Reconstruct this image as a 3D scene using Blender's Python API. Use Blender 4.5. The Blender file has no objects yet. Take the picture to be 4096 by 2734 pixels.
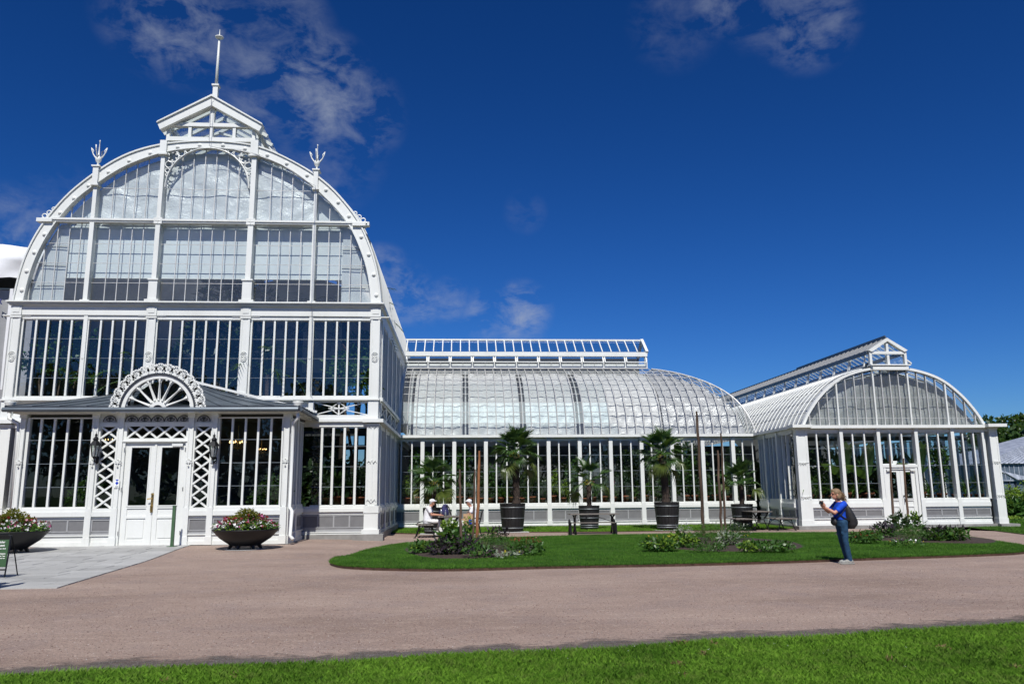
import bpy, bmesh, math, random
import numpy as np
from math import sin, cos, pi, radians, sqrt, atan2
from mathutils import Vector, Matrix, Euler
from mathutils.geometry import tessellate_polygon
random.seed(7); rng = np.random.default_rng(7)
S = bpy.context.scene; C = S.collection; D = bpy.data

# ------------------------------------------------------------------ camera
F, CX, CY = 3177.0, 2048.0, 1367.0
CAM = Vector((0, 0, 1.6))
YAW, PITCH, ROLL = radians(3.77), radians(10.65), math.atan(150 / 16877)
fw = Vector((sin(YAW) * cos(PITCH), cos(YAW) * cos(PITCH), sin(PITCH)))
r0 = Vector((cos(YAW), -sin(YAW), 0)); u0 = r0.cross(fw)
rt = r0 * cos(ROLL) - u0 * sin(ROLL); up = u0 * cos(ROLL) + r0 * sin(ROLL)
cd = D.cameras.new('camera'); cam = D.objects.new('camera', cd); C.objects.link(cam)
cd.sensor_width = 36; cd.lens = F * 36 / 4096; cd.clip_end = 2000; cd.clip_start = .1
cam.matrix_world = Matrix(((rt.x, up.x, -fw.x, 0), (rt.y, up.y, -fw.y, 0), (rt.z, up.z, -fw.z, CAM.z), (0, 0, 0, 1)))
S.camera = cam
def ray(px, py):
    return rt * ((px - CX) / F) + up * (-(py - CY) / F) + fw
def at(px, py, Y):
    d = ray(px, py); t = (Y - CAM.y) / d.y
    return (CAM.x + d.x * t, CAM.z + d.z * t)
def XA(px, py, Y): return at(px, py, Y)[0]
def ZA(px, py, Y): return at(px, py, Y)[1]
def gnd(px, py, z=0.0):
    d = ray(px, py); t = (z - CAM.z) / d.z
    return (CAM.x + d.x * t, CAM.y + d.y * t)

# ------------------------------------------------------------------ light
SUN_EL, SUN_AZ = radians(51), radians(2.5)          # shadows fall away from the camera, a touch to the right
W = D.worlds.new('World'); S.world = W; W.use_nodes = True
nt = W.node_tree; nt.nodes.clear(); N = nt.nodes; L = nt.links
out = N.new('ShaderNodeOutputWorld'); bg = N.new('ShaderNodeBackground'); bg.inputs[1].default_value = .085
sky = N.new('ShaderNodeTexSky'); sky.sky_type = 'NISHITA'; sky.sun_disc = False
sky.sun_elevation = SUN_EL; sky.sun_rotation = pi + SUN_AZ; sky.altitude = 0; sky.air_density = 1.0; sky.dust_density = .25; sky.ozone_density = 3.0
def wmath(op, a, b=None, c=None, clamp=False):
    n = N.new('ShaderNodeMath'); n.operation = op; n.use_clamp = clamp
    for i, v in enumerate((a, b, c)):
        if v is None: continue
        if hasattr(v, 'is_linked') or isinstance(v, bpy.types.NodeSocket): L.new(v, n.inputs[i])
        else: n.inputs[i].default_value = v
    return n.outputs[0]
tc = N.new('ShaderNodeTexCoord'); nrm = N.new('ShaderNodeVectorMath'); nrm.operation = 'NORMALIZE'; L.new(tc.outputs['Generated'], nrm.inputs[0])
blobs = [(710, 90, 3.0, .5), (570, 60, 2.2, .25), (1090, 340, 2.6, .42), (1260, 370, 3.2, .6), (1420, 460, 2.6, .4), (1140, 130, 2.5, .3), (1310, 620, 3.0, .2), (980, 200, 3, .3), (1600, 1180, 1.9, .6), (1530, 1090, 1.6, .55), (1680, 1210, 1.4, .5), (1790, 1200, 1.3, .45), (2080, 1250, 1.8, .7), (1950, 1255, 1.6, .45), (3230, 90, 2.4, .4), (3090, 30, 2.4, .25), (2890, 0, 1.8, .42), (2100, 850, 1.2, .12), (50, 960, 2.6, .4), (230, 830, 2.2, .14), (2700, 90, 2.4, .14)]
acc = None
for (px, py, rdeg, w) in blobs:
    d = ray(px, py).normalized()
    dn = N.new('ShaderNodeVectorMath'); dn.operation = 'DOT_PRODUCT'; L.new(nrm.outputs[0], dn.inputs[0]); dn.inputs[1].default_value = d
    mr = N.new('ShaderNodeMapRange'); mr.interpolation_type = 'SMOOTHSTEP'; L.new(dn.outputs['Value'], mr.inputs[0])
    mr.inputs[1].default_value = cos(radians(rdeg * 1.5)); mr.inputs[2].default_value = 1.0; mr.inputs[3].default_value = 0; mr.inputs[4].default_value = w
    acc = mr.outputs[0] if acc is None else wmath('MAXIMUM', acc, mr.outputs[0])
mp = N.new('ShaderNodeMapping'); mp.inputs['Scale'].default_value = (1, 1, 1.7); L.new(nrm.outputs[0], mp.inputs[0])
no = N.new('ShaderNodeTexNoise'); no.inputs['Scale'].default_value = 21; no.inputs['Detail'].default_value = 8; no.inputs['Roughness'].default_value = .62; no.inputs['Distortion'].default_value = .3; L.new(mp.outputs[0], no.inputs[0])
m1 = wmath('MULTIPLY_ADD', no.outputs[0], 2.8, -1.18)
m2 = wmath('MULTIPLY', wmath('MAXIMUM', m1, 0.0), acc, None, True)
hs = N.new('ShaderNodeHueSaturation'); hs.inputs['Saturation'].default_value = 1.18; hs.inputs['Hue'].default_value = .508; hs.inputs['Value'].default_value = .72; L.new(sky.outputs[0], hs.inputs['Color'])
mx = N.new('ShaderNodeMix'); mx.data_type = 'RGBA'; L.new(m2, mx.inputs[0]); 
sepc = N.new('ShaderNodeSeparateColor'); L.new(hs.outputs[0], sepc.inputs[0]); comb = N.new('ShaderNodeCombineColor')
for k_, (a_, g_) in enumerate(((.92, 1.55), (1.08, 1.27), (1.84, 1.36))):   # polarised, deeper blue over the whole sky
    L.new(wmath('MULTIPLY', wmath('POWER', wmath('MULTIPLY', sepc.outputs[k_], .085), g_), a_ / .085), comb.inputs[k_])
L.new(comb.outputs[0], mx.inputs[6]); mx.inputs[7].default_value = (4.6, 5.1, 6.0, 1)
L.new(mx.outputs[2], bg.inputs[0]); L.new(bg.outputs[0], out.inputs[0])
sl = D.lights.new('sun', 'SUN'); sun = D.objects.new('sun', sl); C.objects.link(sun); sl.energy = 5.0; sl.angle = radians(.53); sl.color = (1, .97, .915)
sdir = Vector((sin(SUN_AZ) * cos(SUN_EL), cos(SUN_AZ) * cos(SUN_EL), -sin(SUN_EL)))
sun.rotation_euler = sdir.to_track_quat('-Z', 'Y').to_euler(); sun.location = (0, -10, 30)
S.view_settings.view_transform = 'Standard'; S.view_settings.look = 'None'; S.view_settings.exposure = .05; S.view_settings.gamma = 1; S.view_settings.use_curve_mapping = False
S.render.engine = 'CYCLES'; S.cycles.transparent_max_bounces = 40; S.cycles.max_bounces = 6; S.cycles.glossy_bounces = 3; S.cycles.transmission_bounces = 4; S.cycles.diffuse_bounces = 3
S.cycles.caustics_reflective = False; S.cycles.caustics_refractive = False

# ------------------------------------------------------------------ materials
def nodes(name):
    m = D.materials.new(name); m.use_nodes = True; t = m.node_tree; t.nodes.clear()
    o = t.nodes.new('ShaderNodeOutputMaterial'); return m, t, o
def setin(t, sock, v):
    if isinstance(v, bpy.types.NodeSocket): t.links.new(v, sock)
    else: sock.default_value = v
def tmath(t, op, a, b=None, clamp=False):
    n = t.nodes.new('ShaderNodeMath'); n.operation = op; n.use_clamp = clamp; setin(t, n.inputs[0], a)
    if b is not None: setin(t, n.inputs[1], b)
    return n.outputs[0]
def noise(t, scale, detail=4, rough=.55, vec=None, stretch=None):
    if vec is None:
        g = t.nodes.new('ShaderNodeNewGeometry'); vec = g.outputs['Position']
    if stretch:
        mp = t.nodes.new('ShaderNodeMapping'); mp.inputs['Scale'].default_value = stretch; t.links.new(vec, mp.inputs[0]); vec = mp.outputs[0]
    n = t.nodes.new('ShaderNodeTexNoise'); n.inputs['Scale'].default_value = scale; n.inputs['Detail'].default_value = detail; n.inputs['Roughness'].default_value = rough
    t.links.new(vec, n.inputs[0]); return n.outputs[0]
def ramp(t, fac, stops):
    r = t.nodes.new('ShaderNodeValToRGB'); t.links.new(fac, r.inputs[0]); e = r.color_ramp.elements
    while len(e) < len(stops): e.new(.5)
    for k, (p, c) in enumerate(stops): e[k].position = p; e[k].color = (*c, 1)
    return r.outputs[0]
def mixc(t, fac, a, b, mode='MIX'):
    n = t.nodes.new('ShaderNodeMix'); n.data_type = 'RGBA'; n.blend_type = mode; setin(t, n.inputs[0], fac)
    setin(t, n.inputs[6], a if isinstance(a, bpy.types.NodeSocket) else (*a, 1)); setin(t, n.inputs[7], b if isinstance(b, bpy.types.NodeSocket) else (*b, 1)); return n.outputs[2]
def bump(t, h, strength, dist=.01):
    b = t.nodes.new('ShaderNodeBump'); b.inputs['Strength'].default_value = strength; b.inputs['Distance'].default_value = dist; t.links.new(h, b.inputs['Height']); return b.outputs[0]
def principled(name, col, rough=.6, metal=0, nscale=3, namp=.12, bs=0, bscale=40, spec=.5, obj=False, stretch=None):
    m, t, o = nodes(name); p = t.nodes.new('ShaderNodeBsdfPrincipled'); vec = None
    if obj: vec = t.nodes.new('ShaderNodeTexCoord').outputs['Object']
    n = noise(t, nscale, 5, .6, vec, stretch)
    c = ramp(t, n, [(.3, tuple(x * (1 - namp) for x in col)), (.7, tuple(min(1, x * (1 + namp)) for x in col))])
    t.links.new(c, p.inputs['Base Color']); p.inputs['Roughness'].default_value = rough; p.inputs['Metallic'].default_value = metal
    p.inputs['Specular IOR Level'].default_value = spec
    if bs: t.links.new(bump(t, noise(t, bscale, 3, .6, vec, stretch), bs), p.inputs['Normal'])
    t.links.new(p.outputs[0], o.inputs[0]); return m
def glass_mat(name, tint, rough=0.0, base=.045, wav=0.0, film=0.0, filmcol=(.6, .62, .63)):
    m, t, o = nodes(name)
    lw = t.nodes.new('ShaderNodeLayerWeight'); lw.inputs[0].default_value = .5
    f = tmath(t, 'ADD', tmath(t, 'MULTIPLY', tmath(t, 'POWER', lw.outputs['Facing'], 4.6), 1 - base), base, True)
    tr = t.nodes.new('ShaderNodeBsdfTransparent'); tr.inputs[0].default_value = (*tint, 1)
    gl = t.nodes.new('ShaderNodeBsdfGlossy'); gl.inputs['Roughness'].default_value = rough
    if wav: t.links.new(bump(t, noise(t, 1.7, 2, .5), wav, .02), gl.inputs['Normal'])
    mx = t.nodes.new('ShaderNodeMixShader'); t.links.new(f, mx.inputs[0]); t.links.new(tr.outputs[0], mx.inputs[1]); t.links.new(gl.outputs[0], mx.inputs[2]); last = mx.outputs[0]
    if film:
        df = t.nodes.new('ShaderNodeBsdfDiffuse'); df.inputs[0].default_value = (*filmcol, 1)
        m2 = t.nodes.new('ShaderNodeMixShader'); n = noise(t, 2.2, 6, .65); t.links.new(tmath(t, 'MULTIPLY', n, film * 2), m2.inputs[0]); t.links.new(last, m2.inputs[1]); t.links.new(df.outputs[0], m2.inputs[2]); last = m2.outputs[0]
    t.links.new(last, o.inputs[0]); return m
def sheet_mat(name, col, trans=.35, gloss=.1, wr=.6, stripes=None, nsc=2.0):
    m, t, o = nodes(name)
    n1 = noise(t, nsc, 6, .6, None, (1, 1, .7)); c = ramp(t, n1, [(.3, tuple(x * .82 for x in col)), (.7, col)])
    if stripes:
        g = t.nodes.new('ShaderNodeNewGeometry'); sp = t.nodes.new('ShaderNodeSeparateXYZ'); t.links.new(g.outputs['Position'], sp.inputs[0])
        s = tmath(t, 'SINE', tmath(t, 'MULTIPLY', sp.outputs[stripes[0]], stripes[1])); s = tmath(t, 'MULTIPLY', tmath(t, 'ADD', s, 1.0), .5)
        c = mixc(t, tmath(t, 'MULTIPLY', s, stripes[2]), c, tuple(x * .55 for x in col))
    b = bump(t, noise(t, nsc * 3, 5, .65), wr, .06)
    df = t.nodes.new('ShaderNodeBsdfDiffuse'); tl = t.nodes.new('ShaderNodeBsdfTranslucent'); gl = t.nodes.new('ShaderNodeBsdfGlossy'); gl.inputs['Roughness'].default_value = .28
    for s_ in (df, tl): t.links.new(c, s_.inputs[0]); t.links.new(b, s_.inputs['Normal'])
    t.links.new(b, gl.inputs['Normal'])
    a = t.nodes.new('ShaderNodeMixShader'); a.inputs[0].default_value = trans; t.links.new(df.outputs[0], a.inputs[1]); t.links.new(tl.outputs[0], a.inputs[2])
    a2 = t.nodes.new('ShaderNodeMixShader'); a2.inputs[0].default_value = gloss; t.links.new(a.outputs[0], a2.inputs[1]); t.links.new(gl.outputs[0], a2.inputs[2])
    t.links.new(a2.outputs[0], o.inputs[0]); return m
def leaf_mat(name, c1, c2, trans=.25, gloss=.08, nsc=6, rough=.4):
    m, t, o = nodes(name); n = noise(t, nsc, 3, .6); c = ramp(t, n, [(.3, c1), (.7, c2)])
    df = t.nodes.new('ShaderNodeBsdfDiffuse'); tl = t.nodes.new('ShaderNodeBsdfTranslucent'); gl = t.nodes.new('ShaderNodeBsdfGlossy'); gl.inputs['Roughness'].default_value = rough
    t.links.new(c, df.inputs[0]); t.links.new(mixc(t, .5, c, (.25, .42, .04), 'MIX'), tl.inputs[0])
    a = t.nodes.new('ShaderNodeMixShader'); a.inputs[0].default_value = trans; t.links.new(df.outputs[0], a.inputs[1]); t.links.new(tl.outputs[0], a.inputs[2])
    a2 = t.nodes.new('ShaderNodeMixShader'); a2.inputs[0].default_value = gloss; t.links.new(a.outputs[0], a2.inputs[1]); t.links.new(gl.outputs[0], a2.inputs[2])
    t.links.new(a2.outputs[0], o.inputs[0]); return m
M = {}
def white_mat():
    m, t, o = nodes('white_paint'); p = t.nodes.new('ShaderNodeBsdfPrincipled')
    a = noise(t, 1.3, 6, .65, None, (1, 1, .35)); b = noise(t, 9, 5, .7)
    c = ramp(t, a, [(.25, (.625, .635, .60)), (.5, (.70, .715, .685)), (.75, (.73, .745, .72))])
    c = mixc(t, tmath(t, 'MULTIPLY', ramp(t, b, [(.6, (0, 0, 0)), (.76, (1, 1, 1))]), .3), c, (.5, .47, .40)); st_ = noise(t, 6, 5, .65, None, (3, 3, .25)); c = mixc(t, tmath(t, 'MULTIPLY', ramp(t, st_, [(.58, (0, 0, 0)), (.74, (1, 1, 1))]), .18), c, (.46, .44, .38))
    t.links.new(c, p.inputs['Base Color']); p.inputs['Roughness'].default_value = .42
    t.links.new(bump(t, noise(t, 30, 3), .12, .004), p.inputs['Normal']); t.links.new(p.outputs[0], o.inputs[0]); return m
M['white'] = white_mat()
M['bar'] = principled('aluminium_glazing_bar', (.56, .56, .54), .45, .2, 5, .12)
M['joint'] = principled('pane_joint_metal', (.26, .30, .33), .4, .3, 5, .08)
M['greyp'] = principled('grey_vent_panel', (.165, .165, .168), .55, 0, 4, .1)
M['greyf'] = principled('grey_vent_frame', (.31, .315, .32), .5, 0, 4, .08)
M['conc'] = principled('concrete_base', (.24, .235, .22), .85, 0, 3, .22, .3, 60)
M['zinc'] = principled('slate_blue_sheet_metal', (.095, .118, .142), .42, .35, 1.2, .22, .06, 6)
M['zincd'] = principled('dark_sheet_metal_edge', (.045, .05, .06), .4, .3, 2, .15)
M['glass'] = glass_mat('window_glass', (.93, .95, .96), 0, .05, .25)
M['glassc'] = glass_mat('clear_roof_glass', (.96, .98, .98), .10, .04, .2, .03)
M['glassa'] = glass_mat('aqua_roof_glass', (.93, .975, .985), .5, .02, .2, .09, (.66, .76, .78))
M['glassd'] = glass_mat('porch_glass', (.82, .84, .84), 0, .04, .12)
M['plastic'] = sheet_mat('crumpled_plastic_sheet', (.88, .9, .91), .2, .06, .55, None, 2.2)
M['blind'] = sheet_mat('pleated_roller_blind', (.84, .89, .91), .12, .02, .05, (2, 78, .12), .6)
M['poly'] = sheet_mat('ribbed_polycarbonate', (.78, .81, .81), .2, .08, .25, (0, 110, .25), 1.2)
M['cloth'] = sheet_mat('grey_shade_cloth', (.42, .42, .41), .18, .04, .8, None, 1.4)
M['clothw'] = sheet_mat('white_shade_cloth', (.68, .675, .66), .18, .03, .5, None, 1.7)
M['clothg'] = sheet_mat('grey_plastic_shade', (.50, .50, .50), .18, .09, .7, None, 1.9)
M['clothc'] = sheet_mat('pale_shade_cloth', (.70, .69, .67), .08, .03, .5, None, 1.4)
M['tarp'] = sheet_mat('white_tarpaulin', (.84, .85, .86), .08, .03, .35, None, .5)
M['mesh'] = sheet_mat('grey_scaffold_netting', (.40, .41, .42), .15, .02, .4, None, .9)
M['black'] = principled('black_cast_iron', (.015, .016, .017), .4, .5, 6, .3)
M['bowl'] = principled('black_bowl', (.011, .011, .012), .5, .2, 3, .3)
M['navy'] = principled('navy_fabric', (.02, .02, .09), .8, 0, 8, .3)
M['text_navy'] = principled('navy_print', (.02, .03, .14), .6)
M['brass'] = principled('worn_brass', (.45, .32, .12), .35, .9, 8, .3)
M['green'] = principled('green_post_paint', (.05, .11, .05), .5, 0, 8, .15)
M['signg'] = principled('green_sign_board', (.035, .085, .03), .4, 0, 4, .05)
M['textw'] = principled('white_print', (.75, .77, .72), .5)
M['blue'] = principled('blue_emblem', (.01, .04, .42), .4)
M['soil'] = principled('dark_soil', (.04, .026, .019), .95, 0, 18, .5, 1.0, 50)
M['edge'] = principled('rusty_lawn_edge', (.07, .035, .022), .8, 0, 6, .35)
M['terra'] = principled('terracotta', (.28, .085, .035), .8, 0, 6, .2)
M['bark'] = principled('tree_bark', (.07, .05, .035), .9, 0, 8, .35, .6, 30)
M['fibre'] = principled('shaggy_palm_fibre', (.05, .035, .026), .95, 0, 20, .5, .8, 60)
M['pole'] = principled('weathered_pole', (.105, .068, .047), .8, 0, 14, .45, .5, 60, .3, False, (1, 1, .12))
M['poled'] = principled('dark_weathered_pole', (.07, .045, .03), .8, 0, 14, .5, .5, 60, .3, False, (1, 1, .12))
M['polen'] = principled('fresh_orange_pole', (.27, .115, .05), .7, 0, 14, .35, .3, 60, .3, False, (1, 1, .12))
M['slat'] = principled('grey_weathered_slats', (.17, .15, .13), .75, 0, 12, .25, .3, 50, .4, False, (.15, 1, 1))
M['barrel'] = principled('black_tarred_wood', (.012, .012, .012), .55, 0, 9, .5, .4, 40, .4, False, (1, 1, .15))
M['hoop'] = principled('galvanised_hoop', (.17, .185, .19), .5, .5, 9, .3)
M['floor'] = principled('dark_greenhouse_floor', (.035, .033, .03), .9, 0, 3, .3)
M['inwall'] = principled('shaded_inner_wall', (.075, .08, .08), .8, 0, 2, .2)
M['skin'] = principled('skin', (.46, .22, .14), .5, 0, 10, .08)
M['hairb'] = principled('light_brown_hair', (.20, .13, .07), .6, 0, 40, .4, .5, 60, .4, True)
M['hairg'] = principled('grey_hair', (.4, .38, .36), .7, 0, 40, .3)
M['shirtb'] = principled('royal_blue_cotton', (.008, .06, .46), .8, 0, 9, .25, 1.0, 13, .2)
M['shirtw'] = principled('white_cotton', (.78, .78, .8), .8, 0, 9, .05, .3, 20, .3)
M['trouser'] = principled('dark_teal_trousers', (.018, .055, .11), .8, 0, 9, .35, 1.0, 12, .2)
M['trousw'] = principled('off_white_trousers', (.68, .67, .65), .8, 0, 9, .06, .3, 18)
M['shoe'] = principled('grey_trainer_fabric', (.27, .27, .25), .7, 0, 22, .4)
M['sole'] = principled('pale_shoe_sole', (.26, .25, .23), .7)
M['pack'] = principled('black_nylon', (.012, .012, .013), .65, 0, 10, .4, .3, 25)
M['brown'] = principled('brown_leather', (.10, .05, .02), .6)
M['phone'] = principled('black_phone_glass', (.01, .01, .012), .15)
M['paper'] = principled('brown_paper', (.42, .27, .15), .8, 0, 6, .12, .6, 12)
M['steel'] = principled('brushed_steel', (.5, .5, .5), .3, .9, 8, .1)
M['bottle'] = glass_mat('clear_plastic_bottle', (.75, .85, .8), .1, .15, 0, .25)
M['stripg'] = principled('flower_stem_green', (.10, .16, .03), .7)
M['L_palm'] = leaf_mat('fan_palm_leaf', (.026, .068, .018), (.07, .14, .032), .2, .05)
M['L_palmy'] = leaf_mat('yellowing_palm_leaf', (.07, .11, .02), (.16, .2, .04), .3, .08)
M['L_dark'] = leaf_mat('dark_evergreen_leaf', (.012, .035, .012), (.045, .09, .025), .25, .07)
M['L_mid'] = leaf_mat('mid_green_leaf', (.03, .085, .018), (.08, .17, .035), .3, .025)
M['L_lime'] = leaf_mat('lime_leaf', (.12, .22, .02), (.24, .34, .05), .3, .025)
M['L_yel'] = leaf_mat('yellow_flower_leaf', (.35, .3, .02), (.45, .38, .03), .3, .05)
M['L_olive'] = leaf_mat('olive_maple_leaf', (.09, .10, .012), (.20, .18, .025), .3, .025)
M['L_purp'] = leaf_mat('purple_black_leaf', (.015, .012, .016), (.05, .035, .05), .1, .025)
M['L_red'] = leaf_mat('red_brown_leaf', (.10, .02, .015), (.22, .06, .03), .2, .025)
M['L_grey'] = leaf_mat('silver_leaf', (.18, .22, .16), (.33, .36, .28), .2, .025)
M['L_banana'] = leaf_mat('banana_leaf', (.04, .12, .025), (.10, .22, .05), .35, .12, 2)
M['L_tree'] = leaf_mat('tree_leaf', (.012, .04, .010), (.05, .10, .018), .25, .05, 1.2)
M['fl_white'] = leaf_mat('white_petals', (.75, .75, .72), (.85, .85, .85), .2, .02)
M['fl_pink'] = leaf_mat('pink_petals', (.45, .08, .2), (.6, .2, .38), .2, .02)
M['fl_mag'] = leaf_mat('magenta_petals', (.14, .01, .05), (.35, .03, .16), .2, .02)
M['fl_redd'] = leaf_mat('dark_red_petals', (.10, .01, .012), (.22, .02, .02), .2, .02)
def emis(name, col, s):
    m, t, o = nodes(name); e = t.nodes.new('ShaderNodeEmission'); e.inputs[0].default_value = (*col, 1); e.inputs[1].default_value = s; t.links.new(e.outputs[0], o.inputs[0]); return m
M['candle'] = emis('lit_chandelier_bulb', (1, .62, .25), 6)
def gravel_mat():
    m, t, o = nodes('pink_gravel'); p = t.nodes.new('ShaderNodeBsdfPrincipled')
    g = t.nodes.new('ShaderNodeNewGeometry'); pos = g.outputs['Position']
    big = noise(t, .45, 6, .62, pos, (.5, 1.2, 1)); mid = noise(t, 4.5, 7, .78, pos, (.55, 1.3, 1)); fine = noise(t, 80, 4, .8, pos); grain = noise(t, 26, 4, .75, pos)
    c = ramp(t, big, [(.32, (.22, .157, .123)), (.5, (.283, .207, .166)), (.68, (.333, .25, .20))])
    c = mixc(t, tmath(t, 'MULTIPLY', ramp(t, mid, [(.52, (0, 0, 0)), (.66, (1, 1, 1))]), .38), c, (.50, .40, .32))
    m3 = noise(t, 1.1, 4, .6, pos); c = mixc(t, tmath(t, 'MULTIPLY', ramp(t, m3, [(.48, (0, 0, 0)), (.66, (1, 1, 1))]), .35), c, (.225, .175, .16))
    c = mixc(t, .8, c, mixc(t, 1.0, c, ramp(t, grain, [(.3, (.55, .54, .54)), (.5, (1, 1, 1)), (.7, (1.5, 1.47, 1.45))]), 'MULTIPLY')); c = mixc(t, .85, c, mixc(t, 1.0, c, ramp(t, fine, [(.3, (.35, .35, .35)), (.5, (1, 1, 1)), (.72, (1.9, 1.85, 1.85))]), 'MULTIPLY'))
    vo = t.nodes.new('ShaderNodeTexVoronoi'); vo.inputs['Scale'].default_value = 42; t.links.new(pos, vo.inputs[0])
    wn = t.nodes.new('ShaderNodeSeparateColor'); t.links.new(vo.outputs['Color'], wn.inputs[0])
    chip = tmath(t, 'MULTIPLY', tmath(t, 'GREATER_THAN', wn.outputs[0], .955), tmath(t, 'LESS_THAN', vo.outputs['Distance'], .32))
    c = mixc(t, tmath(t, 'MULTIPLY', chip, .75), c, (.55, .52, .50))
    chip2 = tmath(t, 'MULTIPLY', tmath(t, 'LESS_THAN', wn.outputs[1], .08), tmath(t, 'LESS_THAN', vo.outputs['Distance'], .3))
    c = mixc(t, tmath(t, 'MULTIPLY', chip2, .7), c, (.07, .055, .055))
    t.links.new(c, p.inputs['Base Color']); p.inputs['Roughness'].default_value = .9
    hsum = tmath(t, 'ADD', fine, tmath(t, 'MULTIPLY', mid, 1.5)); t.links.new(bump(t, hsum, .8, .012), p.inputs['Normal']); t.links.new(p.outputs[0], o.inputs[0]); return m
M['gravel'] = gravel_mat()
def grass_ground(name, a, b):
    m, t, o = nodes(name); p = t.nodes.new('ShaderNodeBsdfPrincipled'); pos = t.nodes.new('ShaderNodeNewGeometry').outputs['Position']
    n1 = noise(t, 1.2, 5, .6, pos); n2 = noise(t, 45, 4, .7, pos)
    c = mixc(t, ramp(t, n2, [(.35, (0, 0, 0)), (.65, (1, 1, 1))]), a, b); c = mixc(t, ramp(t, n1, [(.35, (0, 0, 0)), (.7, (.6, .6, .6))]), c, tuple(x * .7 for x in a))
    t.links.new(c, p.inputs['Base Color']); p.inputs['Roughness'].default_value = 1; p.inputs['Specular IOR Level'].default_value = .1
    t.links.new(bump(t, n2, 1, .03), p.inputs['Normal']); t.links.new(p.outputs[0], o.inputs[0]); return m
M['turf'] = grass_ground('lawn_turf', (.028, .075, .012), (.06, .14, .024))
M['turf2'] = grass_ground('rough_turf', (.03, .06, .012), (.07, .13, .025))
M['blade'] = leaf_mat('lawn_blade', (.024, .09, .010), (.13, .30, .045), .3, .015, 26)
M['blade2'] = leaf_mat('bright_grass_blade', (.045, .15, .012), (.22, .43, .05), .35, .02, 24)
def blade_mat(name, a, b, dry):
    m, t, o = nodes(name); pos = t.nodes.new('ShaderNodeNewGeometry').outputs['Position']
    f = noise(t, 30, 3, .7, pos); l = noise(t, .9, 4, .6, pos); k = noise(t, 7, 5, .75, pos)
    c = ramp(t, f, [(.3, a), (.7, b)]); c = mixc(t, 1.0, c, ramp(t, l, [(.32, (.62, .66, .64)), (.68, (1.4, 1.28, 1.2))]), 'MULTIPLY'); c = mixc(t, tmath(t, 'MULTIPLY', ramp(t, k, [(.5, (0, 0, 0)), (.66, (1, 1, 1))]), .5), c, dry)
    df = t.nodes.new('ShaderNodeBsdfDiffuse'); tl = t.nodes.new('ShaderNodeBsdfTranslucent'); t.links.new(c, df.inputs[0]); t.links.new(c, tl.inputs[0]); a_ = t.nodes.new('ShaderNodeMixShader'); a_.inputs[0].default_value = .3; t.links.new(df.outputs[0], a_.inputs[1]); t.links.new(tl.outputs[0], a_.inputs[2]); t.links.new(a_.outputs[0], o.inputs[0]); return m
M['blade'] = blade_mat('lawn_blade', (.022, .085, .010), (.12, .27, .042), (.16, .22, .06)); M['blade2'] = blade_mat('bright_grass_blade', (.042, .135, .012), (.21, .40, .05), (.20, .24, .07))
def slab_mat():
    m, t, o = nodes('pale_granite'); p = t.nodes.new('ShaderNodeBsdfPrincipled'); pos = t.nodes.new('ShaderNodeNewGeometry').outputs['Position']
    oi = t.nodes.new('ShaderNodeObjectInfo'); n = noise(t, 1.6, 6, .65, pos); f = noise(t, 60, 3, .7, pos)
    c = ramp(t, n, [(.3, (.31, .31, .30)), (.7, (.42, .42, .405))]); c = mixc(t, .35, c, ramp(t, f, [(.3, (.16, .16, .155)), (.7, (.5, .5, .48))]))
    v = tmath(t, 'ADD', tmath(t, 'MULTIPLY', oi.outputs['Random'], .3), .85); hv = t.nodes.new('ShaderNodeHueSaturation'); t.links.new(v, hv.inputs['Value']); t.links.new(c, hv.inputs['Color'])
    t.links.new(hv.outputs[0], p.inputs['Base Color']); p.inputs['Roughness'].default_value = .7; t.links.new(bump(t, f, .3, .004), p.inputs['Normal']); t.links.new(p.outputs[0], o.inputs[0]); return m
M['slab'] = slab_mat()
def weathered_roof():
    m, t, o = nodes('weathered_glazed_roof'); p = t.nodes.new('ShaderNodeBsdfPrincipled'); pos = t.nodes.new('ShaderNodeNewGeometry').outputs['Position']
    n = noise(t, 3, 6, .7, pos, (1, .4, .4)); c = ramp(t, n, [(.3, (.16, .18, .22)), (.55, (.33, .36, .42)), (.75, (.5, .53, .58))])
    t.links.new(c, p.inputs['Base Color']); p.inputs['Roughness'].default_value = .5; t.links.new(p.outputs[0], o.inputs[0]); return m
M['wroof'] = weathered_roof()
M['wwall'] = principled('blue_grey_glazed_wall', (.10, .13, .17), .4, 0, 3, .35)
M['copper'] = principled('verdigris_roof', (.20, .40, .33), .7, 0, 2, .15)

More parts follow.
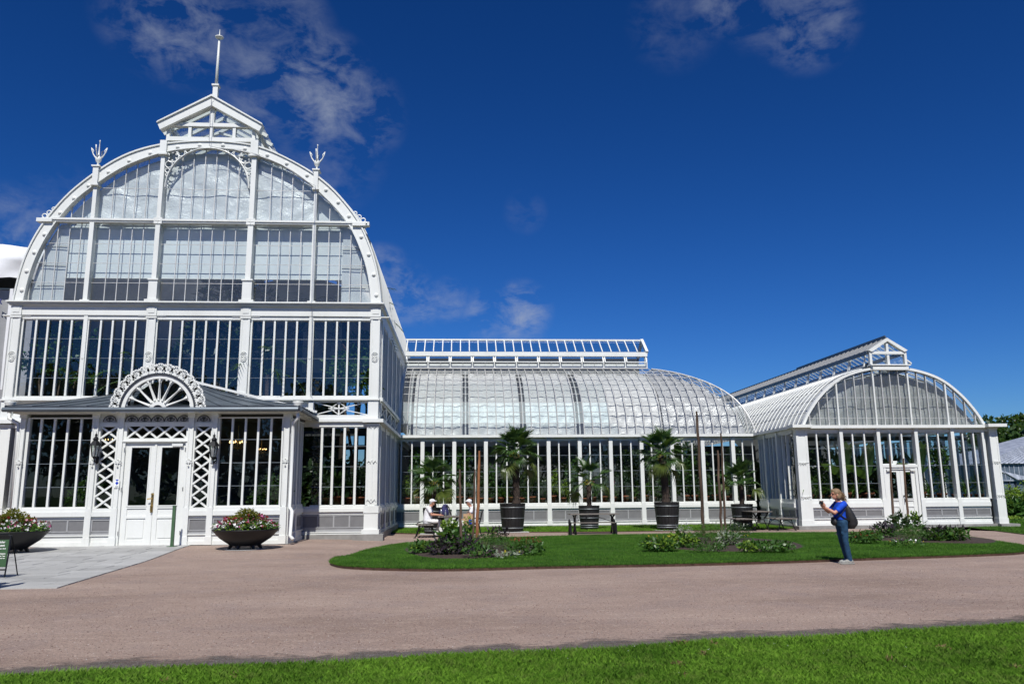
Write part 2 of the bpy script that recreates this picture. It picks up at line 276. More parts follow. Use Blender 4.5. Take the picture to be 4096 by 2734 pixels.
# ------------------------------------------------------------------ helpers
def props(o, label=None, cat=None, group=None, kind=None):
    if label: o['label'] = label
    if cat: o['category'] = cat
    if group: o['group'] = group
    if kind: o['kind'] = kind
    return o
def thing(name, label, cat, loc=(0, 0, 0), rz=0, group=None):
    o = D.objects.new(name, None); C.objects.link(o); o.location = loc; o.rotation_euler = (0, 0, rz); o.empty_display_size = .2
    return props(o, label, cat, group)
def base_of(p):
    """world offset of a parent built without rotation, to write child meshes in world coordinates"""
    v = Vector((0, 0, 0))
    while p is not None: v += Vector(p.location); p = p.parent
    return v
def link(name, me, mat, parent=None, loc=None):
    o = D.objects.new(name, me); C.objects.link(o)
    if mat is not None and len(me.materials) == 0: me.materials.append(M[mat] if isinstance(mat, str) else mat)
    if parent is not None: o.parent = parent
    if loc is not None: o.location = loc
    return o
class MB:
    def __init__(s): s.v = []; s.f = []
    def add(s, v, f):
        n = len(s.v); s.v += [tuple(p) for p in v]; s.f += [tuple(i + n for i in q) for q in f]; return s
    def box(s, x0, x1, y0, y1, z0, z1):
        return s.add([(x0, y0, z0), (x1, y0, z0), (x1, y1, z0), (x0, y1, z0), (x0, y0, z1), (x1, y0, z1), (x1, y1, z1), (x0, y1, z1)],
                     [(3, 2, 1, 0), (4, 5, 6, 7), (0, 1, 5, 4), (1, 2, 6, 5), (2, 3, 7, 6), (3, 0, 4, 7)])
    def bar(s, a, b, w, h=None, upv=(0, 0, 1)):
        a = Vector(a); b = Vector(b); d = (b - a).normalized(); u = Vector(upv)
        if abs(d.dot(u)) > .98: u = Vector((0, 1, 0))
        sx = d.cross(u).normalized() * w / 2; sz = sx.cross(d).normalized() * (h or w) / 2
        return s.add([a - sx - sz, a + sx - sz, a + sx + sz, a - sx + sz, b - sx - sz, b + sx - sz, b + sx + sz, b - sx + sz],
                     [(0, 1, 2, 3), (7, 6, 5, 4), (0, 4, 5, 1), (1, 5, 6, 2), (2, 6, 7, 3), (3, 7, 4, 0)])
    def tube(s, pts, r, n=8, caps=True):
        pts = [Vector(p) for p in pts]; k = len(pts); rs = r if isinstance(r, (list, tuple)) else [r] * k
        d0 = (pts[1] - pts[0]).normalized(); u = Vector((0, 0, 1)) if abs(d0.z) < .9 else Vector((1, 0, 0)); u = (u - d0 * u.dot(d0)).normalized(); v = []; f = []
        for i, p in enumerate(pts):
            d = (pts[min(i + 1, k - 1)] - pts[max(i - 1, 0)])
            if d.length < 1e-9: d = d0
            d = d.normalized(); u = (u - d * u.dot(d)); u = u.normalized() if u.length > 1e-6 else d.orthogonal().normalized(); w = d.cross(u)
            for j in range(n):
                a = 2 * pi * j / n; v.append(p + (u * cos(a) + w * sin(a)) * rs[i])
        for i in range(k - 1):
            for j in range(n):
                f.append((i * n + j, i * n + (j + 1) % n, (i + 1) * n + (j + 1) % n, (i + 1) * n + j))
        if caps: f.append(tuple(range(n - 1, -1, -1))); f.append(tuple((k - 1) * n + j for j in range(n)))
        return s.add(v, f)
    def lathe(s, prof, c=(0, 0, 0), n=16, sx=1, sy=1):
        v = []; f = []; k = len(prof)
        for (r, z) in prof:
            for j in range(n): a = 2 * pi * j / n; v.append((c[0] + r * cos(a) * sx, c[1] + r * sin(a) * sy, c[2] + z))
        for i in range(k - 1):
            for j in range(n): f.append((i * n + j, i * n + (j + 1) % n, (i + 1) * n + (j + 1) % n, (i + 1) * n + j))
        if prof[0][0] > 1e-6: f.append(tuple(range(n - 1, -1, -1)))
        if prof[-1][0] > 1e-6: f.append(tuple((k - 1) * n + j for j in range(n)))
        return s.add(v, f)
    def plate(s, outer, holes=(), d0=0, d1=.02, fn=None):
        """flat plate with holes in (a, z); fn maps (a, d, z) to a point"""
        fn = fn or (lambda a, d, z: (a, d, z)); loops = [outer] + list(holes)
        tris = tessellate_polygon([[Vector((a, z, 0)) for a, z in lp] for lp in loops]); flat = [p for lp in loops for p in lp]; n = len(flat)
        v = [fn(a, d0, z) for a, z in flat] + [fn(a, d1, z) for a, z in flat]; f = []
        for t in tris: f.append(tuple(t)); f.append(tuple(i + n for i in reversed(t)))
        k = 0
        for lp in loops:
            m = len(lp)
            for i in range(m): f.append((k + i, k + (i + 1) % m, n + k + (i + 1) % m, n + k + i))
            k += m
        return s.add(v, f)
    def strip(s, A, B):
        v = list(A) + list(B); n = len(A); return s.add(v, [(i, i + 1, n + i + 1, n + i) for i in range(n - 1)])
    def mesh(s, name, smooth=False, off=None):
        me = D.meshes.new(name); vv = s.v if off is None else [(x - off[0], y - off[1], z - off[2]) for x, y, z in s.v]
        me.from_pydata(vv, [], s.f); bm = bmesh.new(); bm.from_mesh(me); bmesh.ops.recalc_face_normals(bm, faces=bm.faces); bm.to_mesh(me); bm.free()
        if smooth: me.polygons.foreach_set('use_smooth', [True] * len(me.polygons))
        return me
    def build(s, name, mat, parent=None, smooth=False, world=True, kind=None, label=None):
        off = base_of(parent) if (world and parent is not None) else None
        o = link(name, s.mesh(name, smooth, off), mat, parent)
        return props(o, label, None, None, kind)
CUBE = {}
def cube_mesh(mat):
    if mat not in CUBE:
        me = MB().box(-.5, .5, -.5, .5, -.5, .5).mesh('unit_' + mat); me.materials.append(M[mat]); CUBE[mat] = me
    return CUBE[mat]
def pc(name, mat, parent, x0, x1, y0, y1, z0, z1):
    o = D.objects.new(name, cube_mesh(mat)); C.objects.link(o); b = base_of(parent)
    if parent is not None: o.parent = parent
    o.location = ((x0 + x1) / 2 - b.x, (y0 + y1) / 2 - b.y, (z0 + z1) / 2 - b.z); o.scale = (abs(x1 - x0), abs(y1 - y0), abs(z1 - z0)); return o
def np_mesh(name, verts, faces, mats, smooth=False, midx=None):
    me = D.meshes.new(name); nv = len(verts); nf = len(faces); k = faces.shape[1]
    me.vertices.add(nv); me.vertices.foreach_set('co', np.asarray(verts, dtype=np.float32).ravel())
    me.loops.add(nf * k); me.loops.foreach_set('vertex_index', faces.astype(np.int32).ravel())
    me.polygons.add(nf); me.polygons.foreach_set('loop_start', np.arange(nf, dtype=np.int32) * k); me.polygons.foreach_set('loop_total', np.full(nf, k, dtype=np.int32))
    for m in mats: me.materials.append(M[m])
    if midx is not None: me.polygons.foreach_set('material_index', midx.astype(np.int32))
    me.update(calc_edges=True)
    if smooth: me.polygons.foreach_set('use_smooth', [True] * nf)
    return me
def copy_tree(o, parent=None, loc=None, rz=None, **kw):
    c = o.copy(); C.objects.link(c)
    if parent is not None: c.parent = parent
    if loc is not None: c.location = loc
    if rz is not None: c.rotation_euler = (c.rotation_euler[0], c.rotation_euler[1], rz)
    for k, v in kw.items(): c[k] = v
    for ch in list(o.children): copy_tree(ch, c)
    return c
# leaf clouds: n leaves as folded quads round centres
def leaf_cloud(cent, rad, n, size, aspect=.5, flat=.25, shell=.0, down=0.0, seed=None):
    r = np.random.default_rng(seed if seed is not None else int(rng.integers(1e9)))
    cent = np.atleast_2d(np.array(cent, float)); rad = np.atleast_2d(np.array(rad, float)); k = len(cent)
    vol = np.prod(rad, axis=1) ** (2 / 3); pk = r.choice(k, n, p=vol / vol.sum())
    d = r.normal(size=(n, 3)); d /= np.linalg.norm(d, axis=1)[:, None]; q = (shell + (1 - shell) * r.random(n)) ** (1 / 2.2)
    p = cent[pk] + d * rad[pk] * q[:, None]
    a = r.normal(size=(n, 3)); a += d * .8; a[:, 2] = a[:, 2] * (1 - flat) - down; a /= np.linalg.norm(a, axis=1)[:, None]
    b = np.cross(a, r.normal(size=(n, 3)) + np.array([0, 0, .6])); b /= np.linalg.norm(b, axis=1)[:, None] + 1e-9
    s = size * (.6 + .8 * r.random(n)); a *= s[:, None]; b *= (s * aspect * .5)[:, None]; nn = np.cross(a, b); nn /= np.linalg.norm(nn, axis=1)[:, None] + 1e-9; nn *= (s * .08)[:, None]
    v = np.stack([p, p + a * .45 + b + nn, p + a, p + a * .45 - b + nn], 1).reshape(-1, 3); f = np.arange(4 * n).reshape(n, 4); return v, f
def multi(parts):
    vs = []; fs = []; mi = []; o = 0
    for (v, f), m in parts: vs.append(v); fs.append(f + o); o += len(v); mi.append(np.full(len(f), m))
    return np.concatenate(vs), np.concatenate(fs), np.concatenate(mi)
# ------------------------------------------------------------------ ground
def sst(x): x = min(1, max(0, x)); return x * x * (3 - 2 * x)
def gh(x, y): return .08 * sst((y - 20) / 5) * sst((-2 - x) / 3)
def gh_np(x, y):
    a = np.clip((y - 20) / 5, 0, 1); b = np.clip((-2 - x) / 3, 0, 1); return .08 * a * a * (3 - 2 * a) * b * b * (3 - 2 * b)
g = MB().box(-500, 500, -300, 900, -1.0, -.03); o = g.build('ground', 'turf2'); props(o, 'wide green ground around the park', None, None, 'structure')
xs = np.linspace(-34, 40, 149); ys = np.linspace(2, 62, 121); gx, gy = np.meshgrid(xs, ys)
gz = gh_np(gx, gy); v = np.stack([gx, gy, gz], -1).reshape(-1, 3); nx = len(xs); ii, jj = np.meshgrid(np.arange(nx - 1), np.arange(len(ys) - 1))
q = (jj * nx + ii).ravel(); fcs = np.stack([q, q + 1, q + nx + 1, q + nx], 1)
o = link('gravel_path', np_mesh('gravel_path', v, fcs, ['gravel']), None); props(o, 'pink gravel path in front of the greenhouses', None, None, 'structure')

def smooth_poly(pts, n=6, closed=True):
    P = [Vector((p[0], p[1])) for p in pts]; out_ = []; k = len(P)
    for i in range(k if closed else k - 1):
        p0 = P[(i - 1) % k] if closed or i > 0 else P[i]; p1 = P[i]; p2 = P[(i + 1) % k]; p3 = P[(i + 2) % k] if closed or i + 2 < k else P[i + 1]
        for j in range(n):
            t = j / n; out_.append(.5 * ((2 * p1) + (p2 - p0) * t + (2 * p0 - 5 * p1 + 4 * p2 - p3) * t * t + (3 * p1 - p0 - 3 * p2 + p3) * t ** 3))
    if not closed: out_.append(P[-1])
    return [(p.x, p.y) for p in out_]
def region(name, pts, z, thick, mat, label, edgemat=None):
    mb = MB(); tris = tessellate_polygon([[Vector((x, y, 0)) for x, y in pts]]); n = len(pts)
    inner = [(x, y, z + gh(x, y)) for x, y in pts]; low = [(x, y, z + gh(x, y) - thick) for x, y in pts]
    mb.add(inner + low, [tuple(t) for t in tris] + [(i, (i + 1) % n, n + (i + 1) % n, n + i) for i in range(n)])
    o = mb.build(name, mat); props(o, label, None, None, 'structure')
    if edgemat:
        o.data.materials.append(M[edgemat])
        for p in o.data.polygons:
            if abs(p.normal.z) < .5: p.material_index = 1
    return o
def inside(px, py, poly):
    poly = np.array(poly); x1, y1 = poly[:, 0], poly[:, 1]; x2, y2 = np.roll(x1, -1), np.roll(y1, -1); c = np.zeros(len(px), bool)
    for a, b, c_, d in zip(x1, y1, x2, y2):
        if b == d: continue
        m = ((b > py) != (d > py)) & (px < (c_ - a) * (py - b) / (d - b) + a); c ^= m
    return c
def blades(name, poly, n, h, w, mat, z, label, hole=None, ybias=None, xr=None, yr=None, tri=2):
    P = np.array(poly); x0, x1 = xr or (P[:, 0].min(), P[:, 0].max()); y0, y1 = yr or (P[:, 1].min(), P[:, 1].max())
    m = int(n * 2.5); x = x0 + (x1 - x0) * rng.random(m); u = rng.random(m)
    if ybias: y = 1 / (1 / y0 + (1 / y1 - 1 / y0) * u)   # more blades near the camera
    else: y = y0 + (y1 - y0) * u
    k = inside(x, y, poly)
    for hp in (hole or []): k &= ~inside(x, y, hp)
    x = x[k][:n]; y = y[k][:n]; n = len(x)
    patch = .75 + .5 * (np.sin(x * 1.7 + np.sin(y * 2.1) * 2) * np.sin(y * 1.3 + x * .6) * .5 + .5)
    hh = h * (.55 + .9 * rng.random(n)) * patch; a = rng.random(n) * 2 * pi; la = rng.random(n) * 2 * pi; ln = hh * (.15 + .7 * rng.random(n))
    zb = z + gh_np(x, y) - .004; ww = w * (.6 + .8 * rng.random(n)); dx, dy = np.cos(a) * ww / 2, np.sin(a) * ww / 2; lx, ly = np.cos(la) * ln, np.sin(la) * ln
    p0 = np.stack([x - dx, y - dy, zb], 1); p1 = np.stack([x + dx, y + dy, zb], 1); p2 = np.stack([x + dx * .7 + lx * .35, y + dy * .7 + ly * .35, zb + hh * .6], 1)
    p3 = np.stack([x + lx, y + ly, zb + hh * (.9)], 1)
    if tri == 2: V = np.stack([p0, p1, p2, p3], 1).reshape(-1, 3); f = np.arange(4 * n).reshape(n, 4)
    else: V = np.stack([p0, p1, p3], 1).reshape(-1, 3); f = np.arange(3 * n).reshape(n, 3)
    o = link(name, np_mesh(name, V, f, [mat]), None); return props(o, label, 'grass', None, 'stuff')
# foreground lawn
fg = [gnd(x, y) for x, y in [(-700, 2745), (0, 2714), (349, 2692), (872, 2679), (1308, 2662), (1744, 2636), (2048, 2624), (2484, 2601), (2920, 2566), (3356, 2553), (3792, 2522), (4096, 2505), (4900, 2445)]]
fgp = fg + [(14, -3), (-12, -3)]
region('near_lawn', fgp, .012, .05, 'turf', 'near lawn below the gravel path')
blades('near_grass', fgp, 240000, .052, .005, 'blade2', .012, 'bright green grass at the bottom of the picture', None, True, (-6.5, 8), (5.8, 12))
def clods(name, n, mat, lab, x0, x1, y0, y1, s0, s1, poly, per=60, lsz=.035):
    r = np.random.default_rng(4); x = x0 + (x1 - x0) * r.random(n * 6); y = y0 + (y1 - y0) * r.random(n * 6); k = inside(x, y, poly); x = x[k][:n]; y = y[k][:n]; n = len(x); c = np.stack([x, y, np.full(n, .035)], 1); s = s0 + (s1 - s0) * r.random(n); v, f = leaf_cloud(c, np.stack([s, s, s * .4], 1), n * per, lsz, .3, .2, 0, 0, 3); o = link(name, np_mesh(name, v, f, [mat]), None); props(o, lab, 'grass', None, 'stuff')
M['straw'] = leaf_mat('dry_straw', (.12, .08, .035), (.26, .2, .10), .1, .01, 30)
clods('dry_grass', 26, 'straw', 'small brown tufts of dead grass in the near lawn', -5, 9, 7, 11, .02, .06, fgp)
clods('clover_flowers', 60, 'fl_white', 'tiny white clover heads in the near lawn', -5, 9, 7, 11, .003, .006, fgp, 9, .011)
# gritty dark wash along the near lawn edge
band = [(x, y) for x, y in fg] + [(x + .0, y + .55 + .12 * sin(x * 2.1) + .07 * sin(x * 5.3)) for x, y in reversed(fg)]
band = smooth_poly(band, 5)
def wash_mat():
    m, t, o = nodes('dark_damp_grit'); p = t.nodes.new('ShaderNodeBsdfPrincipled'); pos = t.nodes.new('ShaderNodeNewGeometry').outputs['Position']
    f = noise(t, 85, 3, .75, pos); b = noise(t, 1.6, 6, .7, pos)
    c = ramp(t, f, [(.35, (.055, .043, .035)), (.55, (.10, .082, .07)), (.72, (.42, .41, .39))]); t.links.new(c, p.inputs['Base Color']); p.inputs['Roughness'].default_value = .8
    tr = t.nodes.new('ShaderNodeBsdfTransparent'); mx = t.nodes.new('ShaderNodeMixShader'); 
    uv = t.nodes.new('ShaderNodeAttribute'); uv.attribute_name = 'across'; b2 = noise(t, 7, 6, .7, pos, (.5, 1.5, 1))
    fa = tmath(t, 'SUBTRACT', tmath(t, 'ADD', tmath(t, 'MULTIPLY', b, 1.1), tmath(t, 'MULTIPLY', b2, .9)), tmath(t, 'MULTIPLY', uv.outputs['Fac'], .8)); t.links.new(ramp(t, fa, [(.3, (0, 0, 0)), (.62, (.9, .9, .9))]), mx.inputs[0])
    t.links.new(tr.outputs[0], mx.inputs[1]); t.links.new(p.outputs[0], mx.inputs[2]); t.links.new(bump(t, f, .7, .01), p.inputs['Normal']); t.links.new(mx.outputs[0], o.inputs[0]); return m
M['wash'] = wash_mat()
vb = [(x, y, .004) for x, y in fg]
def washrow(off): return [(x, y + off * (1 + .25 * sin(x * 1.9) + .15 * sin(x * 4.7 + 1)), .005) for x, y in fg]
fgd = smooth_poly([(x, y) for x, y in fg], 8, False)
mbw = MB(); A = [(x, y - .1, .006) for x, y in fgd]; B = [(x, y + .75, .006) for x, y in fgd]; mbw.strip(A, B)
wo_ = mbw.build('damp_grit_strip', 'wash'); ny0 = len(fgd); at_ = wo_.data.attributes.new('across', 'FLOAT', 'POINT'); at_.data.foreach_set('value', [0.0] * ny0 + [1.0] * ny0)
props(wo_, 'dark damp grit along the near lawn edge', None, None, 'structure')
# loose pebbles near the camera
def pebbles(n, x0, x1, y0, y1, smin, smax, name, mat, lab, poly=None):
    x = x0 + (x1 - x0) * rng.random(n * 2); y = 1 / (1 / y0 + (1 / y1 - 1 / y0) * rng.random(n * 2))
    k = ~inside(x, y, fgp)
    if poly is not None: k &= inside(x, y, poly)
    x = x[k][:n]; y = y[k][:n]; n = len(x)
    s = smin + (smax - smin) * rng.random(n) ** 3; base = np.array([(1, 0, 0), (0, 1, 0), (-1, 0, 0), (0, -1, 0), (0, 0, .8), (0, 0, -.5)], float)
    a = rng.random(n) * pi; ca, sa = np.cos(a), np.sin(a); st = .6 + .6 * rng.random(n)
    b = base[None] * s[:, None, None]; bx = b[..., 0] * st[:, None]; by = b[..., 1]; X = bx * ca[:, None] - by * sa[:, None] + x[:, None]; Y = bx * sa[:, None] + by * ca[:, None] + y[:, None]; Z = b[..., 2] + gh_np(x, y)[:, None] + s[:, None] * .3
    V = np.stack([X, Y, Z], -1).reshape(-1, 3); fb = np.array([(0, 1, 4), (1, 2, 4), (2, 3, 4), (3, 0, 4), (1, 0, 5), (2, 1, 5), (3, 2, 5), (0, 3, 5)]); f = (fb[None] + 6 * np.arange(n)[:, None, None]).reshape(-1, 3)
    o = link(name, np_mesh(name, V, f, [mat]), None); props(o, lab, 'gravel', None, 'stuff')
M['peb1'] = principled('reddish_pebble', (.22, .14, .115), .8, 0, 40, .5); M['peb2'] = principled('pale_pebble', (.5, .47, .45), .7, 0, 40, .3)
pebbles(22000, -7, 11, 8, 19, .002, .010, 'gravel', 'peb1', 'loose reddish gravel scattered over the path')
pebbles(2600, -7, 11, 8, 20, .002, .008, 'gravel', 'peb2', 'loose pale grit scattered over the path')

# lawn island
isl_px = [(1320, 2254), (1345, 2235), (1400, 2214), (1480, 2190), (1600, 2168), (1736, 2159), (2008, 2145), (2213, 2138.5), (2500, 2133), (2900, 2127), (3300, 2124), (3560, 2122), (3700, 2123), (3850, 2139), (4000, 2160), (4096, 2176), (4500, 2235), (4500, 2170 + 25), (4300, 2205), (4096, 2214), (3857, 2227), (3500, 2239), (3200, 2250), (2800, 2262), (2400, 2270), (2145, 2275), (1900, 2282), (1700, 2284), (1500, 2280), (1380, 2273), (1335, 2264)]
isl_px = [p for p in isl_px if p not in ((4500, 2235), (4500, 2195), (4300, 2205))]
isl_px.insert(16, (4420, 2225)); isl_px.insert(17, (4400, 2200)) if False else None
isl = smooth_poly([gnd(x, y, .085 if k_ < 16 and k_ > 1 else 0) for k_, (x, y) in enumerate([q_ for q_ in isl_px if q_[0] < 4300])], 4)
def ell(cx, cy, rx, ry, n=40, wob=.08, ph=0): return [(cx + rx * cos(a) * (1 + wob * sin(3 * a + ph)), cy + ry * sin(a) * (1 + wob * sin(2 * a + ph))) for a in [2 * pi * i / n for i in range(n)]]
def bed_from_px(x0, x1, y0, y1, ph):
    cx = (x0 + x1) / 2; a = gnd(cx, y0); b = gnd(cx, y1); cy = (a[1] + b[1]) / 2; l = (x0 - 1830) / F * cy * 1.0; X0, X1 = XA(x0, (y0 + y1) / 2, cy), XA(x1, (y0 + y1) / 2, cy)
    return ((X0 + X1) / 2, cy, (X1 - X0) / 2, (a[1] - b[1]) / 2)
beds = [bed_from_px(1612, 2152, 2172, 2243, 0), bed_from_px(2575, 3166, 2153, 2219, 1), bed_from_px(3405, 3862, 2131, 2186, 2)]
bedp = [ell(*b, 40, .06, i * 1.3) for i, b in enumerate(beds)]
region('lawn', isl, .055, .08, 'turf', 'curved lawn island with three planted beds', 'edge')
blades('lawn_grass', isl, 210000, .034, .010, 'blade', .055, 'short green grass of the lawn island', bedp, False, None, None, 1)
# grass lip along the border of the island
def fringe(name, poly, per_m, h, z, mat, label, out=.0):
    P = np.array(poly); Q = np.roll(P, -1, 0); Ls = np.linalg.norm(Q - P, axis=1); n = int(Ls.sum() * per_m); k = rng.choice(len(P), n, p=Ls / Ls.sum()); t = rng.random(n)[:, None]
    p = P[k] * (1 - t) + Q[k] * t; d = (Q[k] - P[k]) / (Ls[k][:, None] + 1e-9); nrm_ = np.stack([d[:, 1], -d[:, 0]], 1); area = np.sum(P[:, 0] * Q[:, 1] - Q[:, 0] * P[:, 1])
    if area < 0: nrm_ = -nrm_
    p = p - nrm_ * (rng.random(n)[:, None] * .06 - .01); a = rng.random(n) * 2 * pi; hh = h * (.5 + rng.random(n)); w = .011; dx, dy = np.cos(a) * w / 2, np.sin(a) * w / 2; ln = nrm_ * (hh * (.2 + .9 * rng.random(n)))[:, None]
    zb = z + gh_np(p[:, 0], p[:, 1]); V = np.stack([np.stack([p[:, 0] - dx, p[:, 1] - dy, zb], 1), np.stack([p[:, 0] + dx, p[:, 1] + dy, zb], 1), np.stack([p[:, 0] + ln[:, 0], p[:, 1] + ln[:, 1], zb + hh * (.9 - 1.0 * rng.random(n))], 1)], 1).reshape(-1, 3)
    o = link(name, np_mesh(name, V, np.arange(3 * n).reshape(n, 3), [mat]), None); return props(o, label, 'grass', None, 'stuff')
fringe('lawn_edge_grass', isl, 420, .05, .05, 'blade', 'longer grass hanging over the lawn island edge')
fringe('near_edge_grass', [(x, y) for x, y in fgp], 900, .06, .01, 'blade2', 'longer grass hanging over the near lawn edge')
for i, (b, p) in enumerate(zip(beds, bedp)):
    mb = MB(); n = len(p); rings = [(1.0, .03), (.93, .085), (.75, .10), (.5, .115), (.25, .125), (.02, .13)]; v = []; f = []
    for (s, z) in rings:
        for (x, y) in p: v.append((b[0] + (x - b[0]) * s, b[1] + (y - b[1]) * s, z + (rng.random() - .5) * .035 * (s < .99)))
    for a in range(len(rings) - 1):
        for j in range(n): f.append((a * n + j, a * n + (j + 1) % n, (a + 1) * n + (j + 1) % n, (a + 1) * n + j))
    mb.add(v, f); props(mb.build('flower_bed', 'soil', None, True), ['dark soil bed with three stakes at the left of the lawn', 'dark soil bed with three dark stakes in the middle of the lawn', 'dark soil bed with two stakes behind the standing woman'][i], None, None, 'structure')
# grass strips by the long wing and the right wing
strip = [gnd(1500, 2133), gnd(1700, 2136), gnd(2008, 2129), gnd(2400, 2127.5), (9.5, gnd(2400, 2127.5)[1] + .1), gnd(3187, 2114), (13.75, 36.5), (-2.9, 36.5)]
region('back_lawn', strip, .03, .05, 'turf', 'grass strip along the foot of the long glass wing', 'edge')
blades('back_grass', strip, 70000, .07, .016, 'blade2', .03, 'taller grass along the foot of the long wing', None, False, None, None, 1)
st2 = [gnd(3740, 2090), gnd(3850, 2107), gnd(3980, 2123), gnd(4200, 2150), (30, 28.5), (30, 32.1), (18, 32.1)]
region('side_lawn', st2, .025, .05, 'turf2', 'dry grass strip below the right wing corner', 'edge')
blades('side_grass', st2, 30000, .05, .014, 'blade', .025, 'short dry grass below the right wing corner', None, False, None, None, 1)
st3 = [(22.2, 32.2), (60, 32.2), (60, 80), (22.2, 80)]
region('garden_ground', st3, .02, .05, 'turf', 'green garden ground to the right of the wings')
blades('garden_grass', [(22.2, 32.2), (34, 32.2), (34, 50), (22.2, 50)], 30000, .12, .03, 'blade', .02, 'rough green growth in the garden at right', None, False, None, None, 1)

# paving
pav = thing('entrance_paving', 'pale grey stone slab paving leading to the porch door', 'paving'); pav['kind'] = 'structure'; del pav['category']
def pr(y): return -7.05 - (y - 15.1) * .105
y = 14.95; row = 0
while y < 25.2:
    dy = .55 + .08 * ((row * 7) % 3 - 1) * .5; y2 = min(y + dy, 25.33); x = -12.6 - .35 * ((row * 5) % 3)
    while x < pr(y):
        w = .75 + .3 * rng.random(); xe = x + w; r1, r2 = pr(y), pr(y2)
        if xe > r2 - .3: xe = 99
        xa, xb, xc = max(x, -12.5), min(xe, r1), min(xe, r2); gp = .012
        if xb - xa > .12 and xc - xa > .1:
            z = .016 + .006 * rng.random(); zz = [z + gh(a, b) for a, b in ((xa, y), (xb, y), (xc, y2), (xa, y2))]
            P = [(xa + gp, y + gp), (xb - gp, y + gp), (xc - gp, y2 - gp), (xa + gp, y2 - gp)]
            MB().add([(P[k][0], P[k][1], zz[k]) for k in range(4)] + [(P[k][0], P[k][1], zz[k] - .06) for k in range(4)], [(0, 1, 2, 3), (4, 7, 6, 5), (0, 4, 5, 1), (1, 5, 6, 2), (2, 6, 7, 3), (3, 7, 4, 0)]).build('slab', 'slab', pav)
        if xe > 90: break
        x = xe
    y = y2; row += 1
mb = MB(); mb.add([(-12.5, 14.97, .008), (pr(14.97) - .03, 14.97, .008), (pr(20) - .03, 20, .008), (-12.5, 20, .008)], [(0, 1, 2, 3)]); mb.add([(-12.5, 20, .008), (pr(20) - .03, 20, .008), (pr(25.3) - .03, 25.3, .087), (-12.5, 25.3, .087)], [(0, 1, 2, 3)])
mb.build('joint_bed', 'soil', pav)

# ------------------------------------------------------------------ wall building kit (a: along wall, b: depth outwards->inwards, z)
class Wall:
    """axis 'x': wall along X at Y=b0, outside is -Y. axis 'y': wall along Y at X=b0, outside is side*X"""
    def __init__(s, axis, b0, side=1): s.axis = axis; s.b0 = b0; s.side = side
    def pc(s, name, mat, par, a0, a1, d0, d1, z0, z1):
        if s.axis == 'x': return pc(name, mat, par, a0, a1, s.b0 + d0, s.b0 + d1, z0, z1)
        return pc(name, mat, par, min(s.b0 - s.side * d0, s.b0 - s.side * d1), max(s.b0 - s.side * d0, s.b0 - s.side * d1), a0, a1, z0, z1)
    def box(s, mb, a0, a1, d0, d1, z0, z1):
        if s.axis == 'x': return mb.box(a0, a1, s.b0 + d0, s.b0 + d1, z0, z1)
        return mb.box(min(s.b0 - s.side * d0, s.b0 - s.side * d1), max(s.b0 - s.side * d0, s.b0 - s.side * d1), a0, a1, z0, z1)
def glazed_bay(w, par, a0, a1, z0, z1, mulls, joints, mw=.07, glass='glass', frame=.035, proud=-.03, panes=True, arch=None, mat='white', jm='joint', recess=.07, inner=.09):
    """frame + vertical mullions + thin joints + single panes; arch(a) -> top z limit"""
    ed = [a0] + list(mulls) + [a1]; zz = [z0] + list(joints) + [z1]
    if not arch:
        w.pc('window_frame', mat, par, a0, a1, -.01, .10, z1 - frame, z1); w.pc('window_frame', mat, par, a0, a1, -.02, .10, z0, z0 + frame * 1.3)
    for m in mulls:
        t = z1 - frame if not arch else min(z1, arch(m))
        if t > z0 + .05: w.pc('mullion', mat, par, m - mw / 2, m + mw / 2, proud, inner, z0 + (frame * 1.3 if not arch else 0) + .001, t - .001)
    for j in joints:
        if not arch: w.pc('glazing_bar', jm, par, a0, a1, recess - .012, recess + .008, j - .006, j + .006)
        else:
            s = [a for a in np.linspace(a0, a1, 60) if arch(a) > j]
            if s: w.pc('glazing_bar', jm, par, min(s), max(s), recess - .012, recess + .012, j - .008, j + .008)
    for i in range(len(ed) - 1):
        for k in range(len(zz) - 1):
            p, q_ = ed[i] + mw * .3, ed[i + 1] - mw * .3; lo, hi = zz[k] + .008, zz[k + 1] - .008
            if not arch: w.pc('pane', glass, par, p, q_, recess, recess + .006, lo, hi)
            else:
                ta, tb = min(hi, arch(p)), min(hi, arch(q_))
                if max(ta, tb) <= lo + .03: continue
                ta, tb = max(ta, lo + .005), max(tb, lo + .005)
                MB().add([(p, w.b0 + recess, lo), (q_, w.b0 + recess, lo), (q_, w.b0 + recess, tb), (p, w.b0 + recess, ta)] + [(p, w.b0 + recess + .006, lo), (q_, w.b0 + recess + .006, lo), (q_, w.b0 + recess + .006, tb), (p, w.b0 + recess + .006, ta)],
                         [(0, 1, 2, 3), (7, 6, 5, 4), (0, 4, 5, 1), (1, 5, 6, 2), (2, 6, 7, 3), (3, 7, 4, 0)]).build('pane', glass, par)
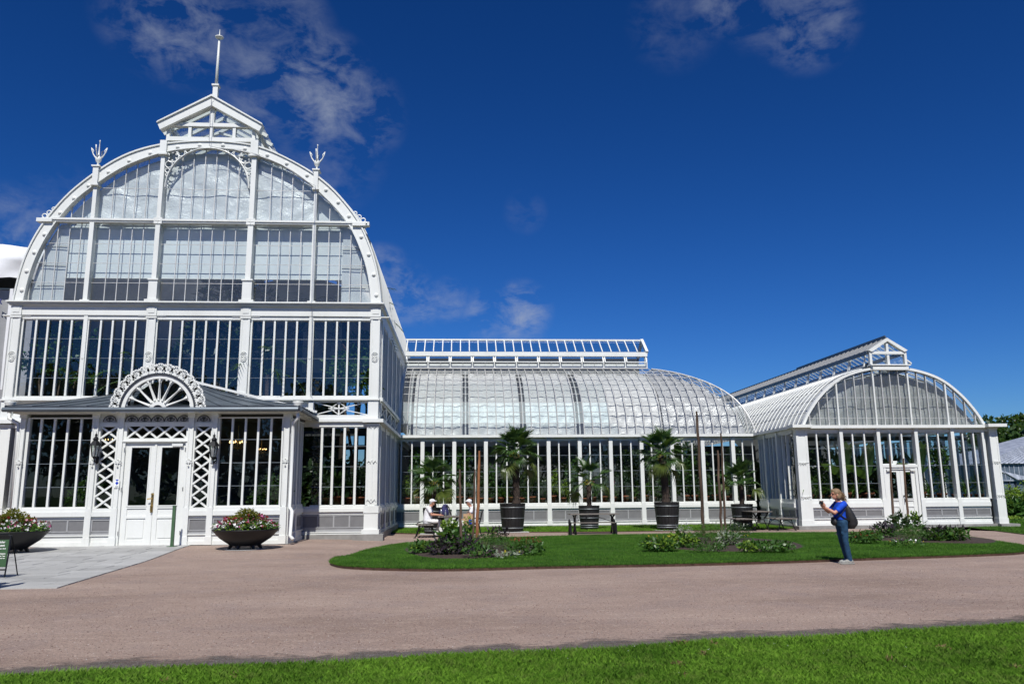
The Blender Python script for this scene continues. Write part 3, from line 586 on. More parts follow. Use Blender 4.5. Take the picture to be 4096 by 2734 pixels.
def dado(w, par, a0, a1, zs, n, dd=0.0):
    """zs: base of plinth, top of plinth, bottom of grey, top of grey, top of frieze, top of sill"""
    b, p, g0, g1, f, s = zs
    w.pc('plinth', 'white', par, a0, a1, -.10 + dd, .15, b, b + (p - b) * .35); w.pc('plinth_board', 'white', par, a0, a1, -.06 + dd, .15, b + (p - b) * .35, p - .03); w.pc('plinth_moulding', 'white', par, a0, a1, -.10 + dd, .15, p - .03, p)
    w.pc('vent_frame', 'greyf', par, a0, a1, -.035 + dd, .15, p, g1 + .02)
    wd = (a1 - a0 - .05 * (n + 1)) / n
    for i in range(n):
        x = a0 + .05 + i * (wd + .05)
        # recessed louvre panel set in a proud grey frame
        w.pc('vent_panel', 'greyp', par, x + .0, x + wd, -.038 + dd, -.036 + dd, g0 + .018, g1 - .018)
        for (p0, p1, q0, q1) in ((x - .05, x, g0 - .01, g1 + .01), ):
            w.pc('vent_bar', 'greyf', par, p0, p1, -.06 + dd, -.035 + dd, q0, q1)
    w.pc('vent_bar', 'greyf', par, a1 - .05, a1, -.06 + dd, -.035 + dd, g0 - .01, g1 + .01)
    w.pc('vent_rail', 'greyf', par, a0, a1, -.055 + dd, -.035 + dd, g0 - .018, g0 + .018); w.pc('vent_rail', 'greyf', par, a0, a1, -.055 + dd, -.035 + dd, g1 - .018, g1 + .018)
    w.pc('dado_frieze', 'white', par, a0, a1, -.05 + dd, .15, g1 + .03, f); w.pc('sill', 'white', par, a0, a1, -.11 + dd, .15, f, f + (s - f) * .6); w.pc('sill_rail', 'white', par, a0, a1, -.07 + dd, .15, f + (s - f) * .6, s)
def pilaster(w, par, a0, a1, z0, z1, d=-.1, base=None, cap=None, name='column', chan=True):
    o = w.pc(name, 'white', par, a0, a1, d, .15, z0, z1); wd = a1 - a0
    if chan:  # raised edge strips leave a recessed channel
        w.pc('column_edge', 'white', par, a0, a0 + wd * .2, d - .018, d, z0 + .03, z1 - .03); w.pc('column_edge', 'white', par, a1 - wd * .2, a1, d - .018, d, z0 + .03, z1 - .03)
    if base: w.pc('column_base', 'white', par, a0 - .03, a1 + .03, d - .05, .15, base[0], base[0] + (base[1] - base[0]) * .22); w.pc('column_base', 'white', par, a0 - .01, a1 + .01, d - .03, .15, base[0] + (base[1] - base[0]) * .22, base[1])
    if cap: w.pc('capital', 'white', par, a0 - .03, a1 + .03, d - .04, .15, cap[0], cap[1])
    return o
# ------------------------------------------------------------------ palm house
YP = 28.0; wp = Wall('x', YP)
def PX(px, py=1278): return XA(px, py, YP)
def PZ(py, px=800): return ZA(px, py, YP)
palm = thing('palm_house', 'tall white palm house with arched glass front, lantern and spire behind the porch', 'greenhouse', (PX(800), YP, 0))
XL, XR = PX(51, 1263), PX(1522, 1280)
zc0, zc1 = PZ(1228), PZ(1212); zf = PZ(1264); zw1 = PZ(1279); zw0 = PZ(1588); zs_ = PZ(1602); zo = PZ(1663); zlc0, zlc1 = ZA(1400, 1694, YP), ZA(1400, 1677, YP); zl1 = ZA(1400, 1706, YP); zl0 = ZA(1400, 2023, YP)
# heavy cornice and frieze
pc('cornice', 'white', palm, XL - .13, XR + .13, YP - .30, YP + .2, zc1 - .05, zc1); pc('cornice_moulding', 'bar', palm, XL - .10, XR + .10, YP - .24, YP + .2, zc1 - .1, zc1 - .05); pc('cornice_moulding', 'white', palm, XL - .06, XR + .06, YP - .19, YP + .2, zc0, zc1 - .1)
pc('frieze', 'white', palm, XL, XR, YP - .1, YP + .2, zf, zc0)
piers = [(PX(51), PX(89)), (PX(592), PX(628)), (PX(968), PX(1004)), (PX(1486), PX(1522))]
thin = [(PX(339), PX(355)), (PX(1239), PX(1254))]
for a, b in piers:
    pc('frieze_block', 'white', palm, a - .02, b + .02, YP - .15, YP - .1, zf - .02, zc0 - .02); pc('frieze_block', 'white', palm, a + .05, b - .05, YP - .165, YP - .15, zf + .08, zc0 - .08)
    for s in (-1, 1):
        x = a if s < 0 else b; pc('bracket', 'white', palm, min(x, x + s * .32), max(x, x + s * .32), YP - .08, YP + .1, zf - .035, zf); 
    pilaster(wp, palm, a, b, zw0 - .03, zf - .035, -.1, None, (zf - .1, zf - .036))
    zc = PZ(1427)   # oval ornament with a diamond star
    r = .13; m = MB(); xc = (a + b) / 2; y0 = YP - .125
    for rad, hh in ((r, .17), (r * .68, .115)):
        m.tube([(xc + rad * cos(t), y0, zc + hh * sin(t)) for t in np.linspace(0, 2 * pi, 21)], .011, 5)
    m.tube([(xc + (.085 if k % 2 == 0 else .03) * cos(k * pi / 4), y0, zc + (.085 if k % 2 == 0 else .03) * sin(k * pi / 4)) for k in range(9)], .008, 4)
    m.build('pier_ornament', 'white', palm)
for a, b in thin:
    pilaster(wp, palm, a, b, zw0 - .03, zf, -.08, None, None, 'post', False)
    xc = (a + b) / 2; zc = PZ(1433); m = MB()
    for k in range(4):
        t = k * pi / 2; m.add([(xc, YP - .1, zc), (xc + .07 * cos(t) , YP - .09, zc + .07 * sin(t)), (xc + .02 * cos(t + .7), YP - .1, zc + .02 * sin(t + .7)), (xc + .02 * cos(t - .7), YP - .1, zc + .02 * sin(t - .7))], [(0, 2, 1), (0, 1, 3)])
    m.build('star_ornament', 'white', palm)
mb1 = [149, 196, 244, 290]; mb2 = [407, 454, 499, 545]; mb3 = [685, 732, 780, 826.5, 875, 922]; mb4 = [1056.6, 1101, 1146, 1190]; mb5 = [1304, 1349.5, 1394, 1439]
bayE = [(piers[0][1] + .08, thin[0][0] - .02), (thin[0][1] + .04, piers[1][0] - .03), (piers[1][1] + .05, piers[2][0] - .03), (piers[2][1] + .07, thin[1][0] - .02), (thin[1][1] + .03, piers[3][0] - .03)]
mullX = [[PX(p) for p in q] for q in (mb1, mb2, mb3, mb4, mb5)]
jz = [PZ(1510), PZ(1432), PZ(1355)]
for (a0, a1), ms in zip(bayE, mullX):
    glazed_bay(wp, palm, a0, a1, zw0, zw1, ms, jz, .064, 'glass', inner=.05, recess=.045)
    pc('window_side', 'white', palm, a0 - .06, a0, YP - .03, YP + .12, zw0, zw1); pc('window_side', 'white', palm, a1, a1 + .03, YP - .03, YP + .12, zw0, zw1)
pc('window_head', 'white', palm, XL, XR, YP - .05, YP + .15, zw1, zf)
pc('sill', 'white', palm, XL, XR, YP - .12, YP + .15, zs_ + .05, zw0); pc('sill_rail', 'white', palm, XL - .04, XR + .04, YP - .17, YP + .15, zs_, zs_ + .05)
# tracery band below the upper windows, right of the porch
pc('band_rail', 'white', palm, XL, XR, YP - .06, YP + .12, zs_ - .06, zs_); pc('band_rail', 'white', palm, XL, XR, YP - .06, YP + .12, zlc1, zo + .02)
tx0, tx1 = XA(1254, 1640, YP), XA(1473, 1640, YP); tz0, tz1 = zo + .02, zs_ - .06
pc('pane', 'glass', palm, tx0 - .0, tx1, YP + .06, YP + .066, tz0, tz1)
m = MB(); xm = XA(1356, 1640, YP); zm = (tz0 + tz1) / 2
for s in (-1, 1):
    xe = tx1 if s > 0 else tx0
    m.bar((xm, YP - .03, zm), (xe, YP - .03, tz1), .03, .03); m.bar((xm, YP - .03, zm), (xe, YP - .03, tz0), .03, .03)
m.bar((xm, YP - .03, tz0), (xm, YP - .03, tz1), .05, .04)
m.build('tracery_bar', 'white', palm)
m = MB()
for s in (-1, 1):
    for k in (-1, 1): m.tube([(xm + s * (.02 + .28 * sin(t)), YP - .05, zm + k * (.2 - .2 * sin(t) )) for t in np.linspace(0, pi / 2, 7)], .018, 5)
    m.bar((xm, YP - .05, zm), (xm + s * .32, YP - .05, zm), .03, .03); m.lathe([(0, -.03), (.03, 0), (0, .03)], (xm + s * .34, YP - .05, zm), 6); m.lathe([(0, -.03), (.03, 0), (0, .03)], (xm + s * .22, YP - .05, zm), 6)
m.build('cross_tracery', 'white', palm)
pc('band_post', 'white', palm, tx0 - .16, tx0, YP - .1, YP + .12, tz0, tz1); pc('band_post', 'white', palm, XA(1473, 1640, YP), XR, YP - .12, YP + .12, zlc1, zs_)
pc('band_post', 'white', palm, XL, XL + .35, YP - .12, YP + .12, zlc1, zs_); pc('band_board', 'white', palm, XL, tx0 - .16, YP + .02, YP + .12, zlc1, zs_)
pc('lower_cornice', 'white', palm, XL - .1, XR + .12, YP - .14, YP + .15, zlc0 + .06, zlc1); pc('lower_cornice', 'white', palm, tx1 - .15, XR + .2, YP - .3, YP + .15, zlc0 + .03, zlc1 + .0)
pc('lower_cornice', 'white', palm, XL - .2, XL + .5, YP - .3, YP + .15, zlc0 + .03, zlc1); pc('lower_frieze', 'white', palm, XL, XR, YP - .05, YP + .15, zl1, zlc0 + .06)
# ground-floor walls: right of the porch and a sliver at left
bz = (gh(-4, 28) + .17, ZA(1400, 2128, YP) + .03, ZA(1400, 2108, YP), ZA(1400, 2060, YP), ZA(1400, 2045, YP), zl0)
pX = (XA(1473, 1720, YP), XA(1512, 1720, YP))
lx0, lx1 = XA(1243, 1900, YP), pX[0] - .05
glazed_bay(wp, palm, lx0, lx1, zl0, zl1, [XA(960 / 1.96 + 800, 1715, YP), XA(1048 / 1.96 + 800, 1715, YP), XA(1137 / 1.96 + 800, 1715, YP), XA(1225 / 1.96 + 800, 1715, YP)], [ZA(1350, 1946, YP), ZA(1350, 1865, YP), ZA(1350, 1784, YP)], .08, 'glassd')
dado(wp, palm, lx0 - .25, pX[0], bz, 4)
pilaster(wp, palm, pX[0] - .03, pX[1] + .03, bz[5], zlc0, -.14, None, (zlc0 - .08, zlc0)); pc('pier_flute', 'white', palm, pX[0] + .13, pX[0] + .2, YP - .165, YP - .14, bz[5] + .1, zlc0 - .15)
for zz_ in (zl1 - .05, PZ(1855), bz[5] + .15):
    m = MB()
    for k in range(3):
        xq = pX[0] + .06 + .11 * k; m.tube([(xq + .05 * cos(t), YP - .17, zz_ + .06 * sin(t)) for t in np.linspace(pi, 0, 7)], .012, 4); m.bar((xq - .02, YP - .17, zz_ + .09), (xq + .02, YP - .17, zz_ + .09), .02, .02)
    m.build('pier_ornament', 'white', palm)
pc('pier_base', 'white', palm, pX[0] - .08, pX[1] + .1, YP - .2, YP + .15, bz[4] - .05, bz[5]); pc('pier_base', 'white', palm, pX[0] - .06, pX[1] + .08, YP - .18, YP + .15, bz[0] + .15, bz[4] - .05); pc('pier_base', 'white', palm, pX[0] - .12, pX[1] + .13, YP - .24, YP + .15, bz[0], bz[0] + .15)
pc('concrete_base', 'conc', palm, lx0 - .3, pX[0], YP - .14, YP + .2, -.05, bz[0]); pc('concrete_base', 'conc', palm, pX[0] - .4, pX[1] + .28, YP - .36, YP + .2, -.05, bz[0] - .003)
# left ground-floor corner (mostly behind the porch)
lp0, lp1 = XL + .0, XL + .42
pilaster(wp, palm, lp0, lp1, bz[5], zlc0, -.14, (bz[0], bz[5]), (zlc0 - .08, zlc0)); glazed_bay(wp, palm, lp1 + .05, lp1 + 1.2, zl0, zl1, [lp1 + .45, lp1 + .85], [zl0 + 1, zl0 + 2], .08, 'glassd'); dado(wp, palm, lp1, lp1 + 1.3, bz, 2)
pc('concrete_base', 'conc', palm, lp0 - .2, lp1 + 1.3, YP - .2, YP + .2, -.05, bz[0])

# arch profiles
Lo = [(60, 1207), (76.5, 1130.6), (97, 1054), (127.5, 982.6), (176, 898.5), (201.5, 870), (219, 847), (275, 784), (332, 735), (380, 702), (408, 679), (485, 633), (561, 602.5), (640, 583.7), (670, 579), (757, 571), (844.5, 569), (930, 574), (1015, 584), (1040, 590), (1106, 615), (1182.6, 653.6), (1254, 694), (1279.6, 712), (1335.7, 758), (1376.5, 804), (1417, 855), (1440, 888), (1453, 914), (1486, 993), (1509, 1069), (1522, 1146), (1527, 1215)]
Li = [(100.5, 1207), (115, 1136), (140, 1054), (173, 983), (227, 896), (246, 873), (281, 830), (332, 781), (378, 750.5), (403, 733), (454, 697), (510, 666), (561, 646), (643, 618), (670, 612), (757, 599), (844.5, 595), (930, 602), (1013, 618), (1037, 630.6), (1080.6, 643), (1157, 676.5), (1254, 745), (1274.5, 768), (1335.7, 824.5), (1386.7, 886), (1407, 914), (1445, 1003), (1468, 1069), (1481, 1146), (1486, 1215)]
Po = [at(x, y, YP) for x, y in Lo]; Pi = [at(x, y, YP) for x, y in Li]
Po[0] = (Po[0][0], zc1); Po[-1] = (Po[-1][0], zc1); Pi[0] = (Pi[0][0], zc1); Pi[-1] = (Pi[-1][0], zc1)
def resample(P, n):
    P = np.array(P); d = np.r_[0, np.cumsum(np.linalg.norm(np.diff(P, axis=0), axis=1))]; t = np.linspace(0, d[-1], n); return [(float(np.interp(q, d, P[:, 0])), float(np.interp(q, d, P[:, 1]))) for q in t]
def smooth_line(P, n, it=6):
    P = np.array(resample(P, n))
    for _ in range(it): P[1:-1] = .25 * P[:-2] + .5 * P[1:-1] + .25 * P[2:]
    return [tuple(map(float, p)) for p in P]
NA = 72; Po = smooth_line(Po, NA, 3); Pi = smooth_line(Pi, NA, 3)
apex_i = max(range(NA), key=lambda i: Pi[i][1])
def arch_top(x):
    best = 0; 
    for i in range(NA - 1):
        (x0, z0), (x1, z1) = Pi[i], Pi[i + 1]
        if min(x0, x1) <= x <= max(x0, x1) and abs(x1 - x0) > 1e-6: best = max(best, z0 + (z1 - z0) * (x - x0) / (x1 - x0))
    return best
def solid_band(Pa, Pb, y0, y1, name, mat, par):
    n = len(Pa); v = []
    for (x, z) in Pa: v.append((x, y0, z))
    for (x, z) in Pb: v.append((x, y0, z))
    for (x, z) in Pa: v.append((x, y1, z))
    for (x, z) in Pb: v.append((x, y1, z))
    f = []
    for i in range(n - 1): f += [(i, i + 1, n + i + 1, n + i), (2 * n + i, 3 * n + i, 3 * n + i + 1, 2 * n + i + 1), (i, 2 * n + i, 2 * n + i + 1, i + 1), (n + i, n + i + 1, 3 * n + i + 1, 3 * n + i)]
    f += [(0, n, 3 * n, 2 * n), (n - 1, 3 * n - 1, 4 * n - 1, 2 * n - 1)]
    return MB().add(v, f).build(name, mat, par)
band = solid_band(Po, Pi, YP - .14, YP + .1, 'arch_band', 'white', palm)
def lerpP(t): return [(a[0] * (1 - t) + b[0] * t, a[1] * (1 - t) + b[1] * t) for a, b in zip(Po, Pi)]
solid_band(lerpP(-.02), lerpP(.12), YP - .19, YP - .14, 'arch_moulding', 'white', palm); solid_band(lerpP(.9), lerpP(1.02), YP - .165, YP - .14, 'arch_moulding', 'white', palm)
ros_px = [(472, 1472), (581, 1358), (695, 1259), (851, 1152), (1013, 1065), (1179, 1004), (1393, 957), (1566, 943), (1748, 943)]
ros = [(x / 1.96, 100 + y / 1.96) for x, y in ros_px] + [(800 + x / 1.96, 100 + y / 1.96) for x, y in [(352, 970), (528, 1019), (680, 1085), (840, 1177), (988, 1292), (1084, 1389), (1168, 1497)]] + [(800 + x / 1.96, 850 + y / 1.96) for x, y in [(1264, 190), (1323, 329), (1362, 486), (1382, 646)]] + [(x / 1.96, 850 + y / 1.96) for x, y in [(349, 170), (269, 311), (209, 458), (171, 607)]]
rm = MB()
for j in range(1): rm.lathe([(.075, 0), (.075, .02), (.05, .03), (.05, .045), (.02, .06), (0, .06)], n=10)
rme = rm.mesh('rosette'); rme.transform(Matrix.Rotation(pi / 2, 4, 'X')); rme.materials.append(M['white'])
for (x, y) in ros:
    X, Z = at(x, y, YP - .14); o = link('rosette', rme, None, band); o.location = Vector((X, YP - .14, Z)) - base_of(band)
# transom between the two arched tiers
zt0, zt1 = PZ(898), PZ(884); xa = [p for p in Po if abs(p[1] - zt1) < .5]
pc('transom', 'white', palm, Po[0][0] + .5, Po[-1][0] - .5, YP - .16, YP + .1, zt0, zt1); pc('transom_moulding', 'white', palm, XA(190, 880, YP) - .1, XA(1460, 900, YP) + .1, YP - .2, YP + .08, zt1 - .07, zt1)
for s, (px, py) in ((-1, (180, 888)), (1, (1452, 905))):
    X, Z = at(px, py, YP); pc('transom_end', 'white', palm, X - .35 if s > 0 else X - .12, X + .12 if s > 0 else X + .35, YP - .24, YP + .1, Z - .05, Z + .07)
    m = MB()   # scroll ornament standing on the transom end
    for k, (cx_, cz_, rr) in enumerate(((-.02, .14, .10), (.13, .26, .10), (.28, .40, .085), (.0, .02, .06))):
        pts = [(X - s * cx_ + s * .12 - s * .12 + rr * (1 - t / 9) * cos(t) * -s, YP - .05, Z + .07 + cz_ + rr * (1 - t / 9) * sin(t)) for t in np.linspace(-1.5, 4.6, 14)]; m.tube(pts, .02, 5)
    m.tube([(X - s * .0, YP - .05, Z + .07), (X - s * .14, YP - .05, Z + .3), (X - s * .36, YP - .05, Z + .52)], .022, 5); m.build('scroll_ornament', 'white', palm)
# posts of the arched tiers, with pedestals
def post(pl, pr_, py_, z0, z1, d=-.17): return pc('arch_post', 'white', palm, PX(pl, py_), PX(pr_, py_), YP + d, YP + .1, z0, z1)
def ztop(x): return max(arch_top(x), 0)
for (pl, pr_) in ((337, 357), (1241, 1257)):
    xa_, xb_ = PX(pl + 1, 1200), PX(pr_ - 1, 1200); pc('arch_post', 'white', palm, xa_, xb_, YP - .15, YP + .1, zc1, zt0); pc('arch_post', 'white', palm, xa_ + .01, xb_ - .01, YP - .15, YP + .1, zt1, ztop(xa_) + .05); pc('post_foot', 'white', palm, xa_ - .08, xb_ + .08, YP - .2, YP + .1, zc1, zc1 + .06)
    xc = (xa_ + xb_) / 2; zt = ZA(392, 676, YP); pc('post_head', 'white', palm, xa_ - .02, xb_ + .02, YP - .24, YP + .1, ztop(xc) - .02, zt); pc('post_cap', 'white', palm, xa_ - .07, xb_ + .07, YP - .28, YP + .12, zt, zt + .05); pc('post_ring', 'white', palm, xa_ - .06, xb_ + .06, YP - .26, YP + .1, ztop(xc) - .07, ztop(xc) - .02)
    fin = MB(); fin.lathe([(.07, 0), (.04, .06), (.03, .12), (.09, .2), (.11, .28), (.08, .36), (.035, .42), (.025, .6), (.012, .95), (.03, .98), (.0, 1.03)], (xc, YP - .1, zt + .05), 10)
    for k in range(4):
        t = k * pi / 2; c_, s_ = cos(t), sin(t); P = [(.05, .28), (.12, .36), (.19, .46), (.25, .60), (.27, .72), (.23, .68)]
        fin.tube([(xc + c_ * a, YP - .1 + s_ * a, zt + .05 + b) for a, b in P], [.03, .028, .022, .018, .022, .01], 5); fin.tube([(xc + c_ * a, YP - .1 + s_ * a, zt + .05 + b) for a, b in [(.24, .68), (.19, .6), (.22, .5)]], .015, 5)
    fin.build('crown_finial', 'white', palm, True)
for (pl, pr_, tl, tr) in ((602, 630, 647, 672), (976, 1007, 1013, 1036)):
    xa_, xb_ = PX(pl, 1200), PX(pr_, 1200); ztp = ZA((tl + tr) / 2, 571, YP)
    pc('arch_post', 'white', palm, xa_ + .04, xb_ - .04, YP - .18, YP + .1, zc1, zt0); pc('arch_post', 'white', palm, xa_ + .05, xb_ - .05, YP - .18, YP + .1, zt1, ZA(660, 625, YP)); pc('post_head', 'white', palm, xa_ + .0, xb_ - .0, YP - .24, YP + .1, ZA(660, 625, YP), ztp); pc('post_ring', 'white', palm, xa_ - .05, xb_ + .05, YP - .28, YP + .1, ZA(660, 628, YP), ZA(660, 622, YP))
    pc('post_pedestal', 'white', palm, xa_ - .03, xb_ + .03, YP - .22, YP + .1, zc1 + .08, PZ(1127)); pc('post_foot', 'white', palm, xa_ - .12, xb_ + .12, YP - .27, YP + .1, zc1, zc1 + .08); pc('post_ring', 'white', palm, xa_ - .06, xb_ + .06, YP - .26, YP + .1, PZ(1127), PZ(1121))
    pc('star_block', 'white', palm, xa_ - .02, xb_ + .02, YP - .21, YP + .08, zt0 - .05, zt1 + .05)
    m = MB(); xc = (xa_ + xb_) / 2; zc = (zt0 + zt1) / 2
    for k in range(4):
        t = k * pi / 2; m.add([(xc, YP - .23, zc), (xc + .13 * cos(t), YP - .215, zc + .13 * sin(t)), (xc + .035 * cos(t + .78), YP - .213, zc + .035 * sin(t + .78)), (xc + .035 * cos(t - .78), YP - .213, zc + .035 * sin(t - .78))], [(0, 2, 1), (0, 1, 3)])
    m.build('star_ornament', 'white', palm)
# glazing of the tiers
sh = 0.0
tiers = [(zc1 + .02, zt0, [PZ(1133), PZ(1055), PZ(978)]), (zt1, 99, [PZ(757)])]
def extra(ms, first, n, s):   # mullions carried on past the corner piers towards the arch
    return ms
allb = [(Pi[0][0] - .02, PX(337, 1200), [PX(103) ] + mullX[0]), (PX(357, 1200), PX(602, 1200) + .04, mullX[1]), (PX(630, 1200) - .04, PX(976, 1200) + .04, mullX[2]), (PX(1007, 1200) - .04, PX(1241, 1200), mullX[3]), (PX(1257, 1200), Pi[-1][0] + .02, mullX[4])]
for (a0, a1, ms) in allb:
    ms = [m_ for m_ in ms if a0 + .05 < m_ < a1 - .05]
    glazed_bay(wp, palm, a0, a1, tiers[0][0], tiers[0][1], ms, tiers[0][2], .026, 'glassc', .03, .01, True, lambda x: min(arch_top(x), tiers[0][1]) if x > Pi[0][0] and x < Pi[-1][0] else 0, 'bar', 'bar', .03, .05)
    glazed_bay(wp, palm, a0, a1, tiers[1][0], 99, ms, tiers[1][2], .026, 'glassc', .03, .01, True, arch_top, 'bar', 'bar', .03, .05)
pc('sill', 'bar', palm, XL + .1, XR - .1, YP - .1, YP + .1, zc1, zc1 + .03)
# inner arch and quatrefoil spandrels of the middle bay
icx = (PX(630, 1200) + PX(976, 1200)) / 2; ihw = (PX(976, 1200) - PX(630, 1200)) / 2 - .02; izs = PZ(756); izt = arch_top(icx) - .02
Ia = [(icx - ihw * cos(t), izs + (izt - izs) * sin(t)) for t in np.linspace(0, pi, 33)]
m = MB(); m.tube([(x, YP - .12, z) for x, z in Ia], .035, 6); m.tube([(x, YP - .17, z) for x, z in Ia], .018, 5); m.build('inner_arch', 'white', palm)
for s in (-1, 1):
    def sp(px, py):
        X, Z = at(px, py, YP); return (icx + s * -(X - icx) if s > 0 else X, Z)
    m = MB()
    def ring(px, py, r, w=.018):
        x, z = sp(px, py); m.tube([(x + r * cos(t), YP - .11, z + r * sin(t)) for t in np.linspace(0, 2 * pi, 15)], w, 5, False); return x, z
    x, z = ring(695, 630, .235, .02)
    for k in range(6): m.tube([(x + .13 * cos(k * pi / 3) + .085 * cos(t), YP - .11, z + .13 * sin(k * pi / 3) + .085 * sin(t)) for t in np.linspace(k * pi / 3 - 2.0, k * pi / 3 + 2.0, 9)], .017, 5)
    ring(729, 616, .135); ring(680, 662, .125); ring(757, 608, .09); ring(674, 686, .08); ring(672, 703, .05); ring(775, 603, .045)
    m.build('quatrefoil_spandrel', 'white', palm)
# blinds and sheets behind the arched glass
def sheet(name, mat, par, poly, y, amp=.03, res=.12, seed=0, label=None):
    """wrinkled sheet clipped to top(x)"""
    x0, x1, z0, top = poly; nx = max(2, int((x1 - x0) / res)); r = np.random.default_rng(seed); ph = r.random(8) * 6.28; v = []; f = []; nz = 14
    for i in range(nx + 1):
        x = x0 + (x1 - x0) * i / nx; t = max(z0 + .02, top(x))
        for j in range(nz + 1):
            z = z0 + (t - z0) * j / nz
            d = amp * (sin(3.1 * x + ph[0] + 2 * sin(1.9 * z + ph[1])) * .5 + sin(7 * x + 5 * z + ph[2]) * .25 + sin(11 * z + 3 * sin(2.3 * x + ph[3])) * .35); v.append((x, y + d, z))
    for i in range(nx):
        for j in range(nz): a = i * (nz + 1) + j; f.append((a, a + nz + 1, a + nz + 2, a + 1))
    return MB().add(v, f).build(name, mat, par, True, True, None, label)
zb = PZ(1104)
sheet('plastic_sheet', 'plastic', palm, (PX(363, 1200), PX(1243, 1200), zt1 - .1, lambda x: min(arch_top(x) - .22, PZ(640))), YP + .2, .04, .1, 3, 'crumpled clear plastic behind the upper arch')
sheet('upper_blind', 'blind', palm, (Pi[0][0] + 1, Pi[-1][0] - 1, zt1 - .1, lambda x: arch_top(x) - .03), YP + .33, .01, .2, 4)
pc('roller_blind', 'blind', palm, PX(228, 1200), PX(1378, 1200), YP + .27, YP + .29, zb, PZ(899))
pc('blind_rail', 'white', palm, PX(228, 1200), PX(1378, 1200), YP + .25, YP + .31, zb - .04, zb)
for k, (a, b) in enumerate(((Pi[0][0] - .1, PX(243, 1200)), (PX(1361, 1200), Pi[-1][0] + .1))):
    sheet('side_sheet', 'poly', palm, (a, b, zc1 + .02, lambda x: min(max(arch_top(x) - .0, zc1 + .1), zt0)), YP + .19, .012, .15, 9 + k)
    for z in (PZ(1140), PZ(1060), PZ(985)): pc('sheet_batten', 'bar', palm, a + .35 if k == 0 else a, b if k == 0 else b - .35, YP + .15, YP + .16, z - .01, z + .02)
# cloth lining under the vault, side walls, back, floor
YB = 45.0
def vault(name, mat, par, P, y0, y1, inset, ny=2, amp=0.0, seed=1, kind=None, smooth=True):
    P = np.array(P); cz = zc1; cx_ = (P[0, 0] + P[-1, 0]) / 2; r = np.random.default_rng(seed); ph = r.random(6) * 6.28; v = []; f = []; n = len(P)
    for j in range(ny + 1):
        y = y0 + (y1 - y0) * j / ny
        for i, (x, z) in enumerate(P):
            d = np.array([x - cx_, z - cz + 2]); L_ = np.linalg.norm(d); d /= L_; k = inset + amp * (sin(i * .9 + ph[0] + sin(y * 1.5)) + .6 * sin(y * 3.1 + i * .35 + ph[1]))
            v.append((x - d[0] * k, y, z - d[1] * k))
    for j in range(ny):
        for i in range(n - 1): a = j * n + i; f.append((a, a + 1, a + n + 1, a + n))
    return MB().add(v, f).build(name, mat, par, smooth, True, kind)
Pv = resample(Po, 41)
vault('shade_lining', 'cloth', palm, Pv, YP + .7, YB, .45, 34, .05)
vault('vault_glass', 'glassc', palm, Pv, YP + .1, YB, .0, 1)
ribm = MB(); n = 41; Pn = np.array(Pv); cx_ = (Pn[0, 0] + Pn[-1, 0]) / 2
pts_o = [(x + (x - cx_) / 7 * .05, 0, z + .04) for x, z in Pv[20:]]; ribm.tube(pts_o, .028, 4)
rme2 = ribm.mesh('vault_rib'); rme2.materials.append(M['white'])
for k in range(38): o = link('vault_rib', rme2, None, palm); o.location = Vector((0, YP + .35 + k * .44, 0)) - base_of(palm)
# side wall of the palm house (right)
ws = Wall('y', XR, 1)
ys_ = [YP + .35 + 2.05 * k for k in range(9)]
for k, y in enumerate(ys_): pilaster(ws, palm, y, y + .28, zw0 - .03, zf - .04, -.06, None, None, 'side_pier', False)
for k in range(len(ys_) - 1):
    a0, a1 = ys_[k] + .3, ys_[k + 1] - .02; glazed_bay(ws, palm, a0, a1, zw0, zw1, [a0 + (a1 - a0) * q_ / 4 for q_ in (1, 2, 3)], jz, .07, 'glass')
ws.pc('side_frieze', 'white', palm, YP + .21, YB, -.04, .2, zw1, zc0 - .0); ws.pc('side_cornice', 'white', palm, YP + .21, YB, -.13, .2, zc0, zc1); ws.pc('side_sill', 'white', palm, YP + .16, YB, -.12, .15, zs_, zw0)
ws.pc('side_rail', 'white', palm, YP + .16, YB, -.05, .15, zs_ - .06, zs_); ws.pc('side_cornice', 'white', palm, YP + .16, YB, -.2, .15, zlc0 + .03, zlc1); ws.pc('side_rail', 'white', palm, YP + .16, YB, -.02, .15, zl1, zlc0 + .03)
for k in range(4):
    a0, a1 = ys_[k] + .3, ys_[k + 1] - .02; m = MB(); x = XR + .02
    m.bar((x, a0, tz0), (x, a1, tz1), .03, .03); m.bar((x, a0, tz1), (x, a1, tz0), .03, .03); m.build('tracery_bar', 'white', palm)
    ws.pc('pane', 'glass', palm, a0, a1, .05, .056, tz0, tz1)
    if k < 4:
        glazed_bay(ws, palm, a0, a1, zl0, zl1, [a0 + (a1 - a0) * q_ / 4 for q_ in (1, 2, 3)], [zl0 + .72, zl0 + 1.44, zl0 + 2.15], .07, 'glassd'); dado(ws, palm, a0 - .02, a1 + .02, bz, 2)
for k in range(5):
    y = ys_[k]; pilaster(ws, palm, y, y + .28, bz[5], zlc0 + .02, -.06, (bz[0], bz[5]), None, 'side_pier', False); ws.pc('band_post', 'white', palm, y, y + .28, -.05, .15, tz0, tz1)
ws.pc('concrete_base', 'conc', palm, YP + .2, 37, -.15, .2, -.05, bz[0])
o = ws.pc('corner_fill', 'white', palm, YP + .15, YP + .36, -.02, .2, bz[0], zf)
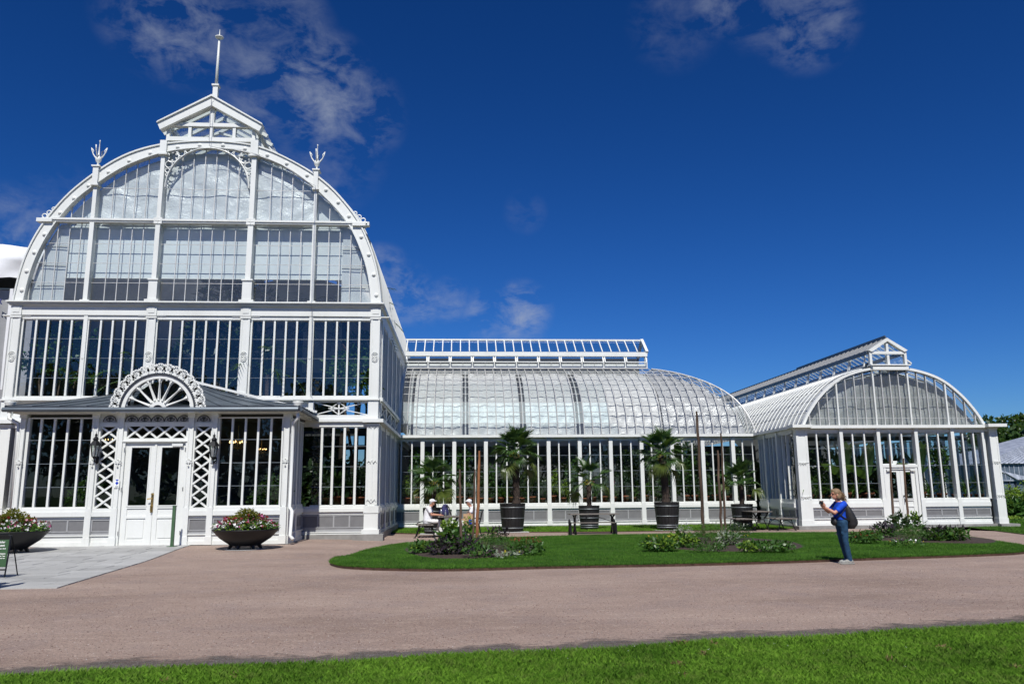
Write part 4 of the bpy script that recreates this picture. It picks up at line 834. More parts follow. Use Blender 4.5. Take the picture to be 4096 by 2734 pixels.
# far walls and floor of the palm house, plain, plus one added panel against the sky
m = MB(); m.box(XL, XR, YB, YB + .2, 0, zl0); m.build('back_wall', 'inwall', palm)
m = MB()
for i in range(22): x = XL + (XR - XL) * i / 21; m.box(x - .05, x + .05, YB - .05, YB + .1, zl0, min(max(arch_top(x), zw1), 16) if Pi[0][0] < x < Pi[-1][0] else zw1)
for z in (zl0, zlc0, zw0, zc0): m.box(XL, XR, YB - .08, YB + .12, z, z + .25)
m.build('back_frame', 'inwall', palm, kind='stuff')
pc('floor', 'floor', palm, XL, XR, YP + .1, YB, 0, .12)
sheet('end_curtain', 'cloth', palm, (Pi[0][0] + .3, Pi[-1][0] - .3, zc1, lambda x: arch_top(x) - .3), YB - .3, .05, .3, 77); pc('sky_block_panel', 'inwall', palm, XL, XA(1560, 1400, YB) - 2.6, YB - .2, YB - .12, zl0, zc1)  # last panel is added to keep bright sky out of the tall windows
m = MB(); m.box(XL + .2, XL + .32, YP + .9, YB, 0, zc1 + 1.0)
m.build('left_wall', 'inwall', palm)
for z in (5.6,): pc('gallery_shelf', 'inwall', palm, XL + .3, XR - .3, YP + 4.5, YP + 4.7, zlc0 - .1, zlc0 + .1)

# roof lantern
YL1 = 42.0
def LZ(py, px=845): return ZA(px, py, YP)
lan = pc('lantern_sill', 'white', palm, XA(670, 570, YP), XA(1024, 585, YP), YP - .16, YP + .1, arch_top(icx) + .25, LZ(556))
lx0_, lx1_ = XA(671, 540, YP), XA(1023, 550, YP); lxc = (lx0_ + lx1_) / 2; zl_b, zl_t, zl_h = LZ(556), LZ(513), LZ(499)
for px in (671, 757, 843, 934, 1012): X = XA(px, 535, YP); pc('lantern_post', 'white', palm, X, X + .11, YP - .12, YP + .05, zl_b - .25, zl_t)
pc('lantern_tie', 'white', palm, lx0_ - .1, lx1_ + .12, YP - .15, YP + .05, zl_t, zl_h)
za = LZ(400, 854); ex0, ez0 = at(640, 502, YP); ex1, ez1 = at(1059, 514, YP); ezm = (ez0 + ez1) / 2; lxa = (ex0 + ex1) / 2
for s, ex in ((-1, ex0), (1, ex1)):
    n = Vector((-(za - ezm) * s * -1, 0, abs(ex - lxa))).normalized(); 
    solid_band([(ex, ezm), (lxa, za)], [(ex + (.12 if s < 0 else -.12), ezm - .27), (lxa, za - .36)], YP - .3, YP + .0, 'gable_board', 'white', palm); solid_band([(ex - .02 * -s * -1, ezm + .03), (lxa, za + .05)], [(ex, ezm - .03), (lxa, za - .02)], YP - .36, YP + .02, 'gable_capping', 'white', palm)
pc('lantern_post', 'white', palm, lxa - .08, lxa + .08, YP - .13, YP + .03, zl_h, za - .3)
for s in (-1, 1):  # roof slopes of the lantern: rafters and glass running back
    e = ex0 if s < 0 else ex1
    MB().add([(e, YP, ezm - .05), (lxa, YP, za - .05), (lxa, YL1, za - .05), (e, YL1, ezm - .05), (e, YP, ezm - .065), (lxa, YP, za - .065), (lxa, YL1, za - .065), (e, YL1, ezm - .065)], [(0, 1, 2, 3), (7, 6, 5, 4), (0, 4, 5, 1), (2, 6, 7, 3)]).build('lantern_roof_glass', 'glassc', palm)
    for k in range(17):
        y = YP + .45 + k * .8; MB().bar((e, y, ezm - .12), (lxa, y, za - .12), .09, .12).build('rafter', 'white', palm)
    for k in range(5):
        y = YP + .9 + k * 2.6; MB().bar((e - s * .4, y, ezm - .25), (lxa, y, za - .9), .09, .08).build('brace', 'white', palm)
    xw = lx0_ if s < 0 else lx1_
    pc('lantern_side_sill', 'white', palm, xw - .06, xw + .06, YP + .1, YL1, zl_b - .6, zl_b); pc('eaves_beam', 'white', palm, xw - .08, xw + .08, YP + .1, YL1, zl_t, zl_h)
    for k in range(8):
        y = YP + .6 + k * 1.7; pc('lantern_post', 'white', palm, xw - .05, xw + .05, y - .05, y + .05, zl_b, zl_t)
        m = MB(); dx = .45 * s; A_ = (xw, y + .1, zl_t); B_ = (xw + dx, y + .1, zl_b - .1)
        m.bar(A_, B_, .05, .04); m.bar((xw, y + 1.5, zl_t), (xw + dx, y + 1.5, zl_b - .1), .05, .04); m.bar(B_, (xw + dx, y + 1.5, zl_b - .1), .05, .04); vt = m.build('hinged_vent', 'white', palm)
        MB().add([A_, B_, (xw + dx, y + 1.5, zl_b - .1), (xw, y + 1.5, zl_t), (xw, y + .1, zl_t + .01), (xw + dx, y + .1, zl_b - .09), (xw + dx, y + 1.5, zl_b - .09), (xw, y + 1.5, zl_t + .01)], [(0, 1, 2, 3), (7, 6, 5, 4)]).build('vent_pane', 'glass', vt)
for px0, px1 in ((684, 757), (768, 840), (856, 934), (946, 1012)): pc('pane', 'glassc', palm, XA(px0, 535, YP), XA(px1, 535, YP), YP - .03, YP - .024, zl_b - .05, zl_t)
for s, e in ((-1, ex0), (1, ex1)):
    xx = e + (-s) * .75
    MB().add([(xx, YP - .05, zl_h), (lxa + s * .08, YP - .05, zl_h), (lxa + s * .08, YP - .05, za - .4), (xx, YP - .044, zl_h), (lxa + s * .08, YP - .044, zl_h), (lxa + s * .08, YP - .044, za - .4)], [(0, 1, 2), (5, 4, 3)]).build('pane', 'glassc', palm)
# spire
sx, _ = at(863, 367, YP); YS = YP + .05
def SZ(py): return ZA(865, py, YP)
sxx = XA(860, 395, YP)
pc('spire_foot', 'white', palm, sxx - .09, sxx + .09, YS - .09, YS + .09, SZ(402), SZ(345)); pc('spire_collar', 'white', palm, sxx - .13, sxx + .13, YS - .13, YS + .13, SZ(345), SZ(339))
MB().tube([(sxx, YS, SZ(339)), (sxx, YS, SZ(240)), (sxx, YS, ZA(878, 150, YP))], [.06, .05, .036], 10).build('spire', 'white', palm, True)
zt_ = ZA(878, 150, YP); MB().lathe([(.04, 0), (.15, .06), (.16, .09), (.06, .12), (.02, .16), (.008, .4), (0, .42)], (sxx, YS, zt_ - .05), 12).build('spire_cap', 'white', palm, True)
# lightning cable
m = MB(); pts = [at(x, y, YP - .25) for x, y in [(858, 398), (850, 402), (849, 440), (846, 480), (844, 520), (841, 560), (843, 590), (880, 596), (960, 600), (1040, 622), (1130, 662), (1230, 728), (1262, 745), (1262, 780), (1260, 850), (1255, 980), (1248, 1180), (1247, 1215), (1246, 1300), (1243, 1420), (1238, 1560), (1250, 1600), (1262, 1680)]]
m.tube([(x, YP - (.38 if i < 7 else .3 if z > zc0 - .6 else .16), z) for i, (x, z) in enumerate(pts)], .008, 4); m.build('lightning_cable', 'steel', palm)
# ------------------------------------------------------------------ entrance porch
YV = 25.4; wv = Wall('x', YV)
def QX(px, py): return XA(px, py, YV)
def QZ(py, px=600): return ZA(px, py, YV)
porch = thing('entrance_porch', 'low white entrance porch with double door, half-round fanlight and dark metal roof', 'porch', (QX(620, 2100), YV, 0))
gz0 = .10
vL, vR = QX(96, 1690), QX(1160, 1690)
zg = QZ(1645); zwt = QZ(1668); zwb = ZA(600, 2030, YV); zsl = ZA(600, 2047, YV)
vz = (gz0, ZA(600, 2136, YV), ZA(600, 2122, YV), ZA(600, 2076, YV), ZA(600, 2062, YV), zwb)
cols = [(QX(91, 1686), QX(110, 1686)), (QX(380, 1686), QX(402, 1686)), (QX(480, 1686), QX(502, 1686)), (QX(760, 1686), QX(781, 1686)), (QX(855, 1686), QX(875, 1686)), (QX(800 + 667 / 1.96, 1690), QX(800 + 710 / 1.96, 1690))]
for i, (a, b) in enumerate(cols):
    pilaster(wv, porch, a, b, vz[5], zwt + .1, -.1, (gz0, vz[5]), (zwt - .02, zwt + .1)); xc = (a + b) / 2; zc = QZ(1850)
    m = MB()
    for (dx, dz, ex, ez) in ((-.09, .08, 0, .02), (.09, .08, 0, .02), (-.1, 0, .1, 0), (0, -.1, 0, .1)): m.bar((xc + dx, YV - .13, zc + dz), (xc + ex, YV - .13, zc + ez), .022, .03)
    m.lathe([(0, -.03), (.03, 0), (0, .03)], (xc, YV - .14, zc - .1), 6); m.lathe([(0, -.03), (.03, 0), (0, .03)], (xc, YV - .14, zc + .1), 6); m.build('column_ornament', 'white', porch)
def cx(v, y=1686): return QX(v / 1.96, y)
wb1 = (cols[0][1] + .1, cols[1][0] - .06); wb2 = (cols[4][1] + .06, cols[5][0] - .08)
jv = [QZ(1944.5), QZ(1851.5), QZ(1758)]
glazed_bay(wv, porch, wb1[0], wb1[1], zwb, zwt, [cx(v) for v in (328, 433, 537, 641)], jv, .063, 'glassd', .04, -.02, inner=.05, recess=.045)
glazed_bay(wv, porch, wb2[0], wb2[1], zwb, zwt, [QX(800 + v / 1.96, 1690) for v in (258, 361, 461, 562)], jv, .063, 'glassd', .04, -.02, inner=.05, recess=.045)
for a, b in (wb1, wb2):
    pc('window_side', 'white', porch, a - .08, a, YV - .04, YV + .12, zwb, zwt); pc('window_side', 'white', porch, b, b + .05, YV - .04, YV + .12, zwb, zwt)
dado(wv, porch, cols[0][1], cols[1][0], vz, 4); dado(wv, porch, cols[4][1], cols[5][0], vz, 4)
dado(wv, porch, cols[1][1], cols[2][0], vz, 1); dado(wv, porch, cols[3][1], cols[4][0], vz, 1)
zk0, zk1 = zwb, QZ(1706)
def lattice(a0, a1, z0, z1, n, name='lattice_bar', vert=True):
    if vert:
        st = (z1 - z0) / n
        for k in range(n):
            za_, zb_ = z0 + st * k, z0 + st * (k + 1)
            MB().bar((a0, YV - .02, za_), (a1, YV - .02, zb_), .055, .05, (0, 1, 0)).build(name, 'white', porch); MB().bar((a1, YV + .005, za_), (a0, YV + .005, zb_), .055, .05, (0, 1, 0)).build(name, 'white', porch)
    else:
        st = (a1 - a0) / n
        for k in range(n):
            x, x2 = a0 + st * k, a0 + st * (k + 1)
            MB().bar((x, YV - .02, z0), (x2, YV - .02, z1), .055, .05, (0, 1, 0)).build(name, 'white', porch); MB().bar((x2, YV + .005, z0), (x, YV + .005, z1), .055, .05, (0, 1, 0)).build(name, 'white', porch)
for a, b in ((cols[1][1], cols[2][0]), (cols[3][1], cols[4][0])):
    f = .05; pc('lattice_frame', 'white', porch, a, a + f, YV - .05, YV + .1, zk0, zk1); pc('lattice_frame', 'white', porch, b - f, b, YV - .05, YV + .1, zk0, zk1); pc('lattice_frame', 'white', porch, a, b, YV - .05, YV + .1, zk1, zk1 + .12)
    lattice(a + f, b - f, zk0, zk1, 7); pc('pane', 'glassd', porch, a + f, b - f, YV + .06, YV + .066, zk0, zk1)
    pc('frieze_board', 'white', porch, a, b, YV - .02, YV + .1, zk1 + .12, zwt + .1)
# door
d0, d1 = cols[2][1] + .04, cols[3][0] - .02; dzt = QZ(1769); tz_ = (QZ(1752), QZ(1704))
pc('door_head', 'white', porch, d0 - .04, d1 + .02, YV - .06, YV + .1, dzt, tz_[0]); pc('door_head', 'white', porch, d0 - .04, d1 + .02, YV - .10, YV + .1, dzt + .02, dzt + .06)
pc('door_head', 'white', porch, d0 - .04, d1 + .02, YV - .05, YV + .1, tz_[1], QZ(1688)); pc('lattice_frame', 'white', porch, d0 - .04, d0 + .05, YV - .05, YV + .1, tz_[0], tz_[1]); pc('lattice_frame', 'white', porch, d1 - .05, d1 + .02, YV - .05, YV + .1, tz_[0], tz_[1])
lattice(d0 + .05, d1 - .05, tz_[0], tz_[1], 4, 'lattice_bar', False); pc('pane', 'glassd', porch, d0 + .05, d1 - .05, YV + .06, YV + .066, *tz_); pc('frieze_board', 'white', porch, d0 - .04, d1 + .02, YV - .01, YV + .1, QZ(1688), zwt + .1)
pc('door_jamb', 'white', porch, d0 - .04, d0 + .04, YV - .07, YV + .1, gz0, dzt); pc('door_jamb', 'white', porch, d1 - .04, d1 + .02, YV - .07, YV + .1, gz0, dzt)
dm = (d0 + .04 + d1 - .04) / 2
def door_leaf(par, a0, a1, z0, z1, y, gl, st=.17, lockr=.29, mid=None):
    """panelled leaf: gl=(z0,z1) of the glass"""
    r = D.objects.new('door', None); C.objects.link(r); r.parent = par; r.location = Vector(((a0 + a1) / 2, y, z0)) - base_of(par)
    pc('stile', 'white', r, a0 + .004, a0 + st, y, y + .06, z0, z1); pc('stile', 'white', r, a1 - st, a1 - .004, y, y + .06, z0, z1); pc('rail', 'white', r, a0 + st, a1 - st, y, y + .06, gl[1], z1)
    pc('rail', 'white', r, a0 + st, a1 - st, y, y + .06, z0, z0 + .16); pm = z0 + (gl[0] - z0) * .68; pc('rail', 'white', r, a0 + st, a1 - st, y, y + .06, pm, pm + .07); pc('rail', 'white', r, a0 + st, a1 - st, y, y + .06, gl[0] - .08, gl[0])
    pc('door_panel', 'white', r, a0 + st, a1 - st, y + .03, y + .05, z0 + .16, pm); pc('door_panel', 'white', r, a0 + st + .05, a1 - st - .05, y + .012, y + .05, z0 + .21, pm - .05); pc('door_panel', 'white', r, a0 + st, a1 - st, y + .03, y + .05, pm + .07, gl[0] - .08)
    for (p, q_) in ((a0 + st - .02, a0 + st + .015), (a1 - st - .015, a1 - st + .02)): pc('glass_bead', 'white', r, p, q_, y - .015, y + .02, gl[0] - .02, gl[1] + .02)
    for (p, q_) in ((gl[0] - .02, gl[0] + .015), (gl[1] - .015, gl[1] + .02)): pc('glass_bead', 'white', r, a0 + st + .015, a1 - st - .015, y - .015, y + .02, p, q_)
    pc('door_glass', 'glassd', r, a0 + st, a1 - st, y + .03, y + .036, gl[0], gl[1]); return r
gl = (ZA(540, 2022, YV), QZ(1787)); L1 = door_leaf(porch, d0 + .04, dm, gz0, dzt, YV - .0, gl); L2 = door_leaf(porch, dm, d1 - .04, gz0, dzt, YV - .0, gl)
pc('astragal', 'white', L1, dm - .03, dm + .03, YV - .03, YV, gz0, dzt)
hx, hz = at(607, 2008, YV - .05); m = MB(); m.box(hx - .035, hx + .035, YV - .04, YV - .03, hz - .3, hz + .28); m.tube([(hx, YV - .05, hz + .12), (hx, YV - .11, hz + .12), (hx - .12, YV - .12, hz + .1)], .018, 8); m.tube([(hx, YV - .05, hz - .12), (hx, YV - .12, hz - .1), (hx, YV - .12, hz - .25), (hx, YV - .05, hz - .27)], .016, 8); m.lathe([(0, 0), (.03, .01), (.03, .03), (0, .05)], (hx, YV - .09, hz + .22), 8); m.build('door_handle', 'brass', L2)
for z in (gz0 + .3, gz0 + 1.6, gz0 + 2.8):
    pc('hinge', 'steel', L1, d0 + .02, d0 + .045, YV - .09, YV - .05, z, z + .12); pc('hinge', 'steel', L2, d1 - .05, d1 - .025, YV - .09, YV - .05, z, z + .12)
pc('door_closer', 'white', L2, d1 - .45, d1 - .12, YV - .09, YV - .02, dzt - .12, dzt - .04)
# carved half-round panels in the frieze
def fan_panel(x, z, r):
    o_ = [(x + r * cos(t), z + r * sin(t)) for t in np.linspace(0, pi, 15)]; m = MB(); m.plate(o_, [], YV - .045, YV - .02); m.build('carved_panel', 'greyf', porch)
    m = MB(); m.tube([(a, YV - .05, b) for a, b in o_], .014, 4); m.tube([(x, YV - .05, z), (x, YV - .05, z + r * .8)], .014, 4)
    for s in (-1, 1):
        m.tube([(x + s * a * r, YV - .05, z + b * r) for a, b in ((0, .1), (.3, .15), (.55, .3), (.5, .55), (.3, .5), (.35, .35))], .012, 4); m.tube([(x + s * a * r, YV - .05, z + b * r) for a, b in ((0, .3), (.15, .5), (.2, .75))], .016, 4)
    m.build('carved_scroll', 'zincd', porch)
zq = QZ(1686.5)
for k in range(5): fan_panel(cx(1038 + 102 * k, 1675), zq, .195)
fan_panel(cx(867, 1675), zq, .195); fan_panel(cx(1602, 1675), zq, .195)
# eaves, gutter, hipped roof
rz0, rz1 = zg - .02, QZ(1632)
pc('eaves_soffit', 'white', porch, vL - .2, vR + .22, YV - .3, YP - .1, zwt + .1, zwt + .2); pc('eaves_moulding', 'white', porch, vL - .28, vR + .3, YV - .38, YP - .1, zwt + .2, rz0)
MB().tube([(vL - .42, YV - .47, rz0 + .04), (vR + .34, YV - .47, rz0 + .04)], .07, 8).build('gutter', 'zinc', porch); MB().tube([(vR + .40, YV - .4, rz0 + .04), (vR + .40, YP - .1, rz0 + .0)], .06, 8).build('gutter', 'zinc', porch)
ze_ = rz1 + .02; pkx, pkz = XA(746, 1526, YP), ZA(746, 1526, YP); eL, eR = vL - .4, vR + .38; eF = YV - .42
MB().box(eL, eR, eF, eF + .04, rz0 + .02, ze_ + .01).build('eaves_board', 'zincd', porch)
PK = Vector((pkx, YP - .1, pkz)); A_ = Vector((eL, eF, ze_)); B_ = Vector((eR, eF, ze_)); Cr = Vector((eR, YP - .1, ze_)); Cl = Vector((eL, YP - .1, ze_))
mR = Vector((XA(953, 1580, YP), YP - .1, ZA(953, 1580, YP)))
def curve_pt(P, Q, t, sag=.12):   # roof sheets dip a little between eaves and peak
    p = P.lerp(Q, t); p.z -= sag * 4 * t * (1 - t) ; return p
NF = 11
for k in range(NF):     # front face: strips from eaves to peak
    t0, t1 = k / NF, (k + 1) / NF; a, b = A_.lerp(B_, t0), A_.lerp(B_, t1)
    v = []; R_ = 6
    for j in range(R_ + 1): u = j / R_; v += [curve_pt(a, PK, u), curve_pt(b, PK, u)]
    MB().add(v + [p - Vector((0, 0, .03)) for p in v], [(2 * j, 2 * j + 1, 2 * j + 3, 2 * j + 2) for j in range(R_)]).build('roof_sheet', 'zinc', porch, True)
    m = MB(); m.tube([curve_pt(a, PK, u / 8) + Vector((0, 0, .02)) for u in range(8)], .014, 4); m.build('standing_seam', 'zinc', porch)
for s, (P, Q) in ((1, (B_, Cr)), (-1, (A_, Cl))):
    for k in range(7):
        t0, t1 = k / 7, (k + 1) / 7; a, b = P.lerp(Q, t0), P.lerp(Q, t1); v = []
        for j in range(7): u = j / 6; v += [curve_pt(a, PK, u), curve_pt(b, PK, u)]
        MB().add(v, [(2 * j, 2 * j + 1, 2 * j + 3, 2 * j + 2) for j in range(6)]).build('roof_sheet', 'zinc', porch, True); m = MB(); m.tube([curve_pt(a, PK, u / 8) + Vector((0, 0, .02)) for u in range(8)], .014, 4); m.build('standing_seam', 'zinc', porch)
m = MB(); m.bar(tuple(PK + Vector((0, -.02, .06))), tuple(Cr + Vector((0, -.02, .1))), .04, .08); m.bar(tuple(PK + Vector((0, -.02, .06))), tuple(Cl + Vector((0, -.02, .1))), .04, .08); m.build('wall_flashing', 'white', porch)
# side wall of the porch (right)
wsv = Wall('y', vR, 1)
for y in (YV + .02, YV + 1.15): pilaster(wsv, porch, y, y + .2, vz[5], zwt + .1, -.03, (gz0, vz[5]), None, 'side_column', False)
for a, b in ((YV + .24, YV + 1.13), (YV + 1.37, YP - .2)):
    glazed_bay(wsv, porch, a, b, zwb, zwt, [a + (b - a) / 3, a + (b - a) * 2 / 3], jv, .06, 'glassd'); dado(wsv, porch, a - .02, b + .02, vz, 2, .04)
pc('concrete_base', 'conc', porch, cols[4][1] - .1, vR + .12, YV - .13, YP, -.05, gz0 - .003); pc('concrete_base', 'conc', porch, vL - .1, cols[1][1], YV - .13, YP, -.05, gz0 - .003)
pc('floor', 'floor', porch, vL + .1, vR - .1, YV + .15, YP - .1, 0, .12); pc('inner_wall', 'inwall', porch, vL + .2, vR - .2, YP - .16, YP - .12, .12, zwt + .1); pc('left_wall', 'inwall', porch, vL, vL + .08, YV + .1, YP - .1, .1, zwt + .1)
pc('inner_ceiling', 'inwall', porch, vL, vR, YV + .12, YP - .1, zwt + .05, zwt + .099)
# threshold
pc('threshold', 'bar', porch, d0, d1, YV - .12, YV + .1, gz0 - .02, gz0 + .012)
# fanlight gable
YF = YV - .40; fcx = XA(632, 1640, YF); fz = ZA(632, 1641, YF); R1 = XA(780.6, 1637, YF) - fcx; sz = (ZA(632, 1497, YF) - fz) / R1
fanl = D.objects.new('fanlight', None); C.objects.link(fanl); fanl.parent = porch; fanl.location = Vector((fcx, YF, fz)) - base_of(porch)
def pol(r, t): return (fcx + r * R1 * cos(t), fz + r * R1 * sin(t) * sz)
outer = [pol(.90, t) for t in np.linspace(0, pi, 49)]
holes = []
for k in range(8):
    t = pi * (k + .5) / 8; c = Vector((cos(t), sin(t))); p = Vector((-sin(t), cos(t))); h = []
    for (r, w) in ((.25, 0.0), (.32, .026), (.5, .072), (.62, .103), (.71, .118), (.79, .105), (.84, .065), (.86, 0)): h.append((r, w))
    L_ = [(c * r + p * w) for r, w in h] + [(c * r - p * w) for r, w in reversed(h[1:-1])]; holes.append([(fcx + q.x * R1, fz + (q.y * sz + .035) * R1) for q in L_])
hub = [pol(.15, t) for t in np.linspace(0, pi, 13)]; hub = [(a, b + .02) for a, b in hub]; holes.append(hub)
outer2 = [(outer[-1][0], fz - .02), (outer[0][0], fz - .02)] + outer
MB().plate(outer2, holes, YF, YF + .05).build('fan_plate', 'white', fanl)
m = MB(); m.plate([(fcx - .85 * R1, fz)] + [] + [(fcx + .85 * R1, fz)] + [pol(.85, t) for t in np.linspace(.05, pi - .05, 20)], [], YF + .14, YF + .15); m.build('fan_glass', 'glassd', fanl)
m = MB(); m.plate([(fcx - .89 * R1, fz)] + [(fcx + .89 * R1, fz)] + [pol(.89, t) for t in np.linspace(.05, pi - .05, 20)], [], YF + .5, YF + .52); m.build('fan_back', 'inwall', fanl)
solid = [pol(1.0, t) for t in np.linspace(0, pi, 49)]; inn = [pol(.88, t) for t in np.linspace(0, pi, 49)]; solid_band(solid, inn, YF - .06, YF + .06, 'fan_hood', 'white', fanl)
solid_band([pol(1.03, t) for t in np.linspace(0, pi, 49)], [pol(.985, t) for t in np.linspace(0, pi, 49)], YF - .1, YF + .5, 'fan_hood', 'zincd', fanl)
for k in range(1, 8):
    t = pi * k / 8; a, b = pol(.24, t), pol(.83, t); mdl = [pol(r, t) for r in (.24, .27, .28, .31, .5, .74, .76, .80, .84)]
    MB().tube([(x, YF - .03, z + .03) for x, z in mdl], [.026, .036, .024, .028, .02, .017, .028, .024, .036], 7).build('fan_spoke', 'white', fanl, True)
solid_band([pol(.24, t) for t in np.linspace(0, pi, 17)], [pol(.15, t) for t in np.linspace(0, pi, 17)], YF - .05, YF + .02, 'fan_hub', 'white', fanl)
pc('fan_base', 'white', fanl, fcx - R1 * 1.0, fcx + R1 * 1.0, YF - .08, YF + .05, fz - .06, fz + .03)
# crest of pierced palmettes
pr_ = .15; po = []
for t in np.linspace(0, 2 * pi, 40, endpoint=False): rr = pr_ * (1 + .07 * abs(sin(4.5 * t))); po.append((rr * sin(t), rr * cos(t) + .15 * (.5 if abs(t) < 0 else 1) * .0))
ph_ = []
for k in range(-2, 3):
    t = k * .55; c = Vector((sin(t), cos(t))); p = Vector((c.y, -c.x)); ph_.append([tuple(c * r + p * w) for r, w in ((.04, 0), (.08, .017), (.115, .021), (.133, 0), (.115, -.021), (.08, -.017))])
for s in (-1, 1): ph_.append([(s * .075 + .032 * cos(t), -.075 + .032 * sin(t)) for t in np.linspace(0, 2 * pi, 9, endpoint=False)])
pm_ = MB().plate(po, ph_, -.015, .015); pm_.tube([(.03 * cos(t), -.03, .03 * sin(t)) for t in np.linspace(0, 2 * pi, 9)], .012, 4); pm_.box(-.03, .03, -.012, .012, -.30, -.15)
for s in (-1, 1): pm_.tube([(s * .02, -.02, -.14), (s * .08, -.02, -.18), (s * .13, -.02, -.13), (s * .1, -.02, -.09)], .014, 4)
pme = pm_.mesh('palmette'); pme.materials.append(M['white']); NPM = 17
for k in range(NPM):
    t = pi * (k + .35) / (NPM - .3); o = link('palmette', pme, None, fanl); x, z = pol(1.17, t); o.location = (x - fcx, -.05, z - fz); o.rotation_euler = (0, -(t - pi / 2), 0)
    if k < NPM - 1:
        t2 = t + pi / (NPM - .3) / 2; x, z = pol(1.24, t2); a = MB().lathe([(0, -.05), (.03, 0), (0, .08)], (0, 0, 0), 5).build('crest_bud', 'white', fanl, False, False); a.location = (x - fcx, -.05, z - fz); a.rotation_euler = (0, -(t2 - pi / 2), 0)
# downpipes of the porch
def pipe(px_list, Y, name='downpipe', r=.055, mat='white', par=porch, top=None):
    pts = [(*at(x, y, Yq), Yq) for x, y, Yq in px_list]; m = MB(); m.tube([(a, q_, b) for a, b, q_ in pts], r, 9)
    o = m.build(name, mat, par, True); 
    if top: MB().lathe([(r, 0), (r * 1.2, .05), (.16, .32), (.17, .36), (.0, .36)], (pts[0][0], pts[0][2], pts[0][1] - .05), 12).build('rainwater_head', mat, par, True)
    for q_ in ():
        pass
    return o
pipe([(1191, 1645, YV - .3), (1192, 1670, YV - .3), (1174, 1690, YV - .12), (1172, 1720, YV - .1), (1158, 2025, YV - .1), (1168, 2042, YV - .22), (1160, 2140, YV - .22), (1172, 2156, YV - .35)], YV, top=True)
pipe([(38, 1645, YV + .1), (36, 1672, YV + .1), (75, 1694, YV + .0), (73, 1745, YV), (48, 2035, YV)], YV, top=True)
# blue and white shield notice
X, Z = at(468, 1931, YV - .12); pc('notice_plate', 'textw', porch, X - .075, X + .075, YV - .128, YV - .12, Z - .14, Z + .12)
m = MB()
for (pts) in ([(-.055, .11), (.055, .11), (0, .055)], [(0, .055), (.05, 0.0), (0, -.06), (-.05, 0.0)]): m.plate([(X + a, Z + b) for a, b in pts], [], YV - .131, YV - .128)
m.build('notice_emblem', 'blue', porch); m = MB(); m.box(X - .05, X + .05, YV - .13, YV - .128, Z - .1, Z - .09); m.box(X - .045, X + .045, YV - .13, YV - .128, Z - .12, Z - .113); m.build('notice_print', 'text_navy', porch)

# wall lanterns
def wall_lantern(px, py, label):
    X, Z = at(px, py, YV - .3); r = thing('wall_lantern', label, 'lantern', (X, YV - .3, Z), 0, 'black wall lanterns flanking the porch door'); m = MB()
    m.lathe([(.075, -.22), (.13, .12), (.15, .13)], (0, 0, 0), 6); b = MB()
    for k in range(6): t = k * pi / 3; b.bar((.078 * cos(t), .078 * sin(t), -.22), (.135 * cos(t), .135 * sin(t), .12), .018, .018)
    b.build('lantern_frame', 'black', r, False, False); m.build('lantern_glass', 'bottle', r, False, False); q_ = MB().lathe([(.18, .11), (.17, .14), (.09, .24), (.075, .25), (.075, .29), (.1, .3), (.04, .37), (.03, .4), (.045, .43), (.012, .47), (.0, .56)], (0, 0, 0), 6); q_.build('lantern_cap', 'black', r, False, False)
    MB().lathe([(.0, -.33), (.03, -.3), (.05, -.26), (.08, -.22), (.0, -.22)], (0, 0, 0), 6).build('lantern_foot', 'black', r, False, False); MB().tube([(0, 0, -.3), (0, .05, -.38), (0, .14, -.4), (0, .2, -.33)], .018, 6).build('bracket_arm', 'black', r, False, False); MB().lathe([(0, -.12), (.05, -.08), (.06, .1), (0, .14)], (0, .2, -.33), 8, 1, .4).build('wall_plate', 'black', r, False, False)
wall_lantern(380, 1795, 'black wall lantern to the left of the porch door'); wall_lantern(854, 1797, 'black wall lantern to the right of the porch door')
# chandeliers in the porch, lit; the left one only models a reflection
def chandelier(px, py, Y, s, label):
    X, Z = at(px, py, Y); r = thing('chandelier', label, 'chandelier', (X, Y, Z), 0, 'lit chandeliers inside the porch'); m = MB()
    for k in range(8):
        t = k * pi / 4; m.tube([(0, 0, -.1 * s), (.12 * s * cos(t), .12 * s * sin(t), -.15 * s), (.26 * s * cos(t), .26 * s * sin(t), .02 * s)], .008, 4)
    m.tube([(0, 0, -.2 * s), (0, 0, .6 * s)], .012, 5); m.build('chandelier_arms', 'brass', r, False, False); c = MB()
    for k in range(8): t = k * pi / 4; c.lathe([(0, 0), (.022 * s, .02 * s), (0, .09 * s)], (.26 * s * cos(t), .26 * s * sin(t), .03 * s), 5)
    c.build('bulb', 'candle', r, False, False); c = MB()
    for k in range(26): t = k * 2.4; c.lathe([(0, -.03), (.02, 0), (0, .03)], ((.06 + .16 * (k % 3) / 2) * s * cos(t), (.06 + .16 * (k % 3) / 2) * s * sin(t), (-.1 - .22 * (1 - (k % 3) / 2)) * s), 4)
    c.build('crystal_drop', 'bottle', r, False, False)
chandelier(951, 1775, YV + 1.2, 1.0, 'lit crystal chandelier behind the right porch window'); chandelier(1046, 1800, YV + 1.7, .6, 'small lit chandelier close to the right end of the porch'); chandelier(441, 1762, YV + 1.6, .6, 'small glowing chandelier shape standing in for a reflection at the left lattice panel')  # third call: glowing stand-in for a glass reflection, no lamp hangs there

